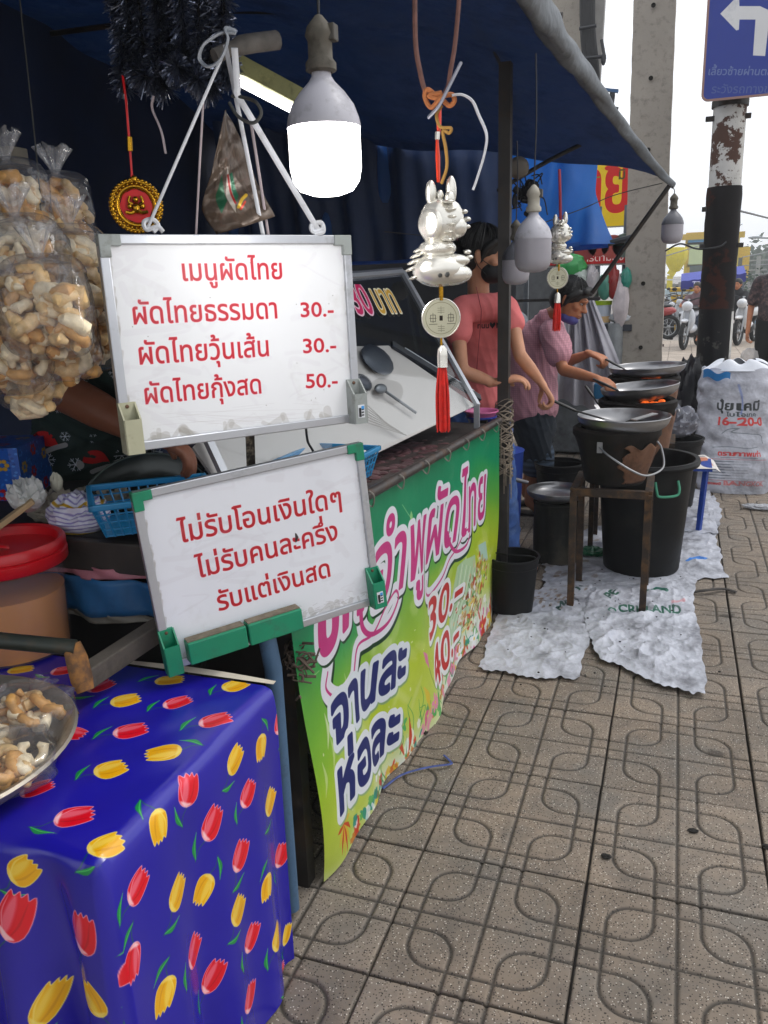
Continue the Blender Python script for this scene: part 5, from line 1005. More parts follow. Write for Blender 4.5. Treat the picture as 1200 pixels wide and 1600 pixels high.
def crumple(name, c, r, mat, label, cat, seed, amp=.25, flat=.7, kind=None, n=22):
    rr_ = random.Random(seed); ph = [rr_.uniform(0, 6) for _ in range(8)]
    from mathutils import noise as mn
    of = Vector((seed*1.37, seed*.71, seed*2.1))
    def f(u, v):
        a = 2*math.pi*u; b = math.pi*(v-.5); d = Vector((math.cos(a)*math.cos(b), math.sin(a)*math.cos(b), math.sin(b)))
        k = 1+amp*((1-2*abs(mn.noise(d*1.9+of)))*1.1-.5+(1-2*abs(mn.noise(d*4.6+of)))*.5-.25+mn.noise(d*9+of)*.3); rr2 = np.array(r)*k
        return c+V(d[0]*rr2[0], d[1]*rr2[1], (d[2]+1)*rr2[2]*flat)
    q = MB(); q.grid(f, n*2, n, uv=True); return q.build(name, mat, smooth=28, tagd=(label, cat))
cv = Canvas(.2, .2, 600, (.80, .80, .86))
for k in range(15): cv.stroke([(0, .012*k+.01), (.2, .012*k+.02)], .0035, (.40, .36, .62), .8, False)
cv.stroke([(0, .05), (.1, .07), (.2, .05)], .009, (.75, .62, .12)); cv.stroke([(0, .14), (.2, .15)], .008, (.7, .55, .1))
crumple('wrapped_parcel', P(128, 832, 1.46)+V(0, 0, -.01), (.070, .06, .062), M('newsprint_violet', (1, 1, 1), .35, var=.08, bump=.5, bscale=30, img=cv.image('parcel_print')), 'clear bag of violet and white printed paper beside the black pan', 'parcel', 5, .14, .8)
papm = M('grubby_paper', '#a9a294', .8, var=.12, bump=.3, bscale=20, dirt_shade='#7a7265', dscale=10, damt=.4)
crumple('crumpled_paper', P(85, 818, 1.52), (.055, .05, .05), papm, 'crumpled grey paper behind the red lid', 'paper', 9, .3, .8)
crumple('crumpled_paper', P(165, 800, 1.62), (.07, .05, .045), papm, 'crumpled grey paper left of the black pan', 'paper', 11, .3, .7)
crumple('white_flower', P(90, 768, 1.50), (.014, .012, .022), M('petal', '#c9c6b4', .7), 'small whitish paper tuft above the crumpled paper', 'paper', 12, .3, .9, n=10)
q = MB(); q.bar(P(-10, 828, 1.34), P(52, 782, 1.40), .03, .012); q.build('wooden_board', M('pale_wood', '#b09670', .7, var=.15, scale=20), tagd=('pale wooden strip leaning behind the red lid', 'wood'), bevel=.002)
crumple('white_cup', P(45, 800, 1.42), (.04, .035, .04), M('paper_white', '#c4c6c4', .6, var=.08), 'crumpled white paper bag behind the wooden strip', 'paper bag', 15, .25, .9)
# black pan standing on its edge
c_ = P(232, 790, 1.60); t = thing('black_pan', 'shallow black pan with a bright rim leaning behind the notice board', 'pan', c_-V(0, 0, .08)); ax_ = V(.30, -.55, .78); ax_ /= np.linalg.norm(ax_)
q = MB(); q.lathe([(0, -.035), (.10, -.03), (.135, -.01), (.152, .012), (.156, .012), (.150, .004), (.12, -.03), (0, -.045)], c_, 48, axis=ax_); q.build('pan_body', M('black_enamel', '#16211f', .25, .3, var=.1, spec=.7), t, smooth=True)
q = MB(); u1 = np.cross(ax_, V(0, 0, 1)); u1 /= np.linalg.norm(u1); u2 = np.cross(ax_, u1); q.tube([c_+ax_*.013+(u1*math.cos(a)+u2*math.sin(a))*.154 for a in np.linspace(0, 6.2832, 50)], .0028, 6, cap=False); q.build('rim', M('pan_rim', '#8fa09c', .25, .8), t, smooth=True)
crumple('food_in_pan', c_+ax_*(-.02), (.07, .05, .03), papm, 'pale paper lying inside the black pan', 'paper', 21, .3, .7)
crumple('clutter_pile', P(322, 725, 1.9), (.10, .07, .07), M('mixed_clutter', '#7d7072', .6, var=.5, scale=24, dirt_shade='#2b3f66', dscale=12, damt=.5), 'pile of small packets between the two boards', 'packets', 23, .3, .9)
# ================================================================== cooking corner
soot = M('sooty_iron', '#1c1917', .75, .1, var=.5, scale=14, bump=.8, bscale=40, dirt_shade='#4a3426', dscale=9, damt=.25, spec=.25); clay = M('rusty_clay', '#6b4a36', .85, var=.3, scale=10, dirt_shade='#2a211c', dscale=9, damt=.5, bump=.6, bscale=50)
wok_in = M('worn_wok_steel', '#8b8b8d', .32, .85, var=.2, scale=5, bump=.1, dirt_shade='#5a5553', dscale=5, damt=.2); coal = M('glowing_coal', (1, .16, .02), .6, var=.6, scale=40, emis=.7, bump=0); charcoal = M('charcoal', '#17130f', .9, bump=.6)
rustleg = M('rusty_angle', '#332a24', .8, .3, var=.3, dirt_shade='#6e5238', dscale=20, damt=.5)
wire_m = M('bail_wire', '#8d8f92', .4, .7); plastic_bk = M('black_plastic', '#0e0f11', .5, var=.25, scale=6, bump=.3, bscale=30, dirt_shade='#33322f', dscale=7, damt=.3, spec=.25)
def wok(c, R_, depth, tilt, label, food=False, handle=None, s=1):
    t = thing('wok', label, 'wok', c-V(0, 0, depth)); ax_ = V(*tilt, 1.0); ax_ /= np.linalg.norm(ax_); prof = []
    for k in range(13): a = k/12*math.pi*.5; prof.append((R_*math.sin(a)**.85, -depth*math.cos(a)))
    q = MB(); q.lathe(prof+[(R_*1.02, .004), (R_*1.03, 0)]+[(r+.003, h_-.004) for r, h_ in prof[::-1]], c, 48, axis=ax_); q.build('bowl', wok_in, t, smooth=True)
    if food:
        q = MB(); rr_ = random.Random(6)
        for k in range(60): a = rr_.random()*6.28; r = R_*.35*math.sqrt(rr_.random()); q.ell(c+ax_*(-depth*.74+rr_.uniform(0, .02))+V(r*math.cos(a), r*math.sin(a), 0), (rr_.uniform(.008, .02),)*2+(.006,), nu=8, nv=5)
        tag(q.build('frying_food', M('frying_food', '#c9a58c', .5, var=.4, scale=40), t, smooth=True), kind='stuff')
    if handle is not None:
        q = MB(); d = (handle-c); d /= np.linalg.norm(d); a = c+d*R_*.99; q.tube([a, a+(handle-a)*.35, handle], [.009, .011, .014], 10); q.build('handle', M('wok_handle', '#77777a', .4, .6), t, smooth=True)
    return t
def spatula(h0, h1, tip, label, slots=False, wd=.04, mat=None):
    t = thing('spatula', label, 'spatula', tip); q = MB(); q.tube([h0, h0+(h1-h0)*.5, h1], [.008, .0105, .008], 10, flat=.7); q.build('handle', M('black_handle', '#131315', .35), t, smooth=True)
    q = MB(); q.tube([h1, tip], .0042, 8); q.build('shank', M('dark_shank', '#2c2a2a', .4, .4), t); d = (tip-h1)/np.linalg.norm(tip-h1); q = MB(); q.bar(tip-d*.01, tip+d*.07, wd, .003); q.build('blade', mat or wok_in, t, bevel=.001); return t
def stove(c, z0, z1, r0, r1, label, seed, bail=True):
    t = thing('charcoal_stove', label, 'stove', V(c[0], c[1], z0)); C0 = V(c[0], c[1], 0)
    q = MB(); q.lathe([(0, z0), (r0, z0), (r0*1.02, z0+.01), (r0+(r1-r0)*.62, z0+(z1-z0)*.60), (r1*.97, z1-.05), (r1*1.03, z1-.035), (r1*1.04, z1-.01), (r1*.96, z1), (r1*.86, z1-.01), (r1*.80, z1-.06), (0, z1-.09)], C0, 44, jitter=.012, wob=.018); q.build('bucket_shell', soot, t, smooth=35)
    q = MB(); a0 = math.radians(-75)
    q.grid(lambda u, v: C0+V(math.cos(a0+1.5*u+(.10*math.sin(v*9)+.06*math.sin(v*23))*(1-2*u)), math.sin(a0+1.5*u+(.10*math.sin(v*9)+.06*math.sin(v*23))*(1-2*u)), 0)*((r0+(r1-r0)*(v*.9))*1.02+.001)+V(0, 0, z0+.012+(z1-z0-.08)*v+.012*math.sin(u*17)*v), 26, 18); q.build('clay_patch', clay, t, smooth=True, solid=.002)
    q = MB(); rr_ = random.Random(seed)
    for k in range(40): a = rr_.random()*6.28; r = r1*.74*math.sqrt(rr_.random()); q.ell(C0+V(r*math.cos(a), r*math.sin(a), z1-.045+rr_.uniform(-.01, .02)), (rr_.uniform(.015, .03), rr_.uniform(.012, .02), rr_.uniform(.01, .02)), nu=7, nv=5)
    q.build('charcoal', charcoal, t, smooth=30); q = MB()
    for k in range(7): a = rr_.uniform(-1.6, -.6); r = r1*rr_.uniform(.55, .84); q.ell(C0+V(r*math.cos(a), r*math.sin(a), z1-.012+rr_.uniform(-.012, .012)), (.018, .014, .010), nu=7, nv=5)
    q.build('glowing_coals', coal, t, smooth=30)
    if bail:
        ym = z0+(z1-z0)*.72; q = MB(); pts = [C0+V(-r1*.30, -r1*.96, ym), C0+V(-r1*.05, -r1*1.12, ym-.03), C0+V(r1*.45, -r1*1.12, ym-.085), C0+V(r1*.80, -r1*.95, ym-.11), C0+V(r1*1.12, -r1*.5, ym-.09), C0+V(r1*1.06, -r1*.25, ym-.02), C0+V(r1*.95, -r1*.22, ym+.01)]
        q.tube(crv(pts, 6), .0045, 7); q.build('bail_handle', wire_m, t, smooth=True); q = MB(); q.box(C0+V(-r1*.30, -r1*.93, ym), (.022, .012, .045)); q.build('handle_lug', wire_m, t)
    return t
# stand
SX0, SX1, SY0, SY1, SZ = -.375, -.072, 3.43, 3.76, .530
t = thing('stove_stand', 'rusty square steel stand with four legs under the nearest wok stove', 'stand', ((SX0+SX1)/2, (SY0+SY1)/2, 0))
for x in (SX0, SX1):
    for y in (SY0, SY1): q = MB(); q.bar((x, y, .012), (x*1.0, y, SZ), .028, .028); q.build('leg', rustleg, t)
for a, b_ in (((SX0, SY0), (SX1, SY0)), ((SX0, SY1), (SX1, SY1)), ((SX0, SY0), (SX0, SY1)), ((SX1, SY0), (SX1, SY1))): q = MB(); q.bar((*a, SZ), (*b_, SZ), .030, .032); q.build('top_rail', rustleg, t)
stove((-.222, 3.60), SZ+.018, .790, .125, .178, 'charcoal stove bucket with orange rusty side on the square steel stand', 1)
wk = V(-.195, 3.60, .832); wok(wk, .188, .082, (0.0, 0.0), 'nearest grey wok with food frying on the stove with the rusty side', food=True)
q = MB(); a, b_ = P(1003, 657, 3.55), P(1028, 647, 3.62)
q.bar(P(990, 656, 3.55), P(1024, 646, 3.66), .03, .004); q.build('slotted_blade', M('bright_blade', '#c6c8ca', .3, .7), tagd=('bright slotted spatula blade lying across the nearest wok', 'spatula'))
stove((-.172, 4.38), .46, .80, .15, .19, 'middle charcoal stove glowing orange, half hidden behind the nearest wok', 2, bail=False)
for x in (-.36, .0):
    for y in (4.22, 4.55): pass
t = thing('stove_stand', 'dark stand under the middle charcoal stove', 'stand', (-.18, 4.38, 0))
for x in (-.37, .01):
    for y in (4.24, 4.52): q = MB(); q.bar((x, y, .01), (x, y, .45), .025); q.build('leg', rustleg, t)
q = MB(); q.box((-.18, 4.38, .448), (.40, .30, .02)); q.build('tray', rustleg, t)
wok(V(-.165, 4.38, .862), .190, .075, (-.10, 0), 'middle wok tilted on its stove, between the nearest and the farthest woks')
stove((-.165, 4.90), .50, .86, .15, .19, 'farthest charcoal stove, black, under the farthest wok', 3, bail=False)
t = thing('stove_stand', 'dark stand under the farthest charcoal stove', 'stand', (-.165, 4.9, 0))
for x in (-.34, .01):
    for y in (4.78, 5.04): q = MB(); q.bar((x, y, .01), (x, y, .49), .025); q.build('leg', rustleg, t)
q = MB(); q.box((-.165, 4.9, .488), (.38, .30, .02)); q.build('tray', rustleg, t)
wok(V(-.15, 4.90, .912), .205, .07, (-.06, 0), 'farthest wok, wide and shallow, in front of the concrete pole')
spatula(P(858, 623, 3.58), P(900, 642, 3.58), P(944, 655, 3.58), 'long black handled spatula held by the woman in the coral T-shirt')
spatula(P(927, 592, 4.45), P(965, 610, 4.42), P(978, 618, 4.40), 'black handled spatula held over the middle wok by the woman in the pink shirt')
spatula(P(946, 561, 4.86), P(970, 574, 4.86), P(982, 580, 4.86), 'black handled spatula held over the farthest wok by the woman in the pink shirt')
spatula(P(930, 585, 4.62), P(955, 598, 4.60), P(965, 604, 4.6), 'spare black handled spatula lying beside the middle wok', wd=.05)
spatula(P(915, 603, 4.65), P(927, 620, 4.60), P(936, 634, 4.56), 'slotted turner with black handle hanging between the stoves', wd=.06)
q = MB(); q.box(P(948, 610, 4.85), (.14, .10, .09)); q.build('blue_tub', M('teal_plastic', '#1f6f9b', .5, var=.15), tagd=('small blue plastic tub behind the middle wok', 'tub'), bevel=.01)
# big black bin
bc = V(*G(999, 897)[:2], 0); bc[1] += .10; t = thing('black_bin', 'tall black plastic bin with green rope handles behind the steel stand', 'bin', bc)
q = MB(); q.lathe([(0, .005), (.172, .004), (.180, .02), (.215, .50), (.222, .53), (.245, .535), (.250, .55), (.245, .565), (.225, .563), (.210, .53), (.170, .03), (0, .025)], bc, 52, wob=.008); q.build('body', plastic_bk, t, smooth=35)
gm = M('green_rope', '#3f8f70', .6, var=.15)
for a in (-62, 118):
    d = V(math.cos(math.radians(a)), math.sin(math.radians(a)), 0); s_ = V(-d[1], d[0], 0); q = MB(); p_ = bc+d*.213+V(0, 0, .47)
    q.tube(crv([p_-s_*.055+V(0, 0, .02), p_-s_*.055+d*.018-V(0, 0, .02), p_-s_*.04+d*.02-V(0, 0, .045), p_+s_*.04+d*.02-V(0, 0, .045), p_+s_*.055+d*.018-V(0, 0, .02), p_+s_*.055+V(0, 0, .02)], 5), .0065, 8); q.build('rope_handle', gm, t, smooth=True)
# small drum and wok
sc_ = V(*G(866, 885)[:2], 0)+V(0, .12, 0); t = thing('oil_drum_stove', 'dark narrow metal drum with faint white marks beside the steel stand', 'drum', sc_)
q = MB(); q.lathe([(0, .004), (.125, .004), (.128, .012), (.125, .02), (.125, .30), (.130, .31), (.125, .32), (0, .32)], sc_, 40, wob=.02); q.build('drum_body', M('dark_drum', '#1e201d', .6, .3, var=.35, scale=8, dirt_shade='#5d5548', dscale=6, damt=.45), t, smooth=35)
wok(sc_+V(-.01, 0, .372), .150, .055, (0, 0), 'small steel wok with a bent handle on the narrow drum', handle=sc_+V(-.27, -.03, .43))
# buckets
def bucket(c, r0, r1, hh, label, mat=plastic_bk, bail=True):
    t = thing('bucket', label, 'bucket', c); q = MB(); q.lathe([(0, .004), (r0, .003), (r0*1.03, .012), (r1*.96, hh-.045), (r1*1.0, hh-.04), (r1*1.02, hh-.012), (r1*1.06, hh-.006), (r1*1.05, hh), (r1*.97, hh), (r1*.95, hh-.03), (r0*.95, .02), (0, .02)], c, 44); q.build('pail', mat, t, smooth=35)
    if bail: q = MB(); q.tube(crv([c+V(-r1*1.03, 0, hh-.03), c+V(-r1*.8, -.03, hh+.012), c+V(0, -.05, hh+.015), c+V(r1*.8, -.03, hh+.01), c+V(r1*1.03, 0, hh-.03)], 6), .003, 6); q.build('bail_handle', wire_m if mat is not plastic_bk else plastic_bk, t, smooth=True)
    return t
bucket(V(*G(800, 958)[:2], 0)+V(.0, .02, 0), .082, .108, .262, 'small black plastic bucket at the far end of the banner')
bucket(V(*G(868, 832)[:2], 0)+V(-.02, .25, 0), .11, .14, .36, 'dark bucket with a pale rim behind the legs of the woman in the pink shirt')
bucket(V(.03, 5.28, 0), .12, .16, .44, 'black bucket holding a clear crumpled bag behind the stoves')
crumple('clear_bag', V(.03, 5.25, .44), (.12, .11, .10), M('grey_clear_film', '#7c7e88', .2, var=.3, scale=14, bump=.8, bscale=20, alpha=.75, bdist=.01), 'crumpled clear plastic bag swelling out of the black bucket', 'plastic bag', 31, .22, .9)
q = MB(); q.lathe([(0, .003), (.13, .003), (.15, .5), (.155, .51), (0, .50)], V(-.90, 4.35, 0), 30); q.build('blue_barrel', M('blue_barrel', '#1d46a8', .4, var=.1), smooth=35, tagd=('bright blue plastic barrel standing behind the wound post', 'barrel'))
crumple('green_bag', V(*G(925, 872)[:2], 0)+V(0, .05, 0), (.07, .06, .03), M('green_film', '#1c6b48', .35, bump=.4), 'flattened green plastic bag between the drum and the black bin', 'plastic bag', 33, .3, .6)
# small blue table with newspaper
t = thing('blue_stool', 'small table on a blue steel leg with a newspaper on top beside the black bin', 'stool', V(*G(1090, 832)[:2], 0)); bt = M('blue_leg_paint', '#23459b', .4, .2, var=.12, dirt_shade='#56606f', dscale=20, damt=.25); l0 = V(*G(1091, 832)[:2], 0); ztp = .352
q = MB(); q.bar(l0, l0+V(.018, .03, ztp), .024); q.build('leg', bt, t)
for dx, dy in ((-.24, .02), (-.22, .26), (.01, .27)): q = MB(); q.bar(l0+V(dx, dy, 0), l0+V(dx*.96+.018, dy*.95+.02, ztp), .024); q.build('leg', bt, t)
q = MB(); q.box(l0+V(-.10, .15, ztp+.006), (.30, .30, .012)); q.build('stool_top', bt, t)
cv = Canvas(.36, .34, 500, (.80, .78, .76))
for k in range(16): cv.stroke([(.02, .02+k*.019), (.34, .02+k*.019)], .004, (.5, .48, .47), .35, False)
cv.poly([(.05, .06), (.16, .05), (.17, .16), (.06, .17)], (.55, .32, .26)); cv.poly([(.19, .19), (.33, .18), (.33, .29), (.20, .30)], (.70, .45, .35)); cv.stroke([(.03, .315), (.3, .312)], .012, (.25, .25, .3), .8, False)
npm = M('newspaper', (1, 1, 1), .85, var=.08, img=cv.image('newspaper_print')); q = MB(); pc = l0+V(-.085, .16, ztp+.016)
q.grid(lambda u, v: pc+V((u-.5)*.36+(v-.5)*-.05, (v-.5)*.34+(u-.5)*.05, .012*math.sin(u*5)*math.sin(v*4)+(.0-.035*max(0, u-.85)/.15)), 20, 20); q.build('newspaper', npm, smooth=True, tagd=('newspaper page with reddish pictures lying on the small blue table', 'newspaper'))
q = MB(); rr_ = random.Random(77)
for k in range(70):
    p_ = G(rr_.gauss(930, 90), rr_.gauss(950, 55)); s_ = rr_.uniform(.002, .006); q.ell(V(p_[0], p_[1], .022), (s_, s_*rr_.uniform(.5, 1), s_*.5), nu=6, nv=4)
tag(q.build('charcoal_crumbs', charcoal), 'scattered black charcoal crumbs and scraps on the ground sheets', 'crumbs', kind='stuff')
# fertiliser sack
SB = V(*G(1146, 772)[:2], 0)+V(.0, .14, 0); cv = Canvas(1.7, .95, 420, (.72, .73, .77)); sx = .80
rr_ = np.random.default_rng(12)
for k in range(300): x, y = rr_.uniform(0, 1.7), rr_.uniform(0, .95); cv.stroke([(x, y), (x+rr_.uniform(-.08, .08), y+rr_.uniform(-.02, .02))], .004, (.55, .56, .60), .18, False)
cv.text('ปุ๋ยเคมี', (sx-.02, .650), (sx+.20, .650), col=(.14, .16, .16), bold=.003, ys=1.1); cv.text('ไบโอเทค', (sx+.04, .602), (sx+.18, .602), col=(.2, .24, .26), bold=.001); cv.text('16-20-0', (sx-.01, .535), (sx+.235, .535), col=(.82, .20, .18), bold=.003)
cv.stroke([(sx+.02, .47), (sx+.05, .50), (sx+.09, .51), (sx+.07, .48), (sx+.15, .47), (sx+.22, .46), (sx+.24, .40)], .006, (.45, .48, .50)); cv.stroke([(sx-.04, .36), (sx+.05, .37), (sx+.13, .36), (sx+.2, .37)], .008, (.55, .57, .6))
cv.text('ตราภาพเก่า', (sx+.0, .300), (sx+.22, .300), col=(.80, .25, .25), bold=.002); cv.stroke([(sx+.02, .285), (sx+.2, .285)], .005, (.5, .5, .55), 1, False)
cv.stroke([(sx-.10, .272), (sx+.28, .272)], .003, (.70, .35, .38), 1, False)
for k in range(7): cv.stroke([(sx-.09, .255-k*.022), (sx+.02+.06*rr_.random(), .255-k*.022)], .007, (.30, .33, .38), .8, False); cv.stroke([(sx+.03, .255-k*.022), (sx+.1+.06*rr_.random(), .255-k*.022)], .004, (.45, .47, .50), .7, False)
cv.stroke([(sx-.12, .105), (sx+.30, .105)], .003, (.70, .35, .38), 1, False); cv.text('กรุงเทพเคมี', (sx-.10, .068), (sx+.02, .068), col=(.75, .30, .30), bold=.002); cv.text('BANGKOK', (sx+.04, .068), (sx+.27, .068), col=(.80, .45, .45), bold=.002)
cv.stroke([(sx+.085, .85), (sx+.10, .70), (sx+.095, .62)], .006, (.45, .52, .75), .8)
simg = cv.image('sack_print'); t = thing('fertiliser_sack', 'tall white fertiliser sack with Thai print and red 16-20-0 leaning against the dark sign pole', 'sack', SB)
def sackf(u, v):
    a = 2*math.pi*(u-.5)-math.pi/2-.12; e = .72; cx_ = math.copysign(abs(math.cos(a))**e, math.cos(a)); sy_ = math.copysign(abs(math.sin(a))**e, math.sin(a)); z = .80*v
    bul = 1-.10*(1-v)**8+.03*math.sin(v*7)-.16*max(0, v-.86)/.14; w2 = 1+.016*math.sin(a*7+v*30)+.012*math.sin(a*3+v*55)+.008*math.sin(a*15-v*70); x = .245*cx_*bul*w2; y = .15*sy_*bul*w2*(1-.2*v)
    return SB+V(x-.025*v, y+.05*v, z+.012*math.sin(a*5)*(v**6))
q = MB(); q.grid(sackf, 110, 90); q.build('woven_bag', M('sack_weave', (1, 1, 1), .55, var=.07, bump=.5, bscale=14, img=simg, dirt_shade='#6f7177', dscale=5, damt=.45, bdist=.010, crink=.5, cscale=7, cdist=.02), t, smooth=True, auto=False)
q = MB(); q.grid(lambda u, v: SB+V(-.02, .045, .775)+V(math.cos(6.283*u)*.215*(1-.55*v)*(1+.06*math.sin(u*50)), math.sin(6.283*u)*.11*(1-.5*v), .018+.055*math.sin(v*1.7)*(1+.3*math.sin(u*31))), 60, 10); q.build('rolled_top', M('sack_inner', '#d4d8e0', .5, var=.1, bump=.5, bscale=22), t, smooth=True, auto=False)
q = MB(); q.grid(lambda u, v: SB+V(-.235+.16*u, -.02-.10*math.sin(1.57*u)*.9-.01, .745+.055*v*(1-.3*u)+.012*math.sin(u*9)), 12, 5); q.build('blue_corner', M('sack_blue', '#2a78b8', .45), t, smooth=True)
crumple('black_sack', V(.10, 6.02, 0), (.17, .14, .42), M('black_film', '#15151b', .35, var=.2, bump=.6, bscale=14, bdist=.01), 'black rubbish bag slumped between the fertiliser sack and the woks', 'rubbish bag', 35, .15, .95)
# ground sheets of split sacks
from mathutils import noise as mnoise
def sheet(quad, label, seed, img=None, nu_s=120, nv_s=110, amp=.007, base=.006):
    c = [V(*G(*p_)) for p_ in quad]; rr_ = random.Random(seed); ph = [rr_.uniform(0, 6.28) for _ in range(12)]
    def f(u, v):
        eu = .016*math.sin(v*7+ph[0])+.010*math.sin(v*19+ph[1]+2*math.sin(v*5))+.006*math.sin(v*67+ph[2]); ev = .016*math.sin(u*6+ph[2])+.010*math.sin(u*17+ph[3]+2*math.sin(u*7))+.005*math.sin(u*71+ph[1]); uu = u+(eu if u > .5 else -eu)*abs(2*u-1)**6; vv = v+ev*abs(2*v-1)**6
        q_ = (c[0]*(1-uu)+c[1]*uu)*(1-vv)+(c[3]*(1-uu)+c[2]*uu)*vv; x, y = q_[0]*30, q_[1]*30
        vv_ = Vector((q_[0]+seed*3.1, q_[1], 0)); rd = lambda k, o_: 1-min(1, abs(mnoise.noise(vv_*k+Vector((o_, 0, o_))))*3.2)
        hgt = amp*(rd(5.5, 0)**2*1.5*(.4+mnoise.noise(vv_*3)+.5)+rd(9, 7)**2*.9+rd(17, 3)**2*.5+rd(31, 9)*.22); e = min(u, 1-u, v, 1-v); return V(q_[0], q_[1], base+hgt*(.35+min(1, e*8)*.65))
    cv = Canvas(1, 1, 900, (.71, .72, .76)); r2_ = np.random.default_rng(seed)
    for k in range(500): x, y = r2_.random(), r2_.random(); cv.stroke([(x, y), (x+r2_.uniform(-.05, .05), y+r2_.uniform(-.05, .05))], .003, (.50, .50, .53) if k % 2 else (.95, .95, .97), .2, False)
    if img: img(cv, r2_)
    q = MB(); q.grid(f, nu_s, nv_s); return q.build('ground_sheet', M('sheet_%d' % seed, (1, 1, 1), .5, var=.10, scale=14, bump=.5, bscale=30, img=cv.image('sheet_%d' % seed), dirt_shade='#55555b', dscale=5, damt=.5, bdist=.006, crink=.6, cscale=12, cdist=.009), smooth=24, tagd=(label, 'sheet'))  # dark blotches here paint shade patches as well as dirt on the sheets
def imA(cv, r):
    cv.text('CRISLAND', (.33, .62), (.86, .60), col=(.10, .35, .28), bold=.004); cv.stroke([(.27+.03*math.cos(a), .63+.03*math.sin(a)) for a in np.linspace(0, 5, 12)], .014, (.12, .45, .35)); cv.stroke([(.60, .86), (.68, .90), (.76, .85)], .03, (.15, .38, .33)); cv.text('PE', (.28, .80), (.36, .86), col=(.12, .35, .28), bold=.004); cv.stroke([(.80, .72), (.9, .74)], .03, (.80, .5, .52), .6)
def imB(cv, r):
    for k in range(60): x, y = .45+r.normal()*.22, .84+r.normal()*.08; cv.poly([(x+.02*math.cos(a), y+.014*math.sin(a)) for a in np.linspace(0, 6.28, 8)[:-1]], (.42, .31, .20), alpha=.4, soft=6)
    cv.text('MAGEN', (.62, .66), (.80, .92), col=(.15, .30, .28), bold=.003)
def imC(cv, r):
    for k in range(30): x, y = .12+r.normal()*.1, .4+r.normal()*.2; cv.poly([(x+.02*math.cos(a), y+.03*math.sin(a)) for a in np.linspace(0, 6.28, 8)[:-1]], (.40, .30, .20), alpha=.35, soft=6)
    cv.stroke([(.80, .20), (.84, .22), (.90, .20)], .03, (.2, .5, .85))
sheet([(842, 900), (1000, 912), (1128, 893), (1122, 795)], 'white woven plastic sheet under the black bin, the farthest of the ground sheets', 41, imC, base=.004) if False else None
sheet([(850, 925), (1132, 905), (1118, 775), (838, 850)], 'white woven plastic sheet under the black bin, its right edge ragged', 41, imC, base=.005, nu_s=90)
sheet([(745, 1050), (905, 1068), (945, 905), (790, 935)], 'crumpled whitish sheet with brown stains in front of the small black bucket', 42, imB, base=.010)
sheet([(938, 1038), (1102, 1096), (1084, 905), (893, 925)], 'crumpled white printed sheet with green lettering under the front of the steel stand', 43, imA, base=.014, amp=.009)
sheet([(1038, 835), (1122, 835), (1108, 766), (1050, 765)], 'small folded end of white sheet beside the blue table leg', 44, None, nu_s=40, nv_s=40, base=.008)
rope('blue_string', [G(598, 1232, .006), G(625, 1212, .008), G(655, 1202, .010), G(680, 1197, .012), G(703, 1194, .012), G(704, 1190, .010), G(694, 1180, .006)], .0045, M('blue_twine', '#3a4a86', .6, var=.3, scale=60), 'piece of frayed blue twine on the pavement at the foot of the banner', flat=.4)
rope('twig', [G(1083, 925, .01), G(1105, 922, .02), G(1130, 920, .012), G(1150, 925, .01)], .010, M('dark_rag', '#3b3836', .9, var=.3), 'dark twisted rag at the ragged corner of the ground sheets', 'rag', flat=.5)
crumple('plastic_bag', V(*G(1190, 796)[:2], 0), (.10, .04, .03), M('white_film', '#b8bac0', .3, var=.2, bump=.5, alpha=.7), 'flat clear plastic bag on the pavement in front of the sack', 'plastic bag', 37, .3, .5)
for k, (a, b_) in enumerate(((663, 1146), (1199, 1325), (1083, 1300), (947, 1340))): crumple('leaf_litter', V(*G(a, b_)[:2], 0), (.012, .009, .005), M('dark_speck', '#1d1a18', .9), ['dark pebble beside the foot of the banner', 'dark lump on the pavement at the right edge of the photo', 'small dark crumb on the tiles below the ground sheet', 'small dark crumb on the tiles near the middle of the pavement'][k], 'pebble', 60+k, .3, .8, n=8)
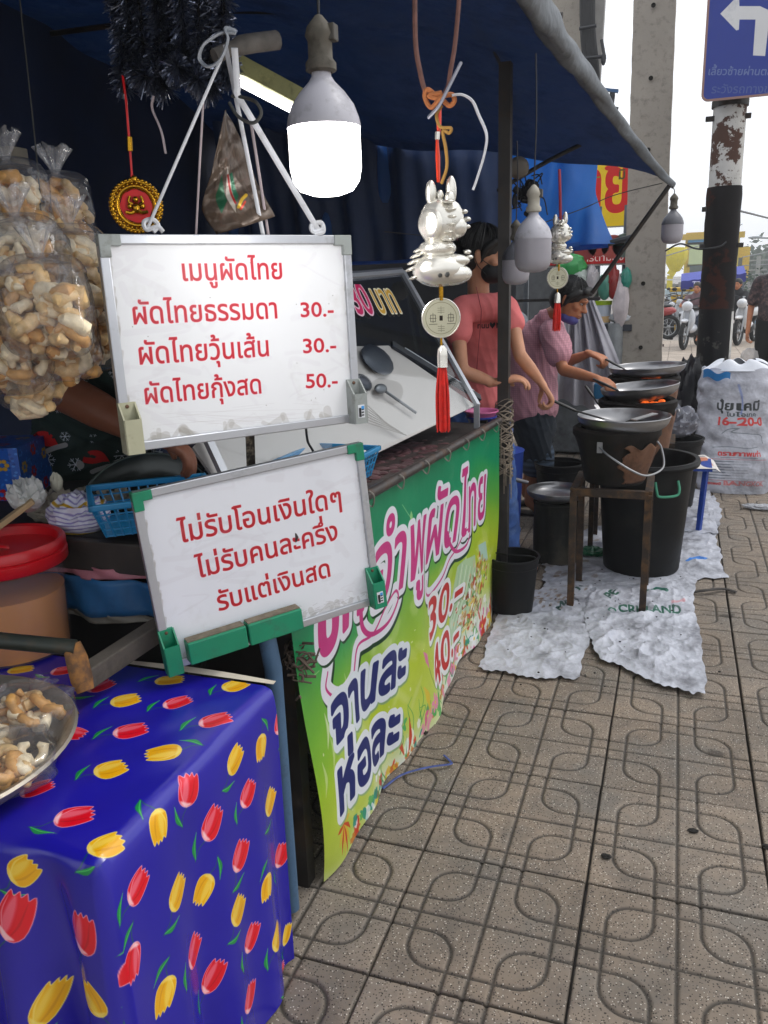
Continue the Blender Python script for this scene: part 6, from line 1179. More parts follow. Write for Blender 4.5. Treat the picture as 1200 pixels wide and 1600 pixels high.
# ================================================================== people
def skin_mesh(name, caps, mat, parent, vox=.006, smooth_it=6, img=None, fac=.5, wr=0):
    """caps: list of (points, radii, flat) closed limbs; fused into one continuous surface"""
    q = MB()
    for c_ in caps:
        if c_[0] == 'e': q.ell(c_[1], c_[2], c_[3] if len(c_) > 3 else None, nu=20, nv=14)
        else:
            pts, rad = c_[0], c_[1]; fl = c_[2] if len(c_) > 2 else 1.0; n_ = 5; p_ = crv(pts, n_); r_ = np.interp(np.linspace(0, 1, len(p_)), np.linspace(0, 1, len(rad)), rad)
            d0 = (p_[0]-p_[1])/np.linalg.norm(p_[0]-p_[1]); d1 = (p_[-1]-p_[-2])/np.linalg.norm(p_[-1]-p_[-2])
            p_ = [p_[0]+d0*r_[0]*.75, p_[0]+d0*r_[0]*.45]+p_+[p_[-1]+d1*r_[-1]*.45, p_[-1]+d1*r_[-1]*.75]; r_ = [r_[0]*.35, r_[0]*.8]+list(r_)+[r_[-1]*.8, r_[-1]*.35]
            q.tube(p_, r_, 16, flat=fl)
    me = bpy.data.meshes.new(name); me.from_pydata(q.v, [], q.f); o = bpy.data.objects.new(name, me); COL.objects.link(o)
    bm = bmesh.new(); bm.from_mesh(me); bmesh.ops.recalc_face_normals(bm, faces=bm.faces); bm.to_mesh(me); bm.free()
    r = o.modifiers.new('r', 'REMESH'); r.mode = 'VOXEL'; r.voxel_size = vox; s_ = o.modifiers.new('s', 'SMOOTH'); s_.iterations = smooth_it; s_.factor = fac
    bpy.context.view_layer.update(); dg = bpy.context.evaluated_depsgraph_get(); m2 = bpy.data.meshes.new_from_object(o.evaluated_get(dg)); bpy.data.objects.remove(o); bpy.data.meshes.remove(me)
    off = np.array(wloc(parent)); n_ = len(m2.vertices); co = np.empty(n_*3); m2.vertices.foreach_get('co', co); co = co.reshape(-1, 3)
    if wr:
        nv_ = np.empty(n_*3); m2.vertices.foreach_get('normal', nv_); nv_ = nv_.reshape(-1, 3); x, y, z = co.T
        wz = z+.05*np.sin(x*17+y*9)+.03*np.sin(y*31-x*13); f1 = 1-np.abs(np.sin(wz*26+6*np.sin(x*7+y*5)+2*x*9)); f2 = 1-np.abs(np.sin((x-y)*30+z*14+3*np.sin(z*11))); f3 = np.sin(x*60+y*47+z*53)
        co = co+nv_*(wr*(f1**2*.9+f2**2*.7+f3*.12-.12))[:, None]
    co = co-off; m2.vertices.foreach_set('co', co.ravel())
    m2.name = name; m2.materials.clear(); m2.materials.append(mat); m2.polygons.foreach_set('use_smooth', [True]*len(m2.polygons)); m2.update(); o = bpy.data.objects.new(name, m2); COL.objects.link(o); o.parent = parent; return o
def nrm(v): v = np.array(v, float); return v/np.linalg.norm(v)
def hand(wrist, d, palm_n, side, curl=.8, s=1.0, thumb_in=.6):
    """palm and five separate fingers; d: direction of the fingers, palm_n: where the palm faces"""
    d = nrm(d); pn = nrm(palm_n-d*np.dot(palm_n, d)); sd_ = np.cross(d, pn)*side; caps = []; L = .085*s; c0 = wrist+d*.012*s
    caps.append(([wrist-d*.02*s, wrist+d*.02*s], [.024*s, .026*s], .72))
    for k, (o_, ln, r) in enumerate(((-.030, .92, .0088), (-.010, 1.06, .0092), (.010, 1.0, .0090), (.029, .80, .0080))):
        b0 = wrist+sd_*(-o_*s*.5); k0 = wrist+d*L+sd_*(-o_*s); a = curl*(1+.08*k); p1 = k0+(d*math.cos(a*.6)+pn*math.sin(a*.6))*.040*s*ln; p2 = p1+(d*math.cos(a*1.5)+pn*math.sin(a*1.5))*.026*s*ln; p3 = p2+(d*math.cos(a*2.2)+pn*math.sin(a*2.2))*.020*s*ln
        caps.append(([b0, k0, p1, p2, p3], [.014*s, .0115*s, r*s, r*.92*s, r*.8*s]))
    t0 = wrist+d*.018*s+sd_*.018*s; t1 = t0+(d*.55+sd_*.75+pn*.35*thumb_in)*.042*s; t2 = t1+(d*.8+sd_*.15+pn*thumb_in)*.030*s; t3 = t2+(d*.7-sd_*.25+pn*thumb_in)*.022*s
    caps.append(([t0, t1, t2, t3], [.016*s, .0125*s, .0105*s, .0088*s])); return caps
def skin_mat(name, col): return M(name, col, .5, var=.07, scale=20, bump=.15, bscale=120, sss=.12, spec=.35, dirt_shade='#7c4631', dscale=9, damt=.18)
def head_caps(c, f, up, s=1.0):
    """c: centre of the skull; f: facing; up: crown direction"""
    f = nrm(f); up = nrm(up-f*np.dot(up, f)); r = np.cross(f, up); R3 = np.stack([r, f, up], 1); Q = lambda a, b, e: c+(r*a+f*b+up*e)*s
    caps = [('e', Q(0, -.012, .018), np.array([.074, .093, .088])*s, R3), ('e', Q(0, .020, -.045), np.array([.058, .066, .070])*s, R3), ('e', Q(0, .058, -.088), np.array([.026, .022, .020])*s, R3),
            ([Q(0, .080, .012), Q(0, .092, -.014), Q(0, .104, -.030)], [.009*s, .011*s, .014*s]), ('e', Q(.013, .094, -.033), np.array([.008, .009, .007])*s, R3), ('e', Q(-.013, .094, -.033), np.array([.008, .009, .007])*s, R3),
            ([Q(-.040, .070, .018), Q(-.018, .083, .024), Q(.018, .083, .024), Q(.040, .070, .018)], [.009*s, .010*s, .010*s, .009*s]), ('e', Q(.040, .055, -.025), np.array([.024, .024, .020])*s, R3), ('e', Q(-.040, .055, -.025), np.array([.024, .024, .020])*s, R3),
            ([Q(-.020, .082, -.062), Q(0, .091, -.059), Q(.020, .082, -.062)], [.006*s, .0075*s, .006*s]), ([Q(-.018, .081, -.071), Q(0, .088, -.072), Q(.018, .081, -.071)], [.006*s, .0085*s, .006*s])]
    for e in (-1, 1): caps.append(('e', Q(e*.078, -.008, -.012), np.array([.009, .020, .032])*s, R3)); caps.append(('e', Q(e*.083, -.016, -.002), np.array([.008, .012, .022])*s, R3))
    return caps, Q, R3
def face_parts(t, Q, R3, s, lip='#7d3f3a', mouth=True):
    for e in (-1, 1):
        q = MB(); q.ell(Q(e*.031, .074, .002), np.array([.013, .009, .0065])*s, R3); ey = q.build('eye', M('eye_white', '#b9aea6', .25, var=0), t, smooth=True)
        q = MB(); q.ell(Q(e*.031, .081, .001), np.array([.0062, .004, .0058])*s, R3); q.build('iris', M('iris_dark', '#120c09', .15, var=0), ey, smooth=True)
        q = MB(); q.tube(crv([Q(e*.015, .087, .027), Q(e*.032, .084, .032), Q(e*.050, .070, .026)], 4), .0028*s, 6, flat=.6); q.build('eyebrow', M('black_hair', '#0d0b0b', .55, var=.2, scale=60, bump=.5, bscale=200), t, smooth=True)
        q = MB(); q.tube(crv([Q(e*.017, .083, .006), Q(e*.031, .086, .010), Q(e*.046, .077, .005)], 4), .0022*s, 6); q.build('eyelid', _mats['black_hair'], t, smooth=True)
    if mouth: q = MB(); q.tube(crv([Q(-.019, .088, -.066), Q(0, .0965, -.0655), Q(.019, .088, -.066)], 4), .0042*s, 7, flat=.6); q.build('lips', M('lips'+lip, lip, .4), t, smooth=True)
def strands(Q, R3, s, parent, seed, n=150, low=-.06):
    rr_ = random.Random(seed); q = MB()
    for k in range(n):
        a = rr_.uniform(-math.pi, math.pi); th = rr_.uniform(.1, .9); pts = []
        for j in range(5):
            t_ = th+(1.75-th)*j/4*(1.0 if abs(a) > 1.2 else .55); pts.append(Q(math.sin(a)*math.sin(t_)*.093, -.022+math.cos(a)*math.sin(t_)*.106*(1 if math.cos(a) < 0 else .98), .034+math.cos(t_)*.094+rr_.uniform(-.002, .003)))
        if pts[-1][2] > -9: q.tube(pts, [.0022, .0026, .0024, .0018, .0008], 4)
    tag(q.build('loose_hair', hair_m, parent), kind='stuff')
hair_m = M('black_hair', '#0d0b0b', .55, var=.2, scale=60, bump=.5, bscale=200)
def hair_strands(q, Q, seed, n, r0, flow):
    rr_ = random.Random(seed)
    for k in range(n): flow(q, rr_)
# ---------------------------------------------------------------- woman in the coral T-shirt
sk1 = skin_mat('skin_tan', '#c48e70'); t = thing('person', 'woman in a coral T-shirt, jeans and black mask reaching to the nearest wok', 'person', (-.80, 3.80, 0))
hc = P(757, 398, 3.62); fc = nrm(V(.78, .02, -.16)); hcaps, Q1, R31 = head_caps(hc, fc, V(.05, 0, 1), 1.0)
neck = P(748, 470, 3.64); chest = P(748, 520, 3.66); waist = P(740, 590, 3.70); hip = P(738, 625, 3.72)
shL = P(795, 478, 3.62); shR = P(712, 484, 3.50); elL = P(812, 555, 3.50); wrL = P(845, 597, 3.56); elR = P(722, 580, 3.38); wrR = P(772, 598, 3.42)
sideB = nrm(shL-shR)
caps = hcaps+[([hc-V(0, 0, .06)-fc*.03, neck-V(0, 0, .02)], [.047, .050]), ([neck, chest, waist], [.06, .10, .09], .7),
    ([shL, elL], [.036, .028]), ([elL, (elL+wrL)/2, wrL], [.029, .028, .019]), ([shR, elR], [.036, .028]), ([elR, (elR+wrR)/2, wrR], [.029, .028, .019])]
caps += hand(wrL, P(866, 630, 3.58)-wrL, V(.2, .1, -1), 1, 1.25, 1.0, .8)+hand(wrR, P(800, 592, 3.44)-wrR, V(.3, .2, -1), 1, .6)
legL0, legR0 = hip+V(.07, .03, -.05), hip+V(-.08, -.02, -.05); fL = V(-.74, 3.86, .09); fR = V(-.92, 3.78, .09)
caps += [([legL0, V(-.77, 3.84, .48), fL], [.07, .05, .036]), ([legR0, V(-.92, 3.76, .48), fR], [.07, .05, .036]), ([fL, fL+V(.06, -.02, -.05), fL+V(.14, -.03, -.06)], [.035, .034, .024]), ([fR, fR+V(.06, -.02, -.05), fR+V(.14, -.03, -.06)], [.035, .034, .024])]
skin_mesh('body', caps, sk1, t, .0055, 4); face_parts(t, Q1, R31, 1.0, mouth=False)
cv = Canvas(.6, .6, 500, (.84, .40, .40)); coral = M('coral_jersey', '#e27878', .85, var=.08, scale=8, bump=.3, bscale=18, bdist=.01, transl=.0)
caps = [([neck-V(0, 0, .035), chest, waist, hip+V(0, 0, .0)], [.080, .140, .122, .138], .70), ([chest+V(0, 0, .07)-sideB*.12, chest+V(0, 0, .075)+sideB*.12], [.062, .062]), ([shR+(shL-shR)*.12, shL-(shL-shR)*.10], [.060, .060]),
    ([shL-sideB*.02, shL+(elL-shL)*.38], [.054, .056]), ([shR+sideB*.02, shR+(elR-shR)*.42], [.056, .058]), ([hip+V(0, 0, .06), hip+V(0, 0, -.01)], [.140, .145], .75)]
skin_mesh('t_shirt', caps, coral, t, .007, 10, wr=.003)
denim = M('denim', '#3b5c9a', .85, var=.25, scale=14, bump=.5, bscale=70, dirt_shade='#7f9cc8', dscale=6, damt=.35)
caps = [([hip+V(0, 0, .02), hip+V(0, 0, -.10)], [.128, .138], .78), ([legL0, V(-.77, 3.84, .48), fL+V(0, 0, .02)], [.098, .072, .062]), ([legR0, V(-.92, 3.76, .48), fR+V(0, 0, .02)], [.098, .072, .062])]
skin_mesh('jeans', caps, denim, t, .008, 6, wr=.008)
maskm = M('black_mask', '#121317', .7, bump=.2); caps = [('e', Q1(0, .070, -.058), np.array([.058, .052, .050]), R31), ('e', Q1(0, .045, -.062), np.array([.068, .060, .052]), R31)]
skin_mesh('face_mask', caps, maskm, t, .005, 4)
q = MB()
for e in (-1, 1): q.tube(crv([Q1(e*.060, .05, -.04), Q1(e*.080, .01, -.02), Q1(e*.086, -.015, .0)], 4), .0018, 5); q.tube(crv([Q1(e*.060, .04, -.08), Q1(e*.080, .0, -.05), Q1(e*.086, -.02, -.02)], 4), .0018, 5)
q.build('mask_loop', maskm, t)
caps = [('e', Q1(0, -.020, .036), np.array([.086, .100, .086]), R31), ('e', Q1(0, -.055, -.01), np.array([.080, .062, .085]), R31), ('e', Q1(0, -.105, .03), np.array([.045, .040, .045]), R31), ([Q1(.062, .045, .060), Q1(.080, .015, .02), Q1(.074, .005, -.03)], [.016, .014, .008]), ([Q1(-.062, .045, .060), Q1(-.080, .015, .02), Q1(-.074, .005, -.03)], [.016, .014, .008]), ([Q1(-.05, .070, .070), Q1(0, .078, .085), Q1(.05, .070, .070)], [.020, .024, .020])]
skin_mesh('hair', caps, hair_m, t, .006, 3)
strands(Q1, R31, 1, t, 3)
q = MB(); q.tube(crv([Q1(.0, -.13, .05), Q1(.03, -.12, .065), Q1(.035, -.115, .03)], 4), .007, 7); q.build('hair_tie', M('pink_tie', '#c8607a', .6), t)
# print and cord on the shirt: laid on the chest
fch = nrm(np.cross(sideB, V(0, 0, 1)));
if np.dot(fch, O0-chest) < 0: fch = -fch
from mathutils.bvhtree import BVHTree
def project_print(cvs, name, cen, X, Z, W, Hh, parent, target, view, off=.004):
    """a printed patch that follows the garment under it"""
    vs = [v.co+Vector(wloc(target)) for v in target.data.vertices]; bv = BVHTree.FromPolygons(vs, [tuple(p_.vertices) for p_ in target.data.polygons]); q = MB()
    def f(u, v):
        p_ = cen+X*(u-.5)*W+Z*(v-.5)*Hh; h_ = bv.ray_cast(Vector(p_-view*.4), Vector(view), .9)
        return (np.array(h_[0])-view*off) if h_[0] is not None else p_
    q.grid(f, 26, 14); return q.build(name, M(name+'_ink_'+cvs.name, (1, 1, 1), .8, var=0, bump=0, img=cvs, alpha='img'), parent, smooth=True)
tee = [c_ for c_ in t.children if c_.name.startswith('t_shirt')][0]
cv = Canvas(.24, .06, 1500, (.84, .40, .40), 0.0); cv.text('ทนน', (.015, .012), (.082, .012), col=(.18, .14, .16), bold=.001)
cv.poly(crv([(.105, .008), (.088, .030), (.094, .044), (.105, .036), (.116, .044), (.122, .030), (.105, .008)], 6), (.12, .12, .16)); cv.text('ทท', (.130, .012), (.185, .012), col=(.18, .14, .16), bold=.001)
vw = nrm(chest-O0); Xs = nrm(np.cross(vw, V(0, 0, 1))); project_print(cv.image('tee_print'), 'shirt_print', P(774, 507, 3.5), Xs, V(0, 0, 1), .17, .045, t, tee, vw)
rope('neck_cord', [P(744, 448, 3.50), P(750, 475, 3.49), P(752, 490, 3.49), P(748, 540, 3.50), P(744, 590, 3.52)], .0016, M('red_thread', '#9c2f38', .6), 'thin red cord hanging down the front of the coral T-shirt')
# ---------------------------------------------------------------- woman in the pink checked shirt
sk2 = skin_mat('skin_brown', '#b47756'); t = thing('person', 'woman in a pink checked short-sleeved shirt and dark wrap bending over the farther woks', 'person', (-.80, 5.0, 0))
hc = P(893, 468, 4.80); fc = nrm(V(.90, -.18, -.42)); hcaps, Q2, R32 = head_caps(hc, fc, V(.45, 0, .9), .98)
neck = P(858, 497, 4.88); chest = P(838, 540, 4.92); waist = P(832, 595, 4.97); hip = P(833, 640, 4.98); shN = P(862, 520, 4.72); shF = P(862, 512, 5.04)
elN = P(880, 578, 4.60); wrN = P(934, 592, 4.52); elF = P(884, 566, 5.02); wrF = P(922, 552, 4.90)
caps = hcaps+[([hc-V(.05, 0, .05), neck], [.046, .055]), ([neck, chest, waist], [.07, .13, .12], .8), ([shN, elN], [.040, .032]), ([elN, (elN+wrN)/2, wrN], [.034, .031, .021]), ([shF, elF], [.040, .032]), ([elF, (elF+wrF)/2, wrF], [.033, .030, .021])]
caps += hand(wrN, P(958, 606, 4.45)-wrN, V(.1, .2, -1), 1, 1.2, .95, .8)+hand(wrF, P(948, 563, 4.86)-wrF, V(.1, .1, -1), 1, 1.2, .95, .8)
gN, gF = V(-.80, 4.90, .08), V(-.86, 5.12, .08)
caps += [([hip+V(0, -.07, -.05), V(-.76, 4.89, .42), gN], [.085, .055, .036]), ([hip+V(0, .09, -.05), V(-.80, 5.10, .42), gF], [.085, .055, .036]), ([gN, gN+V(.07, -.02, -.045), gN+V(.14, -.03, -.055)], [.036, .034, .024]), ([gF, gF+V(.07, -.02, -.045), gF+V(.14, -.03, -.055)], [.036, .034, .024])]
skin_mesh('body', caps, sk2, t, .0055, 4); face_parts(t, Q2, R32, .98, '#8a4a44')
chk = M('pink_check', '#c28c98', .85, var=.06, scale=8, bump=.3, bscale=18, bdist=.01)
_n = chk.node_tree.nodes; _L = chk.node_tree.links; _b = _n['Principled BSDF']; _src = _b.inputs['Base Color'].links[0].from_socket; _tc = _n.new('ShaderNodeTexCoord'); _ck = []
for ax_i in (0, 1, 2):
    _w = _n.new('ShaderNodeTexWave'); _w.bands_direction = 'XYZ'[ax_i]; _w.inputs['Scale'].default_value = 26; _L.new(_tc.outputs['Object'], _w.inputs[0]); _ck.append(_w)
_mx = _n.new('ShaderNodeMath'); _mx.operation = 'ADD'; _L.new(_ck[0].outputs['Fac'], _mx.inputs[0]); _L.new(_ck[2].outputs['Fac'], _mx.inputs[1]); _mr = _n.new('ShaderNodeMapRange'); _mr.inputs[1].default_value = .6; _mr.inputs[2].default_value = 1.8; _mr.inputs[3].default_value = .88; _mr.inputs[4].default_value = 1.12; _L.new(_mx.outputs[0], _mr.inputs[0])
_mm = _n.new('ShaderNodeMix'); _mm.data_type = 'RGBA'; _mm.blend_type = 'MULTIPLY'; _mm.inputs[0].default_value = 1; _L.new(_src, _mm.inputs[6]); _L.new(_mr.outputs[0], _mm.inputs[7]); _L.new(_mm.outputs[2], _b.inputs['Base Color'])
caps = [([neck-V(.01, 0, .02), chest, waist, hip+V(0, 0, -.01)], [.085, .165, .162, .168], .85), ([shF, shN], [.068, .068]), ([shN, shN+(elN-shN)*.62], [.072, .074]), ([shF, shF+(elF-shF)*.62], [.072, .074]), ([neck+V(-.02, -.05, 0), neck+V(-.02, .05, 0)], [.05, .05])]
skin_mesh('checked_shirt', caps, chk, t, .008, 8, wr=.005)
q_m = M('dark_wrap', '#1d2630', .9, var=.15, bump=.4, bscale=20)
caps = [([hip+V(0, 0, .03), hip+V(.01, 0, -.14)], [.150, .155], .85), ([hip+V(0, -.06, -.06), V(-.76, 4.90, .36)], [.110, .098]), ([hip+V(0, .08, -.06), V(-.80, 5.08, .36)], [.110, .098])]
skin_mesh('dark_wrap', caps, q_m, t, .009, 8, wr=.006)
hm = M('plaid_hem', '#3b4a5c', .9, var=.1, scale=10, bump=.3); _n = hm.node_tree.nodes; _L = hm.node_tree.links; _b = _n['Principled BSDF']; _src = _b.inputs['Base Color'].links[0].from_socket; _w = _n.new('ShaderNodeTexWave'); _w.bands_direction = 'Z'; _w.inputs['Scale'].default_value = 9; _tc = _n.new('ShaderNodeTexCoord'); _L.new(_tc.outputs['Object'], _w.inputs[0]); _mr = _n.new('ShaderNodeMapRange'); _mr.inputs[3].default_value = .6; _mr.inputs[4].default_value = 1.7; _L.new(_w.outputs['Fac'], _mr.inputs[0]); _mm = _n.new('ShaderNodeMix'); _mm.data_type = 'RGBA'; _mm.blend_type = 'MULTIPLY'; _mm.inputs[0].default_value = 1; _L.new(_src, _mm.inputs[6]); _L.new(_mr.outputs[0], _mm.inputs[7]); _L.new(_mm.outputs[2], _b.inputs['Base Color'])
skin_mesh('plaid_hem', [([V(-.76, 4.91, .40), V(-.765, 4.91, .31)], [.104, .108]), ([V(-.80, 5.07, .40), V(-.805, 5.08, .31)], [.104, .108])], hm, t, .010, 5)
caps = [('e', Q2(0, -.022, .034), np.array([.086, .100, .088]), R32), ('e', Q2(0, -.060, -.01), np.array([.082, .066, .080]), R32), ([Q2(.062, .045, .055), Q2(.082, .010, .015), Q2(.076, -.005, -.04)], [.018, .018, .010]), ([Q2(-.062, .045, .055), Q2(-.082, .010, .015), Q2(-.076, -.005, -.04)], [.018, .018, .010]), ([Q2(-.05, .068, .070), Q2(0, .074, .082), Q2(.05, .068, .070)], [.020, .024, .020])]
skin_mesh('hair', caps, hair_m, t, .006, 3)
strands(Q2, R32, 1, t, 4)
skin_mesh('face_mask', [('e', Q2(0, .052, -.098), np.array([.050, .040, .030]), R32), ('e', Q2(0, .02, -.10), np.array([.058, .045, .030]), R32)], M('violet_mask', '#4c4b8e', .7), t, .006, 3)
for g_ in (gN, gF): q = MB(); q.box(g_+V(.05, -.01, -.072), (.25, .09, .018)); q.build('sandal', M('sandal', '#241a16', .7), t)
# ---------------------------------------------------------------- vendor in the dark Christmas shirt
sk3 = skin_mat('skin_dark_brown', '#7e4d36'); t = thing('person', 'vendor in a dark shirt with red hats and white snowflakes, one bare arm forward', 'person', (-1.62, 1.98, 0))  # vendor's skin, a darker brown than the cooks have
hc = P(318, 470, 1.66); fc = nrm(V(.85, -.35, -.55)); hcaps, Q3, R33 = head_caps(hc, fc, V(.5, .1, .8), 1.05); neck = P(258, 500, 1.74); chest = P(205, 560, 1.84); waist = P(165, 640, 1.96); hip = P(120, 760, 2.06); sR = nrm(V(.62, .78, 0))
shN = chest+V(-.02, 0, .07)-sR*.20; shF = chest+V(.02, 0, .09)+sR*.20; elN = P(88, 606, 1.62); wrN = P(222, 676, 1.60); elF = shF+V(.14, .0, -.22); wrF = V(-1.12, 1.98, 1.0)
shN = P(84, 566, 1.70)
caps = hcaps+[([hc-V(0, 0, .06), neck-V(0, 0, .03)], [.055, .06]), ([neck, chest, waist, hip], [.08, .14, .13, .14], .75), ([shN, elN], [.055, .045]), ([elN, (elN+wrN)/2, wrN], [.050, .046, .030]), ([shF, elF], [.05, .042]), ([elF, wrF], [.042, .03])]+hand(wrN, V(.8, .3, -.4), V(0, 0, -1), 1, .7, 1.05)+hand(wrF, V(.8, 0, -.3), V(0, 0, -1), -1, .7, 1.0)
for e in (-.09, .09): b0 = hip+sR*e; caps += [([b0-V(0, 0, .03), b0-V(-.02, 0, .42), b0-V(0, 0, .78)], [.09, .06, .04]), ([b0-V(0, 0, .79), b0+V(.12, -.06, -.82)], [.038, .028])]
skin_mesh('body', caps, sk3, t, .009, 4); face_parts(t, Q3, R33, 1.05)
skin_mesh('hair', [('e', Q3(0, -.022, .034), np.array([.092, .106, .092]), R33), ('e', Q3(0, -.060, -.01), np.array([.086, .066, .084]), R33)], hair_m, t, .009, 3)
shm = M('dark_green_shirt', '#1a2e2b', .85, var=.2, bump=.4, bscale=18, bdist=.01); skin_mesh('christmas_shirt', [([neck-V(0, 0, .05), chest, waist, hip-V(0, 0, .04)], [.10, .185, .18, .19], .78), ([shF, shN], [.085, .085]), ([shN, shN+(elN-shN)*.6], [.082, .078]), ([shF, shF+(elF-shF)*.6], [.08, .076])], shm, t, .010, 6, wr=.010)
skin_mesh('trousers', [([hip, hip-V(0, 0, .1)], [.16, .165], .8)]+[([hip+sR*e-V(0, 0, .05), hip+sR*e-V(-.02, 0, .42), hip+sR*e-V(0, 0, .76)], [.105, .08, .062]) for e in (-.09, .09)], M('dark_trousers', '#15161a', .9), t, .012, 4)
cs = [c_ for c_ in t.children if c_.name.startswith('christmas')][0]; cv = Canvas(.62, .62, 900, (.05, .1, .1), 0.0)
def flake(x, y, r):
    for k in range(6): a = k*math.pi/3; e = (x+r*math.cos(a), y+r*math.sin(a)); cv.stroke([(x, y), e], r*.13, (.85, .88, .92), 1, False); [cv.stroke([(x+r*.6*math.cos(a), y+r*.6*math.sin(a)), (x+r*.9*math.cos(a+w_), y+r*.9*math.sin(a+w_))], r*.12, (.72, .76, .80), 1, False) for w_ in (-.35, .35)]
def hat(x, y, s_, fl=1): cv.poly(crv([(x-fl*.030*s_, y-.014*s_), (x-fl*.012*s_, y+.022*s_), (x+fl*.018*s_, y+.026*s_), (x+fl*.034*s_, y+.004*s_), (x+fl*.022*s_, y-.004*s_), (x-fl*.03*s_, y-.014*s_)], 5), (.75, .08, .09)); cv.stroke([(x-fl*.042*s_, y-.008*s_), (x-fl*.016*s_, y-.014*s_), (x+fl*.016*s_, y-.026*s_)], .012*s_, (.62, .62, .62)); cv.poly([(x+fl*.040*s_+.009*s_*math.cos(a), y-.006*s_+.011*s_*math.sin(a)) for a in np.linspace(0, 6.28, 10)[:-1]], (.66, .66, .66))
rr_ = random.Random(5)
for k in range(7):
    for j in range(7):
        x, y = .04+k*.09+rr_.uniform(-.015, .015), .04+j*.09+rr_.uniform(-.015, .015)
        if (k+j*2) % 4 == 0: hat(x, y, 1.5, 1 if k % 2 else -1)
        else: flake(x, y, rr_.uniform(.016, .028))
vw = nrm(waist-O0); Xs = nrm(np.cross(vw, V(0, 0, 1))); project_print(cv.image('christmas_print'), 'shirt_print', (waist+chest)/2+V(.0, 0, -.06), Xs, V(0, 0, 1), .50, .50, t, cs, vw, .004)
# ---------------------------------------------------------------- walker and riders far away
def simple_person(name_label, base, H, shirt, trouser, skin, pose='walk', face=V(0, -1, 0), bag=None, hairc=hair_m):
    t = thing('person', name_label, 'person', base); s = H/1.6; f = nrm(face); r = np.cross(f, V(0, 0, 1)); B = lambda a, b, c_: base+r*a*s+f*b*s+V(0, 0, c_*s)
    hcaps, Qh, Rh = head_caps(B(0, .02, 1.48 if pose == 'walk' else 1.18), f, V(0, 0, 1), s)
    if pose == 'walk':
        sp = [B(0, 0, 1.36), B(0, 0, 1.15), B(0, 0, .92)]; hp = [B(-.08, 0, .88), B(.08, 0, .88)]; kn = [B(-.08, .05, .48), B(.09, -.02, .48)]; ft = [B(-.08, .08, .07), B(.09, -.08, .07)]; sh = [B(-.17, 0, 1.28), B(.17, 0, 1.28)]; el = [B(-.24, -.02, 1.02), B(.24, -.02, 1.02)]; wr = [B(-.22, .10, .80), B(.24, .06, .78)]
    else:
        sp = [B(0, 0, 1.06), B(0, -.02, .86), B(0, -.08, .64)]; hp = [B(-.08, -.08, .60), B(.08, -.08, .60)]; kn = [B(-.14, .28, .56), B(.14, .28, .56)]; ft = [B(-.13, .24, .18), B(.13, .24, .18)]; sh = [B(-.17, 0, .98), B(.17, 0, .98)]; el = [B(-.24, .16, .82), B(.24, .16, .82)]; wr = [B(-.22, .40, .84), B(.22, .40, .84)]
    caps = hcaps+[([B(0, .0, (1.42 if pose == 'walk' else 1.12)), sp[0]], [.05*s, .055*s]), (sp, [.08*s, .12*s, .12*s], .8)]
    for i in (0, 1): caps += [([sh[i], el[i]], [.042*s, .036*s]), ([el[i], wr[i]], [.036*s, .024*s]), ([hp[i], kn[i], ft[i]], [.08*s, .055*s, .038*s]), ([ft[i], ft[i]+f*.14*s-V(0, 0, .03*s)], [.035*s, .026*s])]+hand(wr[i], (V(0, 0, -1) if pose == 'walk' else f), f*.2+r*(1 if i == 0 else -1), 1 if i else -1, .7, s)
    skin_mesh('body', caps, skin, t, .012 if pose == 'walk' else .016, 3); face_parts(t, Qh, Rh, s)
    skin_mesh('shirt', [(sp, [.10*s, .165*s, .165*s], .8), ([sh[0], sh[1]], [.075*s, .075*s])]+[([sh[i], sh[i]+(el[i]-sh[i])*.75], [.072*s, .07*s]) for i in (0, 1)], shirt, t, .014, 4)
    skin_mesh('trousers', [([sp[2], (hp[0]+hp[1])/2-V(0, 0, .04)], [.14*s, .14*s], .85)]+[([hp[i], kn[i], ft[i]+(V(0, 0, .04) if pose == 'walk' else V(0, 0, .08))], [.10*s, .078*s, .06*s]) for i in (0, 1)], trouser, t, .014, 4)
    skin_mesh('hair', [('e', Qh(0, -.022, .034), np.array([.088, .102, .090])*s, Rh), ('e', Qh(0, -.055, .0), np.array([.082, .064, .080])*s, Rh)], hairc, t, .012, 2)
    return t
spk = M('speckled_blouse', '#3a3236', .85, var=.5, scale=38, bump=.3, dirt_shade='#8b6f6a', dscale=24, damt=.45)
wb = G(1200, 628); simple_person('walker in a dark speckled blouse and black trousers carrying a clear bag', V(wb[0]-.02, wb[1], 0), 1.62, spk, M('black_trousers', '#121214', .9), sk2, 'walk', V(-.25, -1, 0))
hb = P(1178, 560, 10.05); crumple('carrier_bag', P(1172, 575, 10.05)-V(0, 0, .04), (.11, .07, .15), M('milky_film', '#c9c6c4', .3, var=.1, bump=.6, alpha=.6), 'thin white carrier bag in the hand of the walker', 'carrier bag', 71, .15, .85, n=14); crumple('red_food', P(1168, 573, 10.05)-V(0, 0, .01), (.07, .05, .05), M('red_food', '#b53428', .5), 'red food showing through the carrier bag', 'food', 72, .2, .8, n=10)
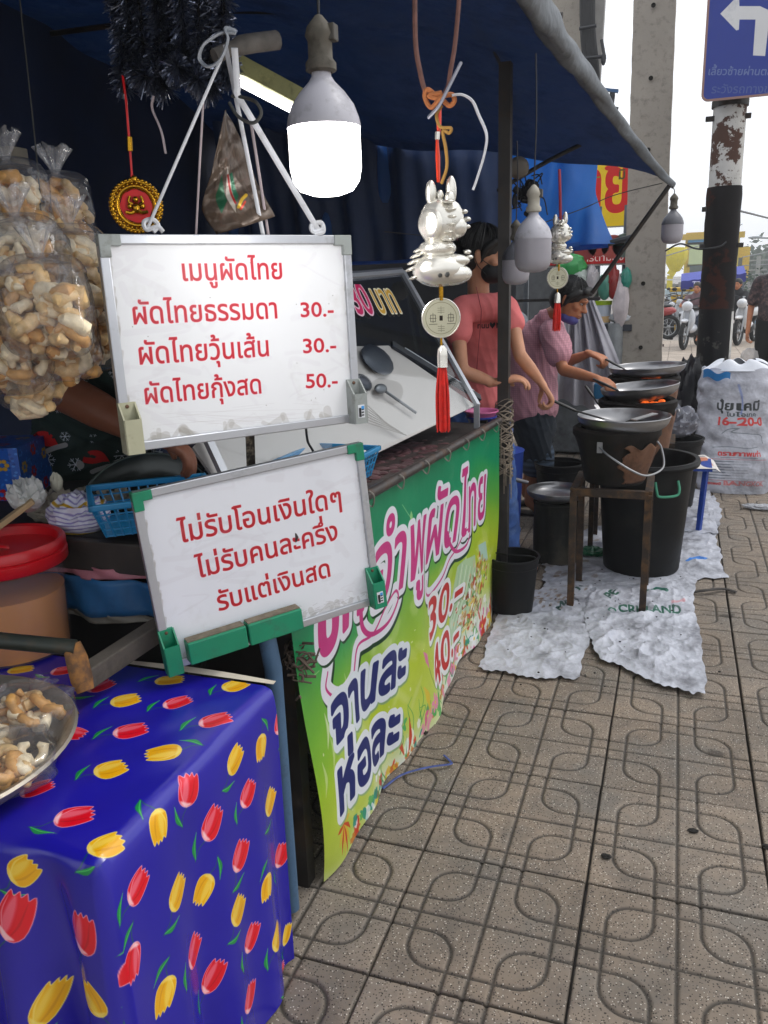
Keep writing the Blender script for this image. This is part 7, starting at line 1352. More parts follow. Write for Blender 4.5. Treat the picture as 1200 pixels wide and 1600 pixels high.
# ================================================================== poles, sign, street behind
conc = M('pole_concrete', '#9b948a', .85, var=.10, scale=3, bump=.6, bscale=55, dirt_shade='#66615a', dscale=22, damt=.34)
t = thing('concrete_pole', 'tall square concrete electricity pole with a row of holes behind the woks', 'electric pole', V(*P(1005, 575, 6.8)[:2], 0)); pb = V(*P(1005, 575, 6.8)[:2], 0); pt_ = P(1026, -60, 6.8)
wd0, wd1 = .295, .265
q = MB(); n_ = 30; rr_ = random.Random(3)
def poleF(u, v):
    k = u*4; i = int(k) % 4; f = k-int(k); cs_ = [(-1, -1), (1, -1), (1, 1), (-1, 1)]; a, b_ = cs_[i], cs_[(i+1) % 4]; x = a[0]+(b_[0]-a[0])*f; y = a[1]+(b_[1]-a[1])*f; w2 = (wd0+(wd1-wd0)*v)/2; top = V(pb[0]+(pt_[0]-pb[0])*1.0, pb[1], 0)
    c_ = pb+(top-pb)*v*.0; z = -.03+7.0*v; lean = (pt_[0]-pb[0])/(pt_[2]-pb[2] if pt_[2] > 1 else 3); e = .0012*math.sin(z*23+x*3)+.0010*math.sin(z*51+y*7)
    return V(pb[0]+lean*z+x*(w2+e), pb[1]+y*(w2*.72+e), z)
q.grid(poleF, 32, 160, uv=False); q.build('pole_shaft', conc, t, smooth=30, auto=True)
q = MB()
for (a, b_) in ((1021, 8), (1017, 122), (1013, 234), (1005, 443), (1001, 543)): c_ = P(a, b_, 6.8-.125); q.lathe([(0, -.003), (.014, -.003), (.016, 0), (.014, .0)], c_, 14, axis=(0, -1, 0))
q.build('bolt_hole', M('hole_dark', '#17140f', .9), t)
# steel sign pole and the sign
sbx = V(*G(1108, 652)[:2], 0); y_ = 6.3; c0 = P(1110, 620, y_); c1 = P(1141, 165, y_); ln = (c1-c0)/(c1[2]-c0[2])
cz = lambda z: c0+ln*(z-c0[2])
t = thing('sign_pole', 'thick steel pole with peeling white paint above and black below, carrying the blue sign', 'sign pole', cz(0)); R_ = .106
white_peel = M('peeling_white_paint', '#b9b8b4', .55, var=.1, bump=.5, bscale=30, dirt_shade='#4a3228', dscale=7, damt=.7, dsharp=.535); brown_w = M('dark_brown_wrap', '#191617', .6, var=.3, scale=5, bump=.4, bscale=12, dirt_shade='#3d241e', dscale=4, damt=.6, dsharp=.56, spec=.15); blackw = M('black_paint', '#101013', .5, var=.3, scale=5, bump=.3, bscale=20, dirt_shade='#4a4845', dscale=7, damt=.5, dsharp=.6, spec=.2)
z1 = P(1136, 292, y_)[2]; z2 = P(1122, 482, y_)[2]
for nm, za, zb, r_, m_ in (('lower_shaft', .0, z2, R_*1.07, blackw), ('wrapped_shaft', z2, z1, R_*1.06, brown_w), ('upper_shaft', z1, 3.6, R_*.97, white_peel)):
    q = MB(); k = 14; q.tube([cz(za+(zb-za)*i/k) for i in range(k+1)], [r_*(1+(.02*math.sin(i*2.1) if nm == 'wrapped_shaft' else 0)) for i in range(k+1)], 40); q.build(nm, m_, t, smooth=40)
q = MB(); q.grid(lambda u, v: cz(.55+(z2-.57)*v)+V(math.cos(-.55+.5*u), math.sin(-.55+.5*u), 0)*R_*1.085, 6, 30); q.build('white_side', M('white_side_paint', '#c0c0bc', .6, var=.2, dirt_shade='#3a3838', dscale=7, damt=.5), t, smooth=True)
for a, b_ in ((1110, 186), (1166, 181), (1104, 327), (1100, 385), (1154, 383)): q = MB(); c_ = P(a, b_, y_-.03); q.bar(c_-V(.03, 0, 0), c_+V(.03, 0, 0), .03); q.build('bolt', black_m, t)
q = MB(); q.tube([cz(2.46)+V(0, 0, -.01), cz(2.46)+V(0, 0, .03)], R_*1.08, 30); q.build('clamp', black_m, t, smooth=40)
# sign plate
sl_, sb_, st_ = P(1095, 160, y_-.20), P(1095, 160, y_-.20)[2], P(1102, -60, y_-.2)[2]; sw, sh_ = .62, .95; cv = Canvas(sw, sh_, 1000, (.55, .42, .38))
def rrect(x0, y0, x1, y1, r): 
    out = []
    for cx_, cy_, a0 in ((x1-r, y1-r, 0), (x0+r, y1-r, 90), (x0+r, y0+r, 180), (x1-r, y0+r, 270)):
        for k in range(7): a = math.radians(a0+15*k); out.append((cx_+r*math.cos(a), cy_+r*math.sin(a)))
    return out
cv.poly(rrect(.014, .014, sw-.014, sh_-.014, .03), (.06, .17, .52))
def sp(px, py): q_ = P(px, py, y_-.2); return (float(q_[0]-sl_[0])+.005, float(q_[2]-sb_))
AW_ = [sp(*p_) for p_ in ((1124, 22), (1153, -8), (1154, 10), (1186, 10), (1199, 16), (1201, 26), (1194, 88), (1175, 87), (1179, 31), (1154, 31), (1153, 47), (1149, 48))]
cv.poly(AW_, (.80, .80, .80)); a, b_ = sp(1100, 118), sp(1232, 117); cv.text('เลี้ยวซ้ายผ่านตลอด', (a[0]+.02, a[1]), (b_[0]-.03, b_[1]), col=(.36, .42, .60), bold=.001); a, b_ = sp(1110, 146), sp(1222, 145); cv.text('ระวังรถทางขวา', (a[0], a[1]), (b_[0]-.02, b_[1]), col=(.24, .31, .54), bold=.001)
q = MB(); im = cv.image('road_sign_print'); q.grid(lambda u, v: sl_+V(sw*u, -.004, sh_*v), 4, 4); ts = thing('road_sign', 'blue road sign with a white arrow bending left and faint Thai lines', 'road sign', sl_+V(sw/2, 0, 0))
sc_ = rrect(0, 0, sw, sh_, .045); q = MB(); n0 = len(sc_); vs = [sl_+V(x, -.004, z) for x, z in sc_]; q.add(vs, [tuple(range(n0))])
for i, (x, z) in enumerate(sc_): q.uv[i] = (x/sw, z/sh_)
q.build('sign_face', M('sign_face', (1, 1, 1), .4, var=.05, scale=4, img=im, dirt_shade='#3a4668', dscale=4, damt=.2), ts)
q = MB(); q.prism(sc_, 0, .004, lambda x, z, d: sl_+V(x, d, z)); q.build('sign_plate', M('sign_back', '#6b4a42', .6, .3), ts)
for dz in (.06, .7): q = MB(); q.box(sl_+V(.30, .05, dz), (.5, .03, .04)); q.build('bracket', black_m, ts)
# second pole, cable bundle and electric fittings behind the canopy edge
t = thing('concrete_pole', 'second concrete pole behind the canopy edge beside the black cable bundle', 'electric pole', V(*P(885, 600, 11)[:2], 0)); b_ = V(*P(872, 600, 11)[:2], 0); tp_ = P(868, 20, 11)
q = MB(); q.bar(b_, b_+V(.15, 0, 8.5), .50, .36, up=(0, 1, 0)); q.build('pole_shaft', conc, t, bevel=.02); q = MB(); q.bar(b_+V(.33, -.1, 2.5), b_+V(.50, -.1, 8.5), .12, .12, up=(0, 1, 0)); q.build('steel_channel', M('grey_channel', '#8d8b88', .6, .3), t)
q = MB(); rr_ = random.Random(4)
for k in range(22): o1 = rr_.uniform(-11, 13); q.tube(crv([P(918+o1, -80, 10.6), P(917+o1*.9, 30, 10.6), P(921+o1*.8+rr_.uniform(-3, 3), 90, 10.6), P(930+o1*.45, 125, 10.6), P(934+o1*.4, 200, 10.6)], 5), .022, 6)
q.build('cable_bundle', M('black_cable', '#131316', .5, var=.2), smooth=True, tagd=('thick bundle of black cables coming down beside the second pole', 'cables'))
q = MB()
for a, c_ in (((905, 92), (947, 88)), ((940, 62), (945, 92)), ((935, 140), (966, 142)), ((955, 140), (956, 166)), ((950, 168), (966, 170)), ((905, 45), (932, 40))): q.tube([P(*a, 10.5), P(*c_, 10.5)], .02, 6)
for p_ in ((943, 92), (956, 158), (957, 150)): q.ell(P(*p_, 10.5), (.03, .03, .07), nu=8, nv=6)
q.build('cable_bracket', M('dark_bracket', '#25272c', .6), smooth=True, tagd=('dark steel brackets and insulators right of the cable bundle', 'bracket'))
q = MB(); q.bar(P(938, 139, 10.4), P(966, 143, 10.4), .05, .03); q.build('blue_bracket', M('blue_bracket', '#24507c', .5), tagd=('small blue bracket at the canopy edge above the cable insulator', 'bracket'))
# yellow shop sign
t = thing('shop_sign', 'yellow shop sign with large red Thai letters behind the concrete pole', 'shop sign', P(957, 350, 8.2)); cv = Canvas(1.3, .60, 600, (.90, .76, .05)); a = P(850, 352, 8.2); 
cv.text('ขาย', (.66, .13), (1.25, .13), size=.72, bold=.014, col=(.80, .06, .04), out=(.95, .80, .1), outw=.004, ys=.9); cv.poly([(1.10+.06*math.cos(k), .50+.026*math.sin(k)) for k in np.linspace(0, 6.28, 16)[:-1]], (.78, .10, .06)); cv.text('มิ', (1.17, .40), (1.22, .40), col=(.3, .3, .1), bold=.003); cv.stroke([(.9, .42), (1.0, .43)], .01, (.5, .6, .1), 1, False)
so = P(982, 352, 8.2)-V(1.27, 0, 0); q = MB(); q.grid(lambda u, v: so+V(1.3*u, -.012, .60*v), 3, 3); q.build('sign_face', M('yellow_sign', (1, 1, 1), .5, var=.06, img=cv.image('yellow_sign')), t); q = MB(); q.box(so+V(.65, .02, .30), (1.32, .06, .62)); q.build('sign_box', M('sign_box', '#8f8f88', .6), t)
# second food stall beyond
t = thing('second_stall', 'second food stall with a red lettered strip and hanging bags beyond the woks', 'food stall', (-.95, 7.0, 0)); gs = M('grey_steel', '#70767b', .45, .5, var=.2, dirt_shade='#40444a', dscale=5, damt=.4)
y0 = 6.75; L_, R__ = P(860, 500, y0)[0], P(978, 500, y0)[0]; zc = P(940, 512, y0)[2]
q = MB(); q.box(((L_+R__)/2, y0+.3, zc/2), (R__-L_, .6, zc-.04)); q.build('cabinet', gs, t, bevel=.01); q = MB(); q.box(((L_+R__)/2, y0+.28, zc), (R__-L_+.1, .7, .05)); q.build('counter', M('dark_counter', '#2f333c', .4), t)
q = MB(); q.tube([P(962, 505, 6.7), V(*P(962, 505, 6.7)[:2], 0)], .06, 14); q.build('gas_pipe', M('pale_grey_pipe', '#8e9294', .5, .2, var=.2), t, smooth=True)
zr0, zr1 = P(940, 412, y0)[2], P(940, 398, y0)[2]; cv = Canvas(1.3, .10, 500, (.72, .08, .08)); cv.text('ก๋วยเตี๋ยว อาหารตามสั่ง', (.1, .03), (1.2, .03), col=(.92, .85, .82), bold=.001, ys=.9); q = MB(); q.grid(lambda u, v: V(L_-.25+(R__-L_+.28)*u, y0-.03, zr0+(zr1-zr0)*v), 3, 2); q.build('lettered_strip', M('red_strip', (1, 1, 1), .5, img=cv.image('red_strip'), var=.05), t)
q = MB(); q.box(((L_+R__)/2-.1, y0, (zr0+zr1)/2), (R__-L_+.3, .04, zr1-zr0+.03)); q.build('strip_board', M('strip_white', '#b9b4b0', .6), t)
for x in (L_-.2, L_+.35, R__-.03): q = MB(); q.bar((x, y0+.02, zc), (x, y0+.02, zr1+.35), .035); q.build('upright', gs, t)
for k, (a, b_, c_) in enumerate(((915, 388, '#8a2f2c'), (935, 383, '#a03a30'), (958, 386, '#9a4238'), (975, 384, '#5c6a60'))): c2_ = P(a, b_, y0-.02); q = MB(); q.lathe([(0, .012), (.085, .012), (.09, 0), (0, -.004)], c2_, 22, axis=(0, -1, 0)); q.build('menu_disc', M('disc'+c_, c_, .5, var=.2), t, smooth=True)
for k, (a, b_, r_, c_) in enumerate(((893, 418, (.11, .06, .10), '#3a9a52'), (903, 432, (.07, .05, .09), '#b8c4bc'), (925, 440, (.05, .04, .12), '#b4aeb0'), (958, 440, (.045, .04, .13), '#8e2a28'), (970, 470, (.06, .04, .20), '#c9bfc0'), (945, 448, (.05, .04, .10), '#4b8a78'), (978, 436, (.04, .04, .08), '#2f8a78'))):
    crumple('hanging_bag', P(a, b_, y0-.08)-V(0, 0, r_[2]), r_, M('bag'+c_, c_, .35, var=.2, bump=.4), ['green and white plastic bag hanging above the head of the woman in pink', 'whitish bag under the green bag', 'pale pinkish bag hanging beside the post of the second stall', 'red bag hanging in the second stall', 'long whitish bag hanging against the concrete pole', 'green bag hanging in the middle of the second stall', 'small teal bag hanging nearest the concrete pole'][k], 'plastic bag', 80+k, .15, .95, n=12)
c_ = P(940, 506, y0+.02); t2 = thing('storage_jar', 'clear storage jar with a lime green lid on the counter of the second stall', 'jar', c_); q = MB(); q.lathe([(0, 0), (.060, 0), (.066, .01), (.070, .15)], c_, 24); q.build('jar_wall', M('milky_jar', '#c6cfdb', .25, var=.05, bump=0), t2, smooth=True); q = MB(); q.lathe([(.0665, .012), (.0685, .06), (0, .062)], c_, 24); q.build('contents', M('jar_contents', '#c9a878', .8), t2, smooth=True); q = MB(); q.lathe([(.074, .145), (.076, .175), (0, .18)], c_, 24); q.build('lid', M('lime_lid', '#a6c81e', .4), t2, smooth=True)
crumple('white_bowls', P(972, 506, y0), (.10, .07, .05), M('bowl_white', '#c9ccd0', .4, var=.1), 'stack of white things on the counter beside the lime lidded jar', 'bowls', 95, .12, .9, n=12)
q = MB(); cc_ = P(905, 470, 5.95)
def clothf(u, v):
    x = (u-.5)*(.20+.42*v); z = -.72*v; return cc_+V(x+.10*v, .05*math.sin(u*26+v*3)*(.4+v)+.02*math.sin(u*51), z+.03*math.sin(u*9)*v)
q.grid(clothf, 60, 30); q.build('grey_cloth', M('grey_cloth', '#a5a3aa', .9, var=.12, bump=.3), smooth=True, auto=False, tagd=('grey cloth hanging in folds behind the woman in the pink shirt', 'cloth'))
q = MB(); q.bar(cc_+V(-.5, .03, .01), cc_+V(.14, .03, .01), .02); q.build('cloth_rail', black_m, tagd=('thin rail that carries the grey cloth', 'rail'))
# dark shop front further in, behind the stall
t = thing('shop_building', 'dark shop front wall behind the stall, seen under the blue tarpaulin', 'building', (-2.6, 9.4, 0)); wallm = M('shop_wall', '#3b3c40', .85, var=.25, scale=2, dirt_shade='#22222a', dscale=2, damt=.5)
q = MB(); q.box((-3.3, 9.6, 1.5), (4.9, .3, 3.0)); q.build('wall', wallm, t)
for k in range(5): q = MB(); q.box((-5.2+k*.98, 9.43, 1.2), (.9, .04, 2.3)); q.build('shutter', M('shutter', '#4d5054', .6, .3, var=.2), t)
q = MB(); q.box((-1.95, 6.2, .95), (1.5, .06, 1.9)); q.build('partition', M('dark_partition', '#17181b', .8, var=.3), tagd=('dark partition behind the cooks, between the stall and the second stall', 'partition'))
crumple('helmet', P(800, 515, 5.6)-V(0, 0, .06), (.11, .11, .10), M('helmet_grey', '#8b8e96', .25, var=.3), 'grey round pan bottom shining behind the steel post', 'pan', 97, .03, .95)
# motorcycles
def motorcycle(c, hd, col, label, s=1.0):
    t = thing('motorcycle', label, 'motorcycle', c); f = nrm(hd); r = np.cross(f, V(0, 0, 1)); B = lambda a, b, z: c+(r*a+f*b+V(0, 0, z))*s
    paint = M('paint'+col, col, .25, var=.05, coat=.4, bump=0); tyre = M('tyre', '#131313', .85); rim = M('alloy', '#9a9c9e', .35, .8); bk = M('engine_black', '#202226', .5, .3, var=.2)
    for b in (.62, -.60):
        q = MB(); q.tube([B(0, b+.25*math.cos(a), .29+.25*math.sin(a)) for a in np.linspace(0, 2*math.pi, 29)], .045*s, 9, cap=False); w_ = q.build('wheel', tyre, t, smooth=True)
        q = MB(); q.tube([B(0, b+.20*math.cos(a), .29+.20*math.sin(a)) for a in np.linspace(0, 2*math.pi, 25)], .012*s, 6, cap=False)
        for k in range(6): a = k*math.pi/3; q.tube([B(0, b, .29), B(0, b+.2*math.cos(a), .29+.2*math.sin(a))], .009*s, 5)
        q.ell(B(0, b, .29), .05*s, nu=10, nv=6); q.build('rim', rim, w_, smooth=True)
    q = MB()
    for e in (-.06, .06): q.tube([B(e, .62, .29), B(e, .45, .85)], .018*s, 7)
    q.tube([B(0, .45, .80), B(0, .40, 1.0)], .03*s, 8); q.build('fork', rim, t, smooth=True)
    q = MB(); q.tube(crv([B(-.33, .32, .98), B(-.2, .38, 1.02), B(0, .42, .97), B(.2, .38, 1.02), B(.33, .32, .98)], 5), .014*s, 7); q.build('handlebar', bk, t, smooth=True)
    for e in (-1, 1): q = MB(); q.tube([B(e*.22, .38, 1.02), B(e*.28, .40, 1.18)], .006*s, 5); q.ell(B(e*.30, .40, 1.20), np.array([.055, .02, .035])*s, np.stack([r, f, V(0, 0, 1)], 1)); q.build('mirror', bk, t, smooth=True)
    Rm = np.stack([r, f, V(0, 0, 1)], 1); q = MB(); q.ell(B(0, .50, .86), np.array([.11, .10, .10])*s, Rm); q.ell(B(0, .40, .60), np.array([.15, .06, .24])*s, Rm); q.ell(B(0, .64, .58), np.array([.06, .22, .045])*s, Rm); q.ell(B(0, -.38, .68), np.array([.13, .40, .13])*s, Rm); q.ell(B(0, .10, .40), np.array([.12, .34, .10])*s, Rm); q.build('fairing', paint, t, smooth=True)
    q = MB(); q.ell(B(0, .615, .88), np.array([.07, .03, .055])*s, Rm); q.build('headlight', M('lamp_glass', '#c9cdd2', .1), t, smooth=True); q = MB(); q.ell(B(0, -.28, .80), np.array([.13, .40, .06])*s, Rm); q.build('seat', bk, t, smooth=True)
    q = MB(); q.ell(B(0, -.05, .34), np.array([.13, .20, .14])*s, Rm); q.tube([B(.12, -.1, .28), B(.14, -.75, .36)], .04*s, 8); q.build('engine', bk, t, smooth=True)
    return t
def on(px, py): return V(*G(px, py)[:2], -.0)
m1 = on(1078, 547); motorcycle(V(m1[0]+.02, m1[1]+.62, 0), V(-.25, -1, 0), '#c8ccd4', 'white and grey motorcycle with a rider in brown, left of the dark sign pole', .95)
simple_person('rider in a brown and grey shirt on the white and grey motorcycle', V(m1[0]+.08, m1[1]+.95, 0), 1.55, M('brown_grey_shirt', '#6b5257', .85, var=.3, scale=10), M('jeans_far', '#2c3444', .9), sk2, 'ride', V(-.25, -1, 0))
motorcycle(V(-.72, 20.3, -.03), V(-.9, -.4, 0), '#9c2a2a', 'red motorcycle parked behind the rider in brown', .95)
for k, (px, y, c_, d) in enumerate(((1042, 21.5, '#3c4048', V(.2, -1, 0)), (1052, 24, '#b9bcc2', V(.4, -1, 0)), (1047, 27, '#5a6270', V(-.3, -1, 0)))): x = P(px, 470, y)[0]; motorcycle(V(x, y, -.14), d, c_, ['dark motorcycle parked close beside the concrete pole', 'silver motorcycle parked behind the dark one', 'slate motorcycle parked farthest in the row by the concrete pole'][k], 1)
m2 = on(1160, 540); motorcycle(V(m2[0]+.1, m2[1]+.6, 0), V(-.35, -1, 0), '#d2d4d6', 'white scooter with a rider, right of the dark sign pole', .95)
simple_person('rider in a black top on the white scooter right of the dark sign pole', V(m2[0]-.12, m2[1]+.85, 0), 1.6, M('black_top', '#17181c', .85), M('dark_shorts', '#2a2326', .9), sk2, 'ride', V(-.35, -1, 0))
motorcycle(V(P(1175, 500, 22)[0], 22, -.15), V(.6, -.8, 0), '#8fa6bd', 'pale blue motorcycle standing in the road behind the white scooter', 1)
q = MB(); q.box((P(1130, 546, 17.3)[0]-2.6, 18.0, .02), (3.0, .10, .05)); q.build('low_step', M('step_brown', '#4a3a36', .8), tagd=('low dark step at the far edge of the pavement', 'step'))
# blue canopy of the market stalls over the road
t = thing('blue_canopy', 'long blue market canopy with whitish lettering on poles across the road', 'canopy', (P(1115, 470, 24)[0], 24, -.15)); a, b_ = P(1064, 441, 24), P(1166, 428, 24); q = MB(); cvb = Canvas(2.2, .3, 300, (.10, .12, .48)); cvb.text('TEA', (.4, .08), (.8, .08), col=(.85, .85, .95), bold=.006); cvb.text('CAFE', (1.2, .08), (1.7, .08), col=(.75, .3, .35), bold=.006)
q.grid(lambda u, v: a+(b_-a)*u+V(0, 1.2*v, .22*v), 8, 3); q.build('roof', M('canopy_blue', '#2b3a9a', .6, var=.15), t); q = MB(); q.grid(lambda u, v: a+(b_-a)*u+V(0, -.01, -.20+.22*v+.01*math.sin(u*40)), 30, 3); q.build('valance', M('valance', (1, 1, 1), .6, img=cvb.image('valance_print'), var=.1), t)
for u in (.03, .5, .97): p_ = a+(b_-a)*u; q = MB(); q.bar((p_[0], p_[1]+.1, -.15), (p_[0], p_[1]+.1, p_[2]), .05); q.build('post', gs, t)
q = MB(); c_ = P(1075, 490, 26); q.box((c_[0], 26, .35), (1.0, .6, 1.0)); q.box((c_[0], 25.95, 1.0), (1.1, .7, .12)); q.build('yellow_cart', M('yellow_cart', '#c9a21e', .5, var=.15), tagd=('yellow vendor cart under the blue market canopy', 'cart'), bevel=.03)
# yellow building
def building(name, x0, x1, y, z0, z1, d, m_, label, wins, trim=None):
    t = thing(name, label, 'building', ((x0+x1)/2, y+d/2, z0)); q = MB(); q.box(((x0+x1)/2, y+d/2, (z0+z1)/2), (x1-x0, d, z1-z0)); q.build('wall', m_, t)
    if trim: q = MB(); q.box(((x0+x1)/2, y-.1, z1-.15), (x1-x0+.5, .5, .35)); q.build('cornice', trim, t)
    for (a, b_, w_, h_, mm) in wins:
        q = MB(); q.box((a, y-.05, b_), (w_+.3, .16, h_+.3)); fr_ = q.build('window', trim or m_, t); q = MB(); q.box((a, y-.12, b_), (w_, .06, h_)); q.build('pane', mm, fr_)
    return t
YB = 58; L1, R1 = P(1070, 400, YB)[0], P(1122, 400, YB)[0]; zt = P(1090, 366, YB)[2]; yl_ = M('yellow_wall', '#c9b43c', .8, var=.1, scale=.5); pgb = M('pale_green_panel', '#bcc99a', .8, var=.15, scale=.4); bw = M('sky_blue_pane', '#3f8fc0', .3); dw = M('dark_pane', '#46504c', .3)
building('yellow_building', L1, R1+1.2, YB, -.2, zt, 8, yl_, 'yellow building with a bright blue upper window, left of the dark sign pole', [((L1+R1)/2-.3, P(1083, 373, YB)[2], 1.1, .45, bw), ((L1+R1)/2+.0, P(1083, 398, YB)[2], 1.5, 1.2, pgb), ((L1+R1)/2+.1, P(1083, 425, YB)[2], 1.5, .8, dw)], M('ochre_trim', '#b99a24', .7))
building('ochre_house', P(1149, 400, 62)[0], P(1159, 400, 62)[0]+.5, 62, -.2, P(1155, 386, 62)[2], 6, M('bright_yellow', '#d0b02a', .7), 'narrow bright yellow house just right of the dark sign pole', [(P(1154, 400, 62)[0], P(1154, 410, 62)[2], .5, .6, dw)])
t = thing('yellow_water_tank', 'yellow funnel shaped tank on a leaning yellow leg left of the yellow building', 'tank', P(1053, 430, 50)); c_ = P(1056, 402, 50); q = MB(); q.lathe([(0, .55), (.55, .5), (.62, .3), (.62, -.1), (.25, -.75), (0, -.8)], c_, 8); q.build('tank', M('tank_yellow', '#c8b81c', .6), t, smooth=30); q = MB(); q.bar(c_+V(-.1, 0, -.7), P(1047, 430, 50), .4); q.bar(P(1047, 430, 50), V(P(1045, 470, 50)[0], 50, -.2), .3); q.build('leg', _mats['tank_yellow'], t)
t = thing('grey_roofed_shed', 'grey shed roof with a sloping gable seen between the concrete pole and the sign pole', 'shed', (P(1080, 460, 40)[0], 41, -.2)); a, b_, c_ = P(1036, 437, 40), P(1116, 437, 40), P(1038, 470, 40); q = MB(); q.bar(a, b_, .12, .06); q.build('eave', M('white_eave', '#c9cbcc', .6), t); q = MB(); q.bar(P(1112, 438, 40), P(1040, 476, 40), .25, .08); q.build('gable_edge', gs, t); q = MB(); q.box(P(1055, 480, 42)+V(0, 2, .0), (3.0, 3, 1.6)); q.build('wall', M('bluish_white_wall', '#a5b6bd', .8, var=.2), t)
for x in (1037, 1114): p_ = P(x, 437, 40); q = MB(); q.bar((p_[0], 40.2, -.2), (p_[0], 40.2, p_[2]), .12); q.build('post', gs, t)
# trees
def tree(base, h_, r_, seed, leaf, label, n_=1500, trunk_r=.15, ls=.16):
    rr_ = np.random.default_rng(seed); t = thing('tree', label, 'tree', base, 'hazy trees along the far road'); q = MB(); q.tube(crv([base, base+V(.1, 0, h_*.35), base+V(-.1, .1, h_*.8)], 4), [trunk_r, trunk_r*.7, trunk_r*.3], 8)
    cl = [base+V(rr_.normal()*r_*.45, rr_.normal()*r_*.4, h_*(.45+.5*rr_.random())) for _ in range(14)]
    for c_ in cl[:7]: q.tube([base+V(0, 0, h_*.4), c_], [trunk_r*.35, trunk_r*.1], 5)
    q.build('trunk', M('bark_far', '#4f463e', .9), t, smooth=True); q = MB()
    for k in range(n_):
        c_ = cl[rr_.integers(14)]; p_ = c_+np.array([rr_.normal(), rr_.normal(), rr_.normal()*.7])*r_*.26; a = rr_.normal(size=3); a /= np.linalg.norm(a); b_ = np.cross(a, rr_.normal(size=3)); b_ /= np.linalg.norm(b_); s_ = ls*rr_.uniform(.6, 1.3); q.add([p_-a*s_, p_+b_*s_*.6, p_+a*s_, p_-b_*s_*.6], [(0, 1, 2, 3)])
    tag(q.build('crown', leaf, t), kind='stuff')
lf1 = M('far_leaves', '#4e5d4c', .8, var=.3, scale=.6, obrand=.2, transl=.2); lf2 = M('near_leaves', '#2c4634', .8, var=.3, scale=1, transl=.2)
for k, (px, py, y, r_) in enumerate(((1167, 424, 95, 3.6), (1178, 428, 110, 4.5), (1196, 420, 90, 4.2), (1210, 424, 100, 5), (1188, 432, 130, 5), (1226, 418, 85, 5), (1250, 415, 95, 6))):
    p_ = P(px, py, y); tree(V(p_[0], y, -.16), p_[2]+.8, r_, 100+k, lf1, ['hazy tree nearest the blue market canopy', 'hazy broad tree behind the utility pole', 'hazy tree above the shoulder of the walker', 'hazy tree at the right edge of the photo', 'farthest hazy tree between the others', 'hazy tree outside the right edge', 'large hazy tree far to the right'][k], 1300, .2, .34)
p_ = P(1150, 442, 40); tree(V(p_[0], 40, -.15), p_[2]+.55, .8, 140, lf2, 'small dark green clipped tree under the right end of the blue canopy', 900, .07, .08)
for k, (px, y, z_) in enumerate(((1186, 70, 400), (1172, 100, 418))):
    p_ = P(px, z_, y); t = thing('utility_pole', ['grey utility pole with crossarms in front of the hazy trees', 'thin distant utility pole left of the larger one'][k], 'utility pole', (p_[0], y, -.15)); q = MB(); q.bar((p_[0], y, -.15), (p_[0], y, p_[2]), .28, .28, up=(0, 1, 0)); q.build('pole_shaft', M('far_pole', '#8e9190', .8), t); q = MB(); q.bar((p_[0]-.9, y, p_[2]-.3), (p_[0]+.9, y, p_[2]-.3), .1); q.bar((p_[0]-.6, y, p_[2]-1.0), (p_[0]+.6, y, p_[2]-1.0), .1); q.build('crossarm', _mats['far_pole'], t)
wm = M('far_wire', '#6b6e72', .6)
for k, (a, b_, r_) in enumerate((((1137, 326, 6.2), (1290, 318, 14), .012), ((1040, 400, 30), (1160, 350, 44), .02), ((1160, 402, 55), (1260, 372, 70), .03), ((1160, 415, 60), (1260, 400, 70), .03), ((1165, 430, 60), (1260, 412, 72), .03))): A_, B_ = P(*a), P(*b_); rope('overhead_wire', [A_, (A_+B_)/2-V(0, 0, .15+.01*k), B_], r_ if k else .008, wm, ['black wire leaving the dark sign pole to the right edge', 'thin overhead wire rising behind the dark sign pole', 'upper overhead wire above the hazy trees', 'middle overhead wire above the hazy trees', 'lowest overhead wire above the hazy trees'][k], 'wire', n=5)
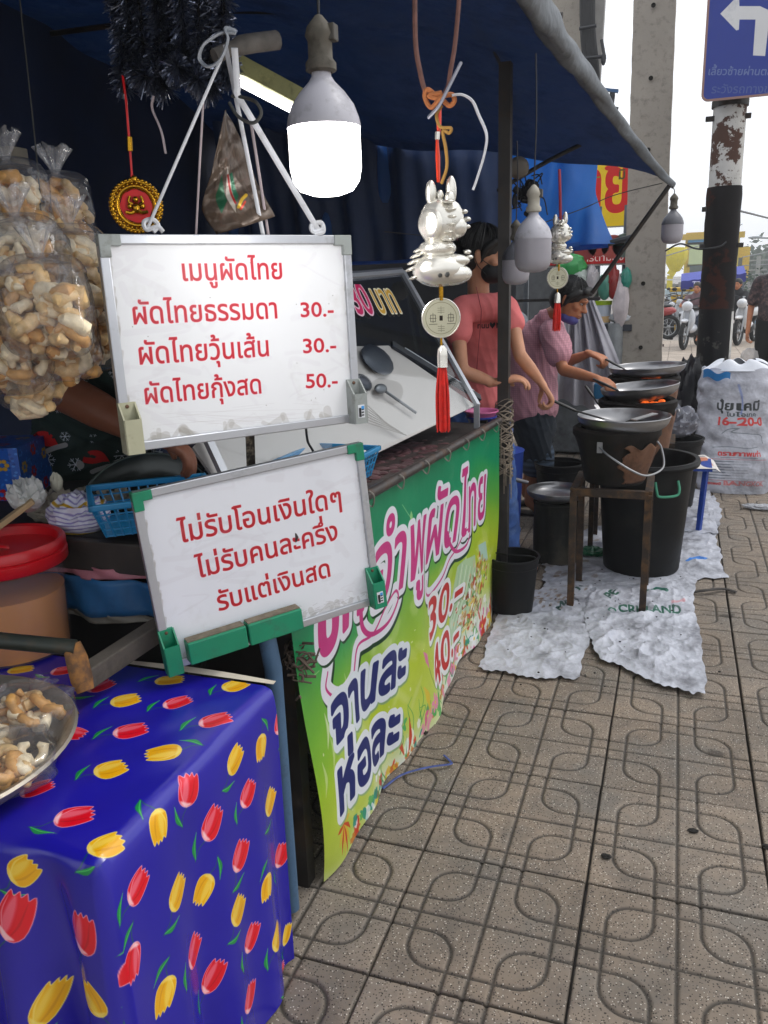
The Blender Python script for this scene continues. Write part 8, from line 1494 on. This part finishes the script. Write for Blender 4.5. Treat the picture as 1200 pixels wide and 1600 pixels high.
rope('pole_wire', [P(1040, 392, 6.6), P(1062, 381, 6.4), P(1085, 388, 6.2), P(1100, 389, 6.1), P(1125, 385, 6.12), P(1135, 378, 6.14)], .006, M('black_string', '#25262a', .8), 'drooping black wire tied round the dark sign pole', 'wire')
p_ = P(1180, 371, 48); t = thing('street_lamp', 'thin street lamp with a long arm above the hazy trees', 'street lamp', (p_[0]+2.2, 48, -.15)); q = MB(); q.tube(crv([V(p_[0]+2.2, 48, -.15), V(p_[0]+2.1, 48, p_[2]-.8), V(p_[0]+1.4, 48, p_[2]-.2), p_], 6), .05, 6); q.build('pole_arm', M('far_pole2', '#8f9498', .7), t, smooth=True); q = MB(); q.ell(p_, (.35, .12, .07)); q.build('lamp_head', M('far_pole2', '#8f9498', .7), t)
# low far line of vehicles and market clutter beyond the road, joined: too small to tell apart
q = MB(); rr_ = random.Random(6)
for k in range(46):
    y = rr_.uniform(55, 75); x = P(rr_.uniform(1030, 1215), 460, y)[0]; z = rr_.uniform(.3, 1.0); q.box((x, y, -.15+z/2), (rr_.uniform(.5, 1.8), 1, z))
tag(q.build('far_market_clutter', M('far_clutter', '#8d8a86', .8, var=.5, scale=.8, dirt_shade='#4a5a6a', dscale=.5, damt=.5)), 'low far row of stalls and vehicles across the road', 'stalls', kind='stuff')
q = MB(); q.box((2, 150, 2.2), (160, 2, 4.6)); q.build('far_tree_line', lf1) if False else None
# ================================================================== air: the far street fades a little
q = MB(); q.box((0, 55, 4.3), (170, 240, 10.6)); hz = q.build('haze', M('haze_holder', '#ffffff'), tagd=(None, None, None, 'stuff')); hm_ = bpy.data.materials.new('haze_air'); hm_.use_nodes = True
_n = hm_.node_tree.nodes; _n.remove(_n['Principled BSDF']); _v = _n.new('ShaderNodeVolumePrincipled'); _v.inputs['Color'].default_value = (.93, .95, .97, 1); _v.inputs['Density'].default_value = .0030; hm_.node_tree.links.new(_v.outputs[0], _n['Material Output'].inputs['Volume'])
hz.data.materials.clear(); hz.data.materials.append(hm_); sc.cycles.volume_bounces = 0
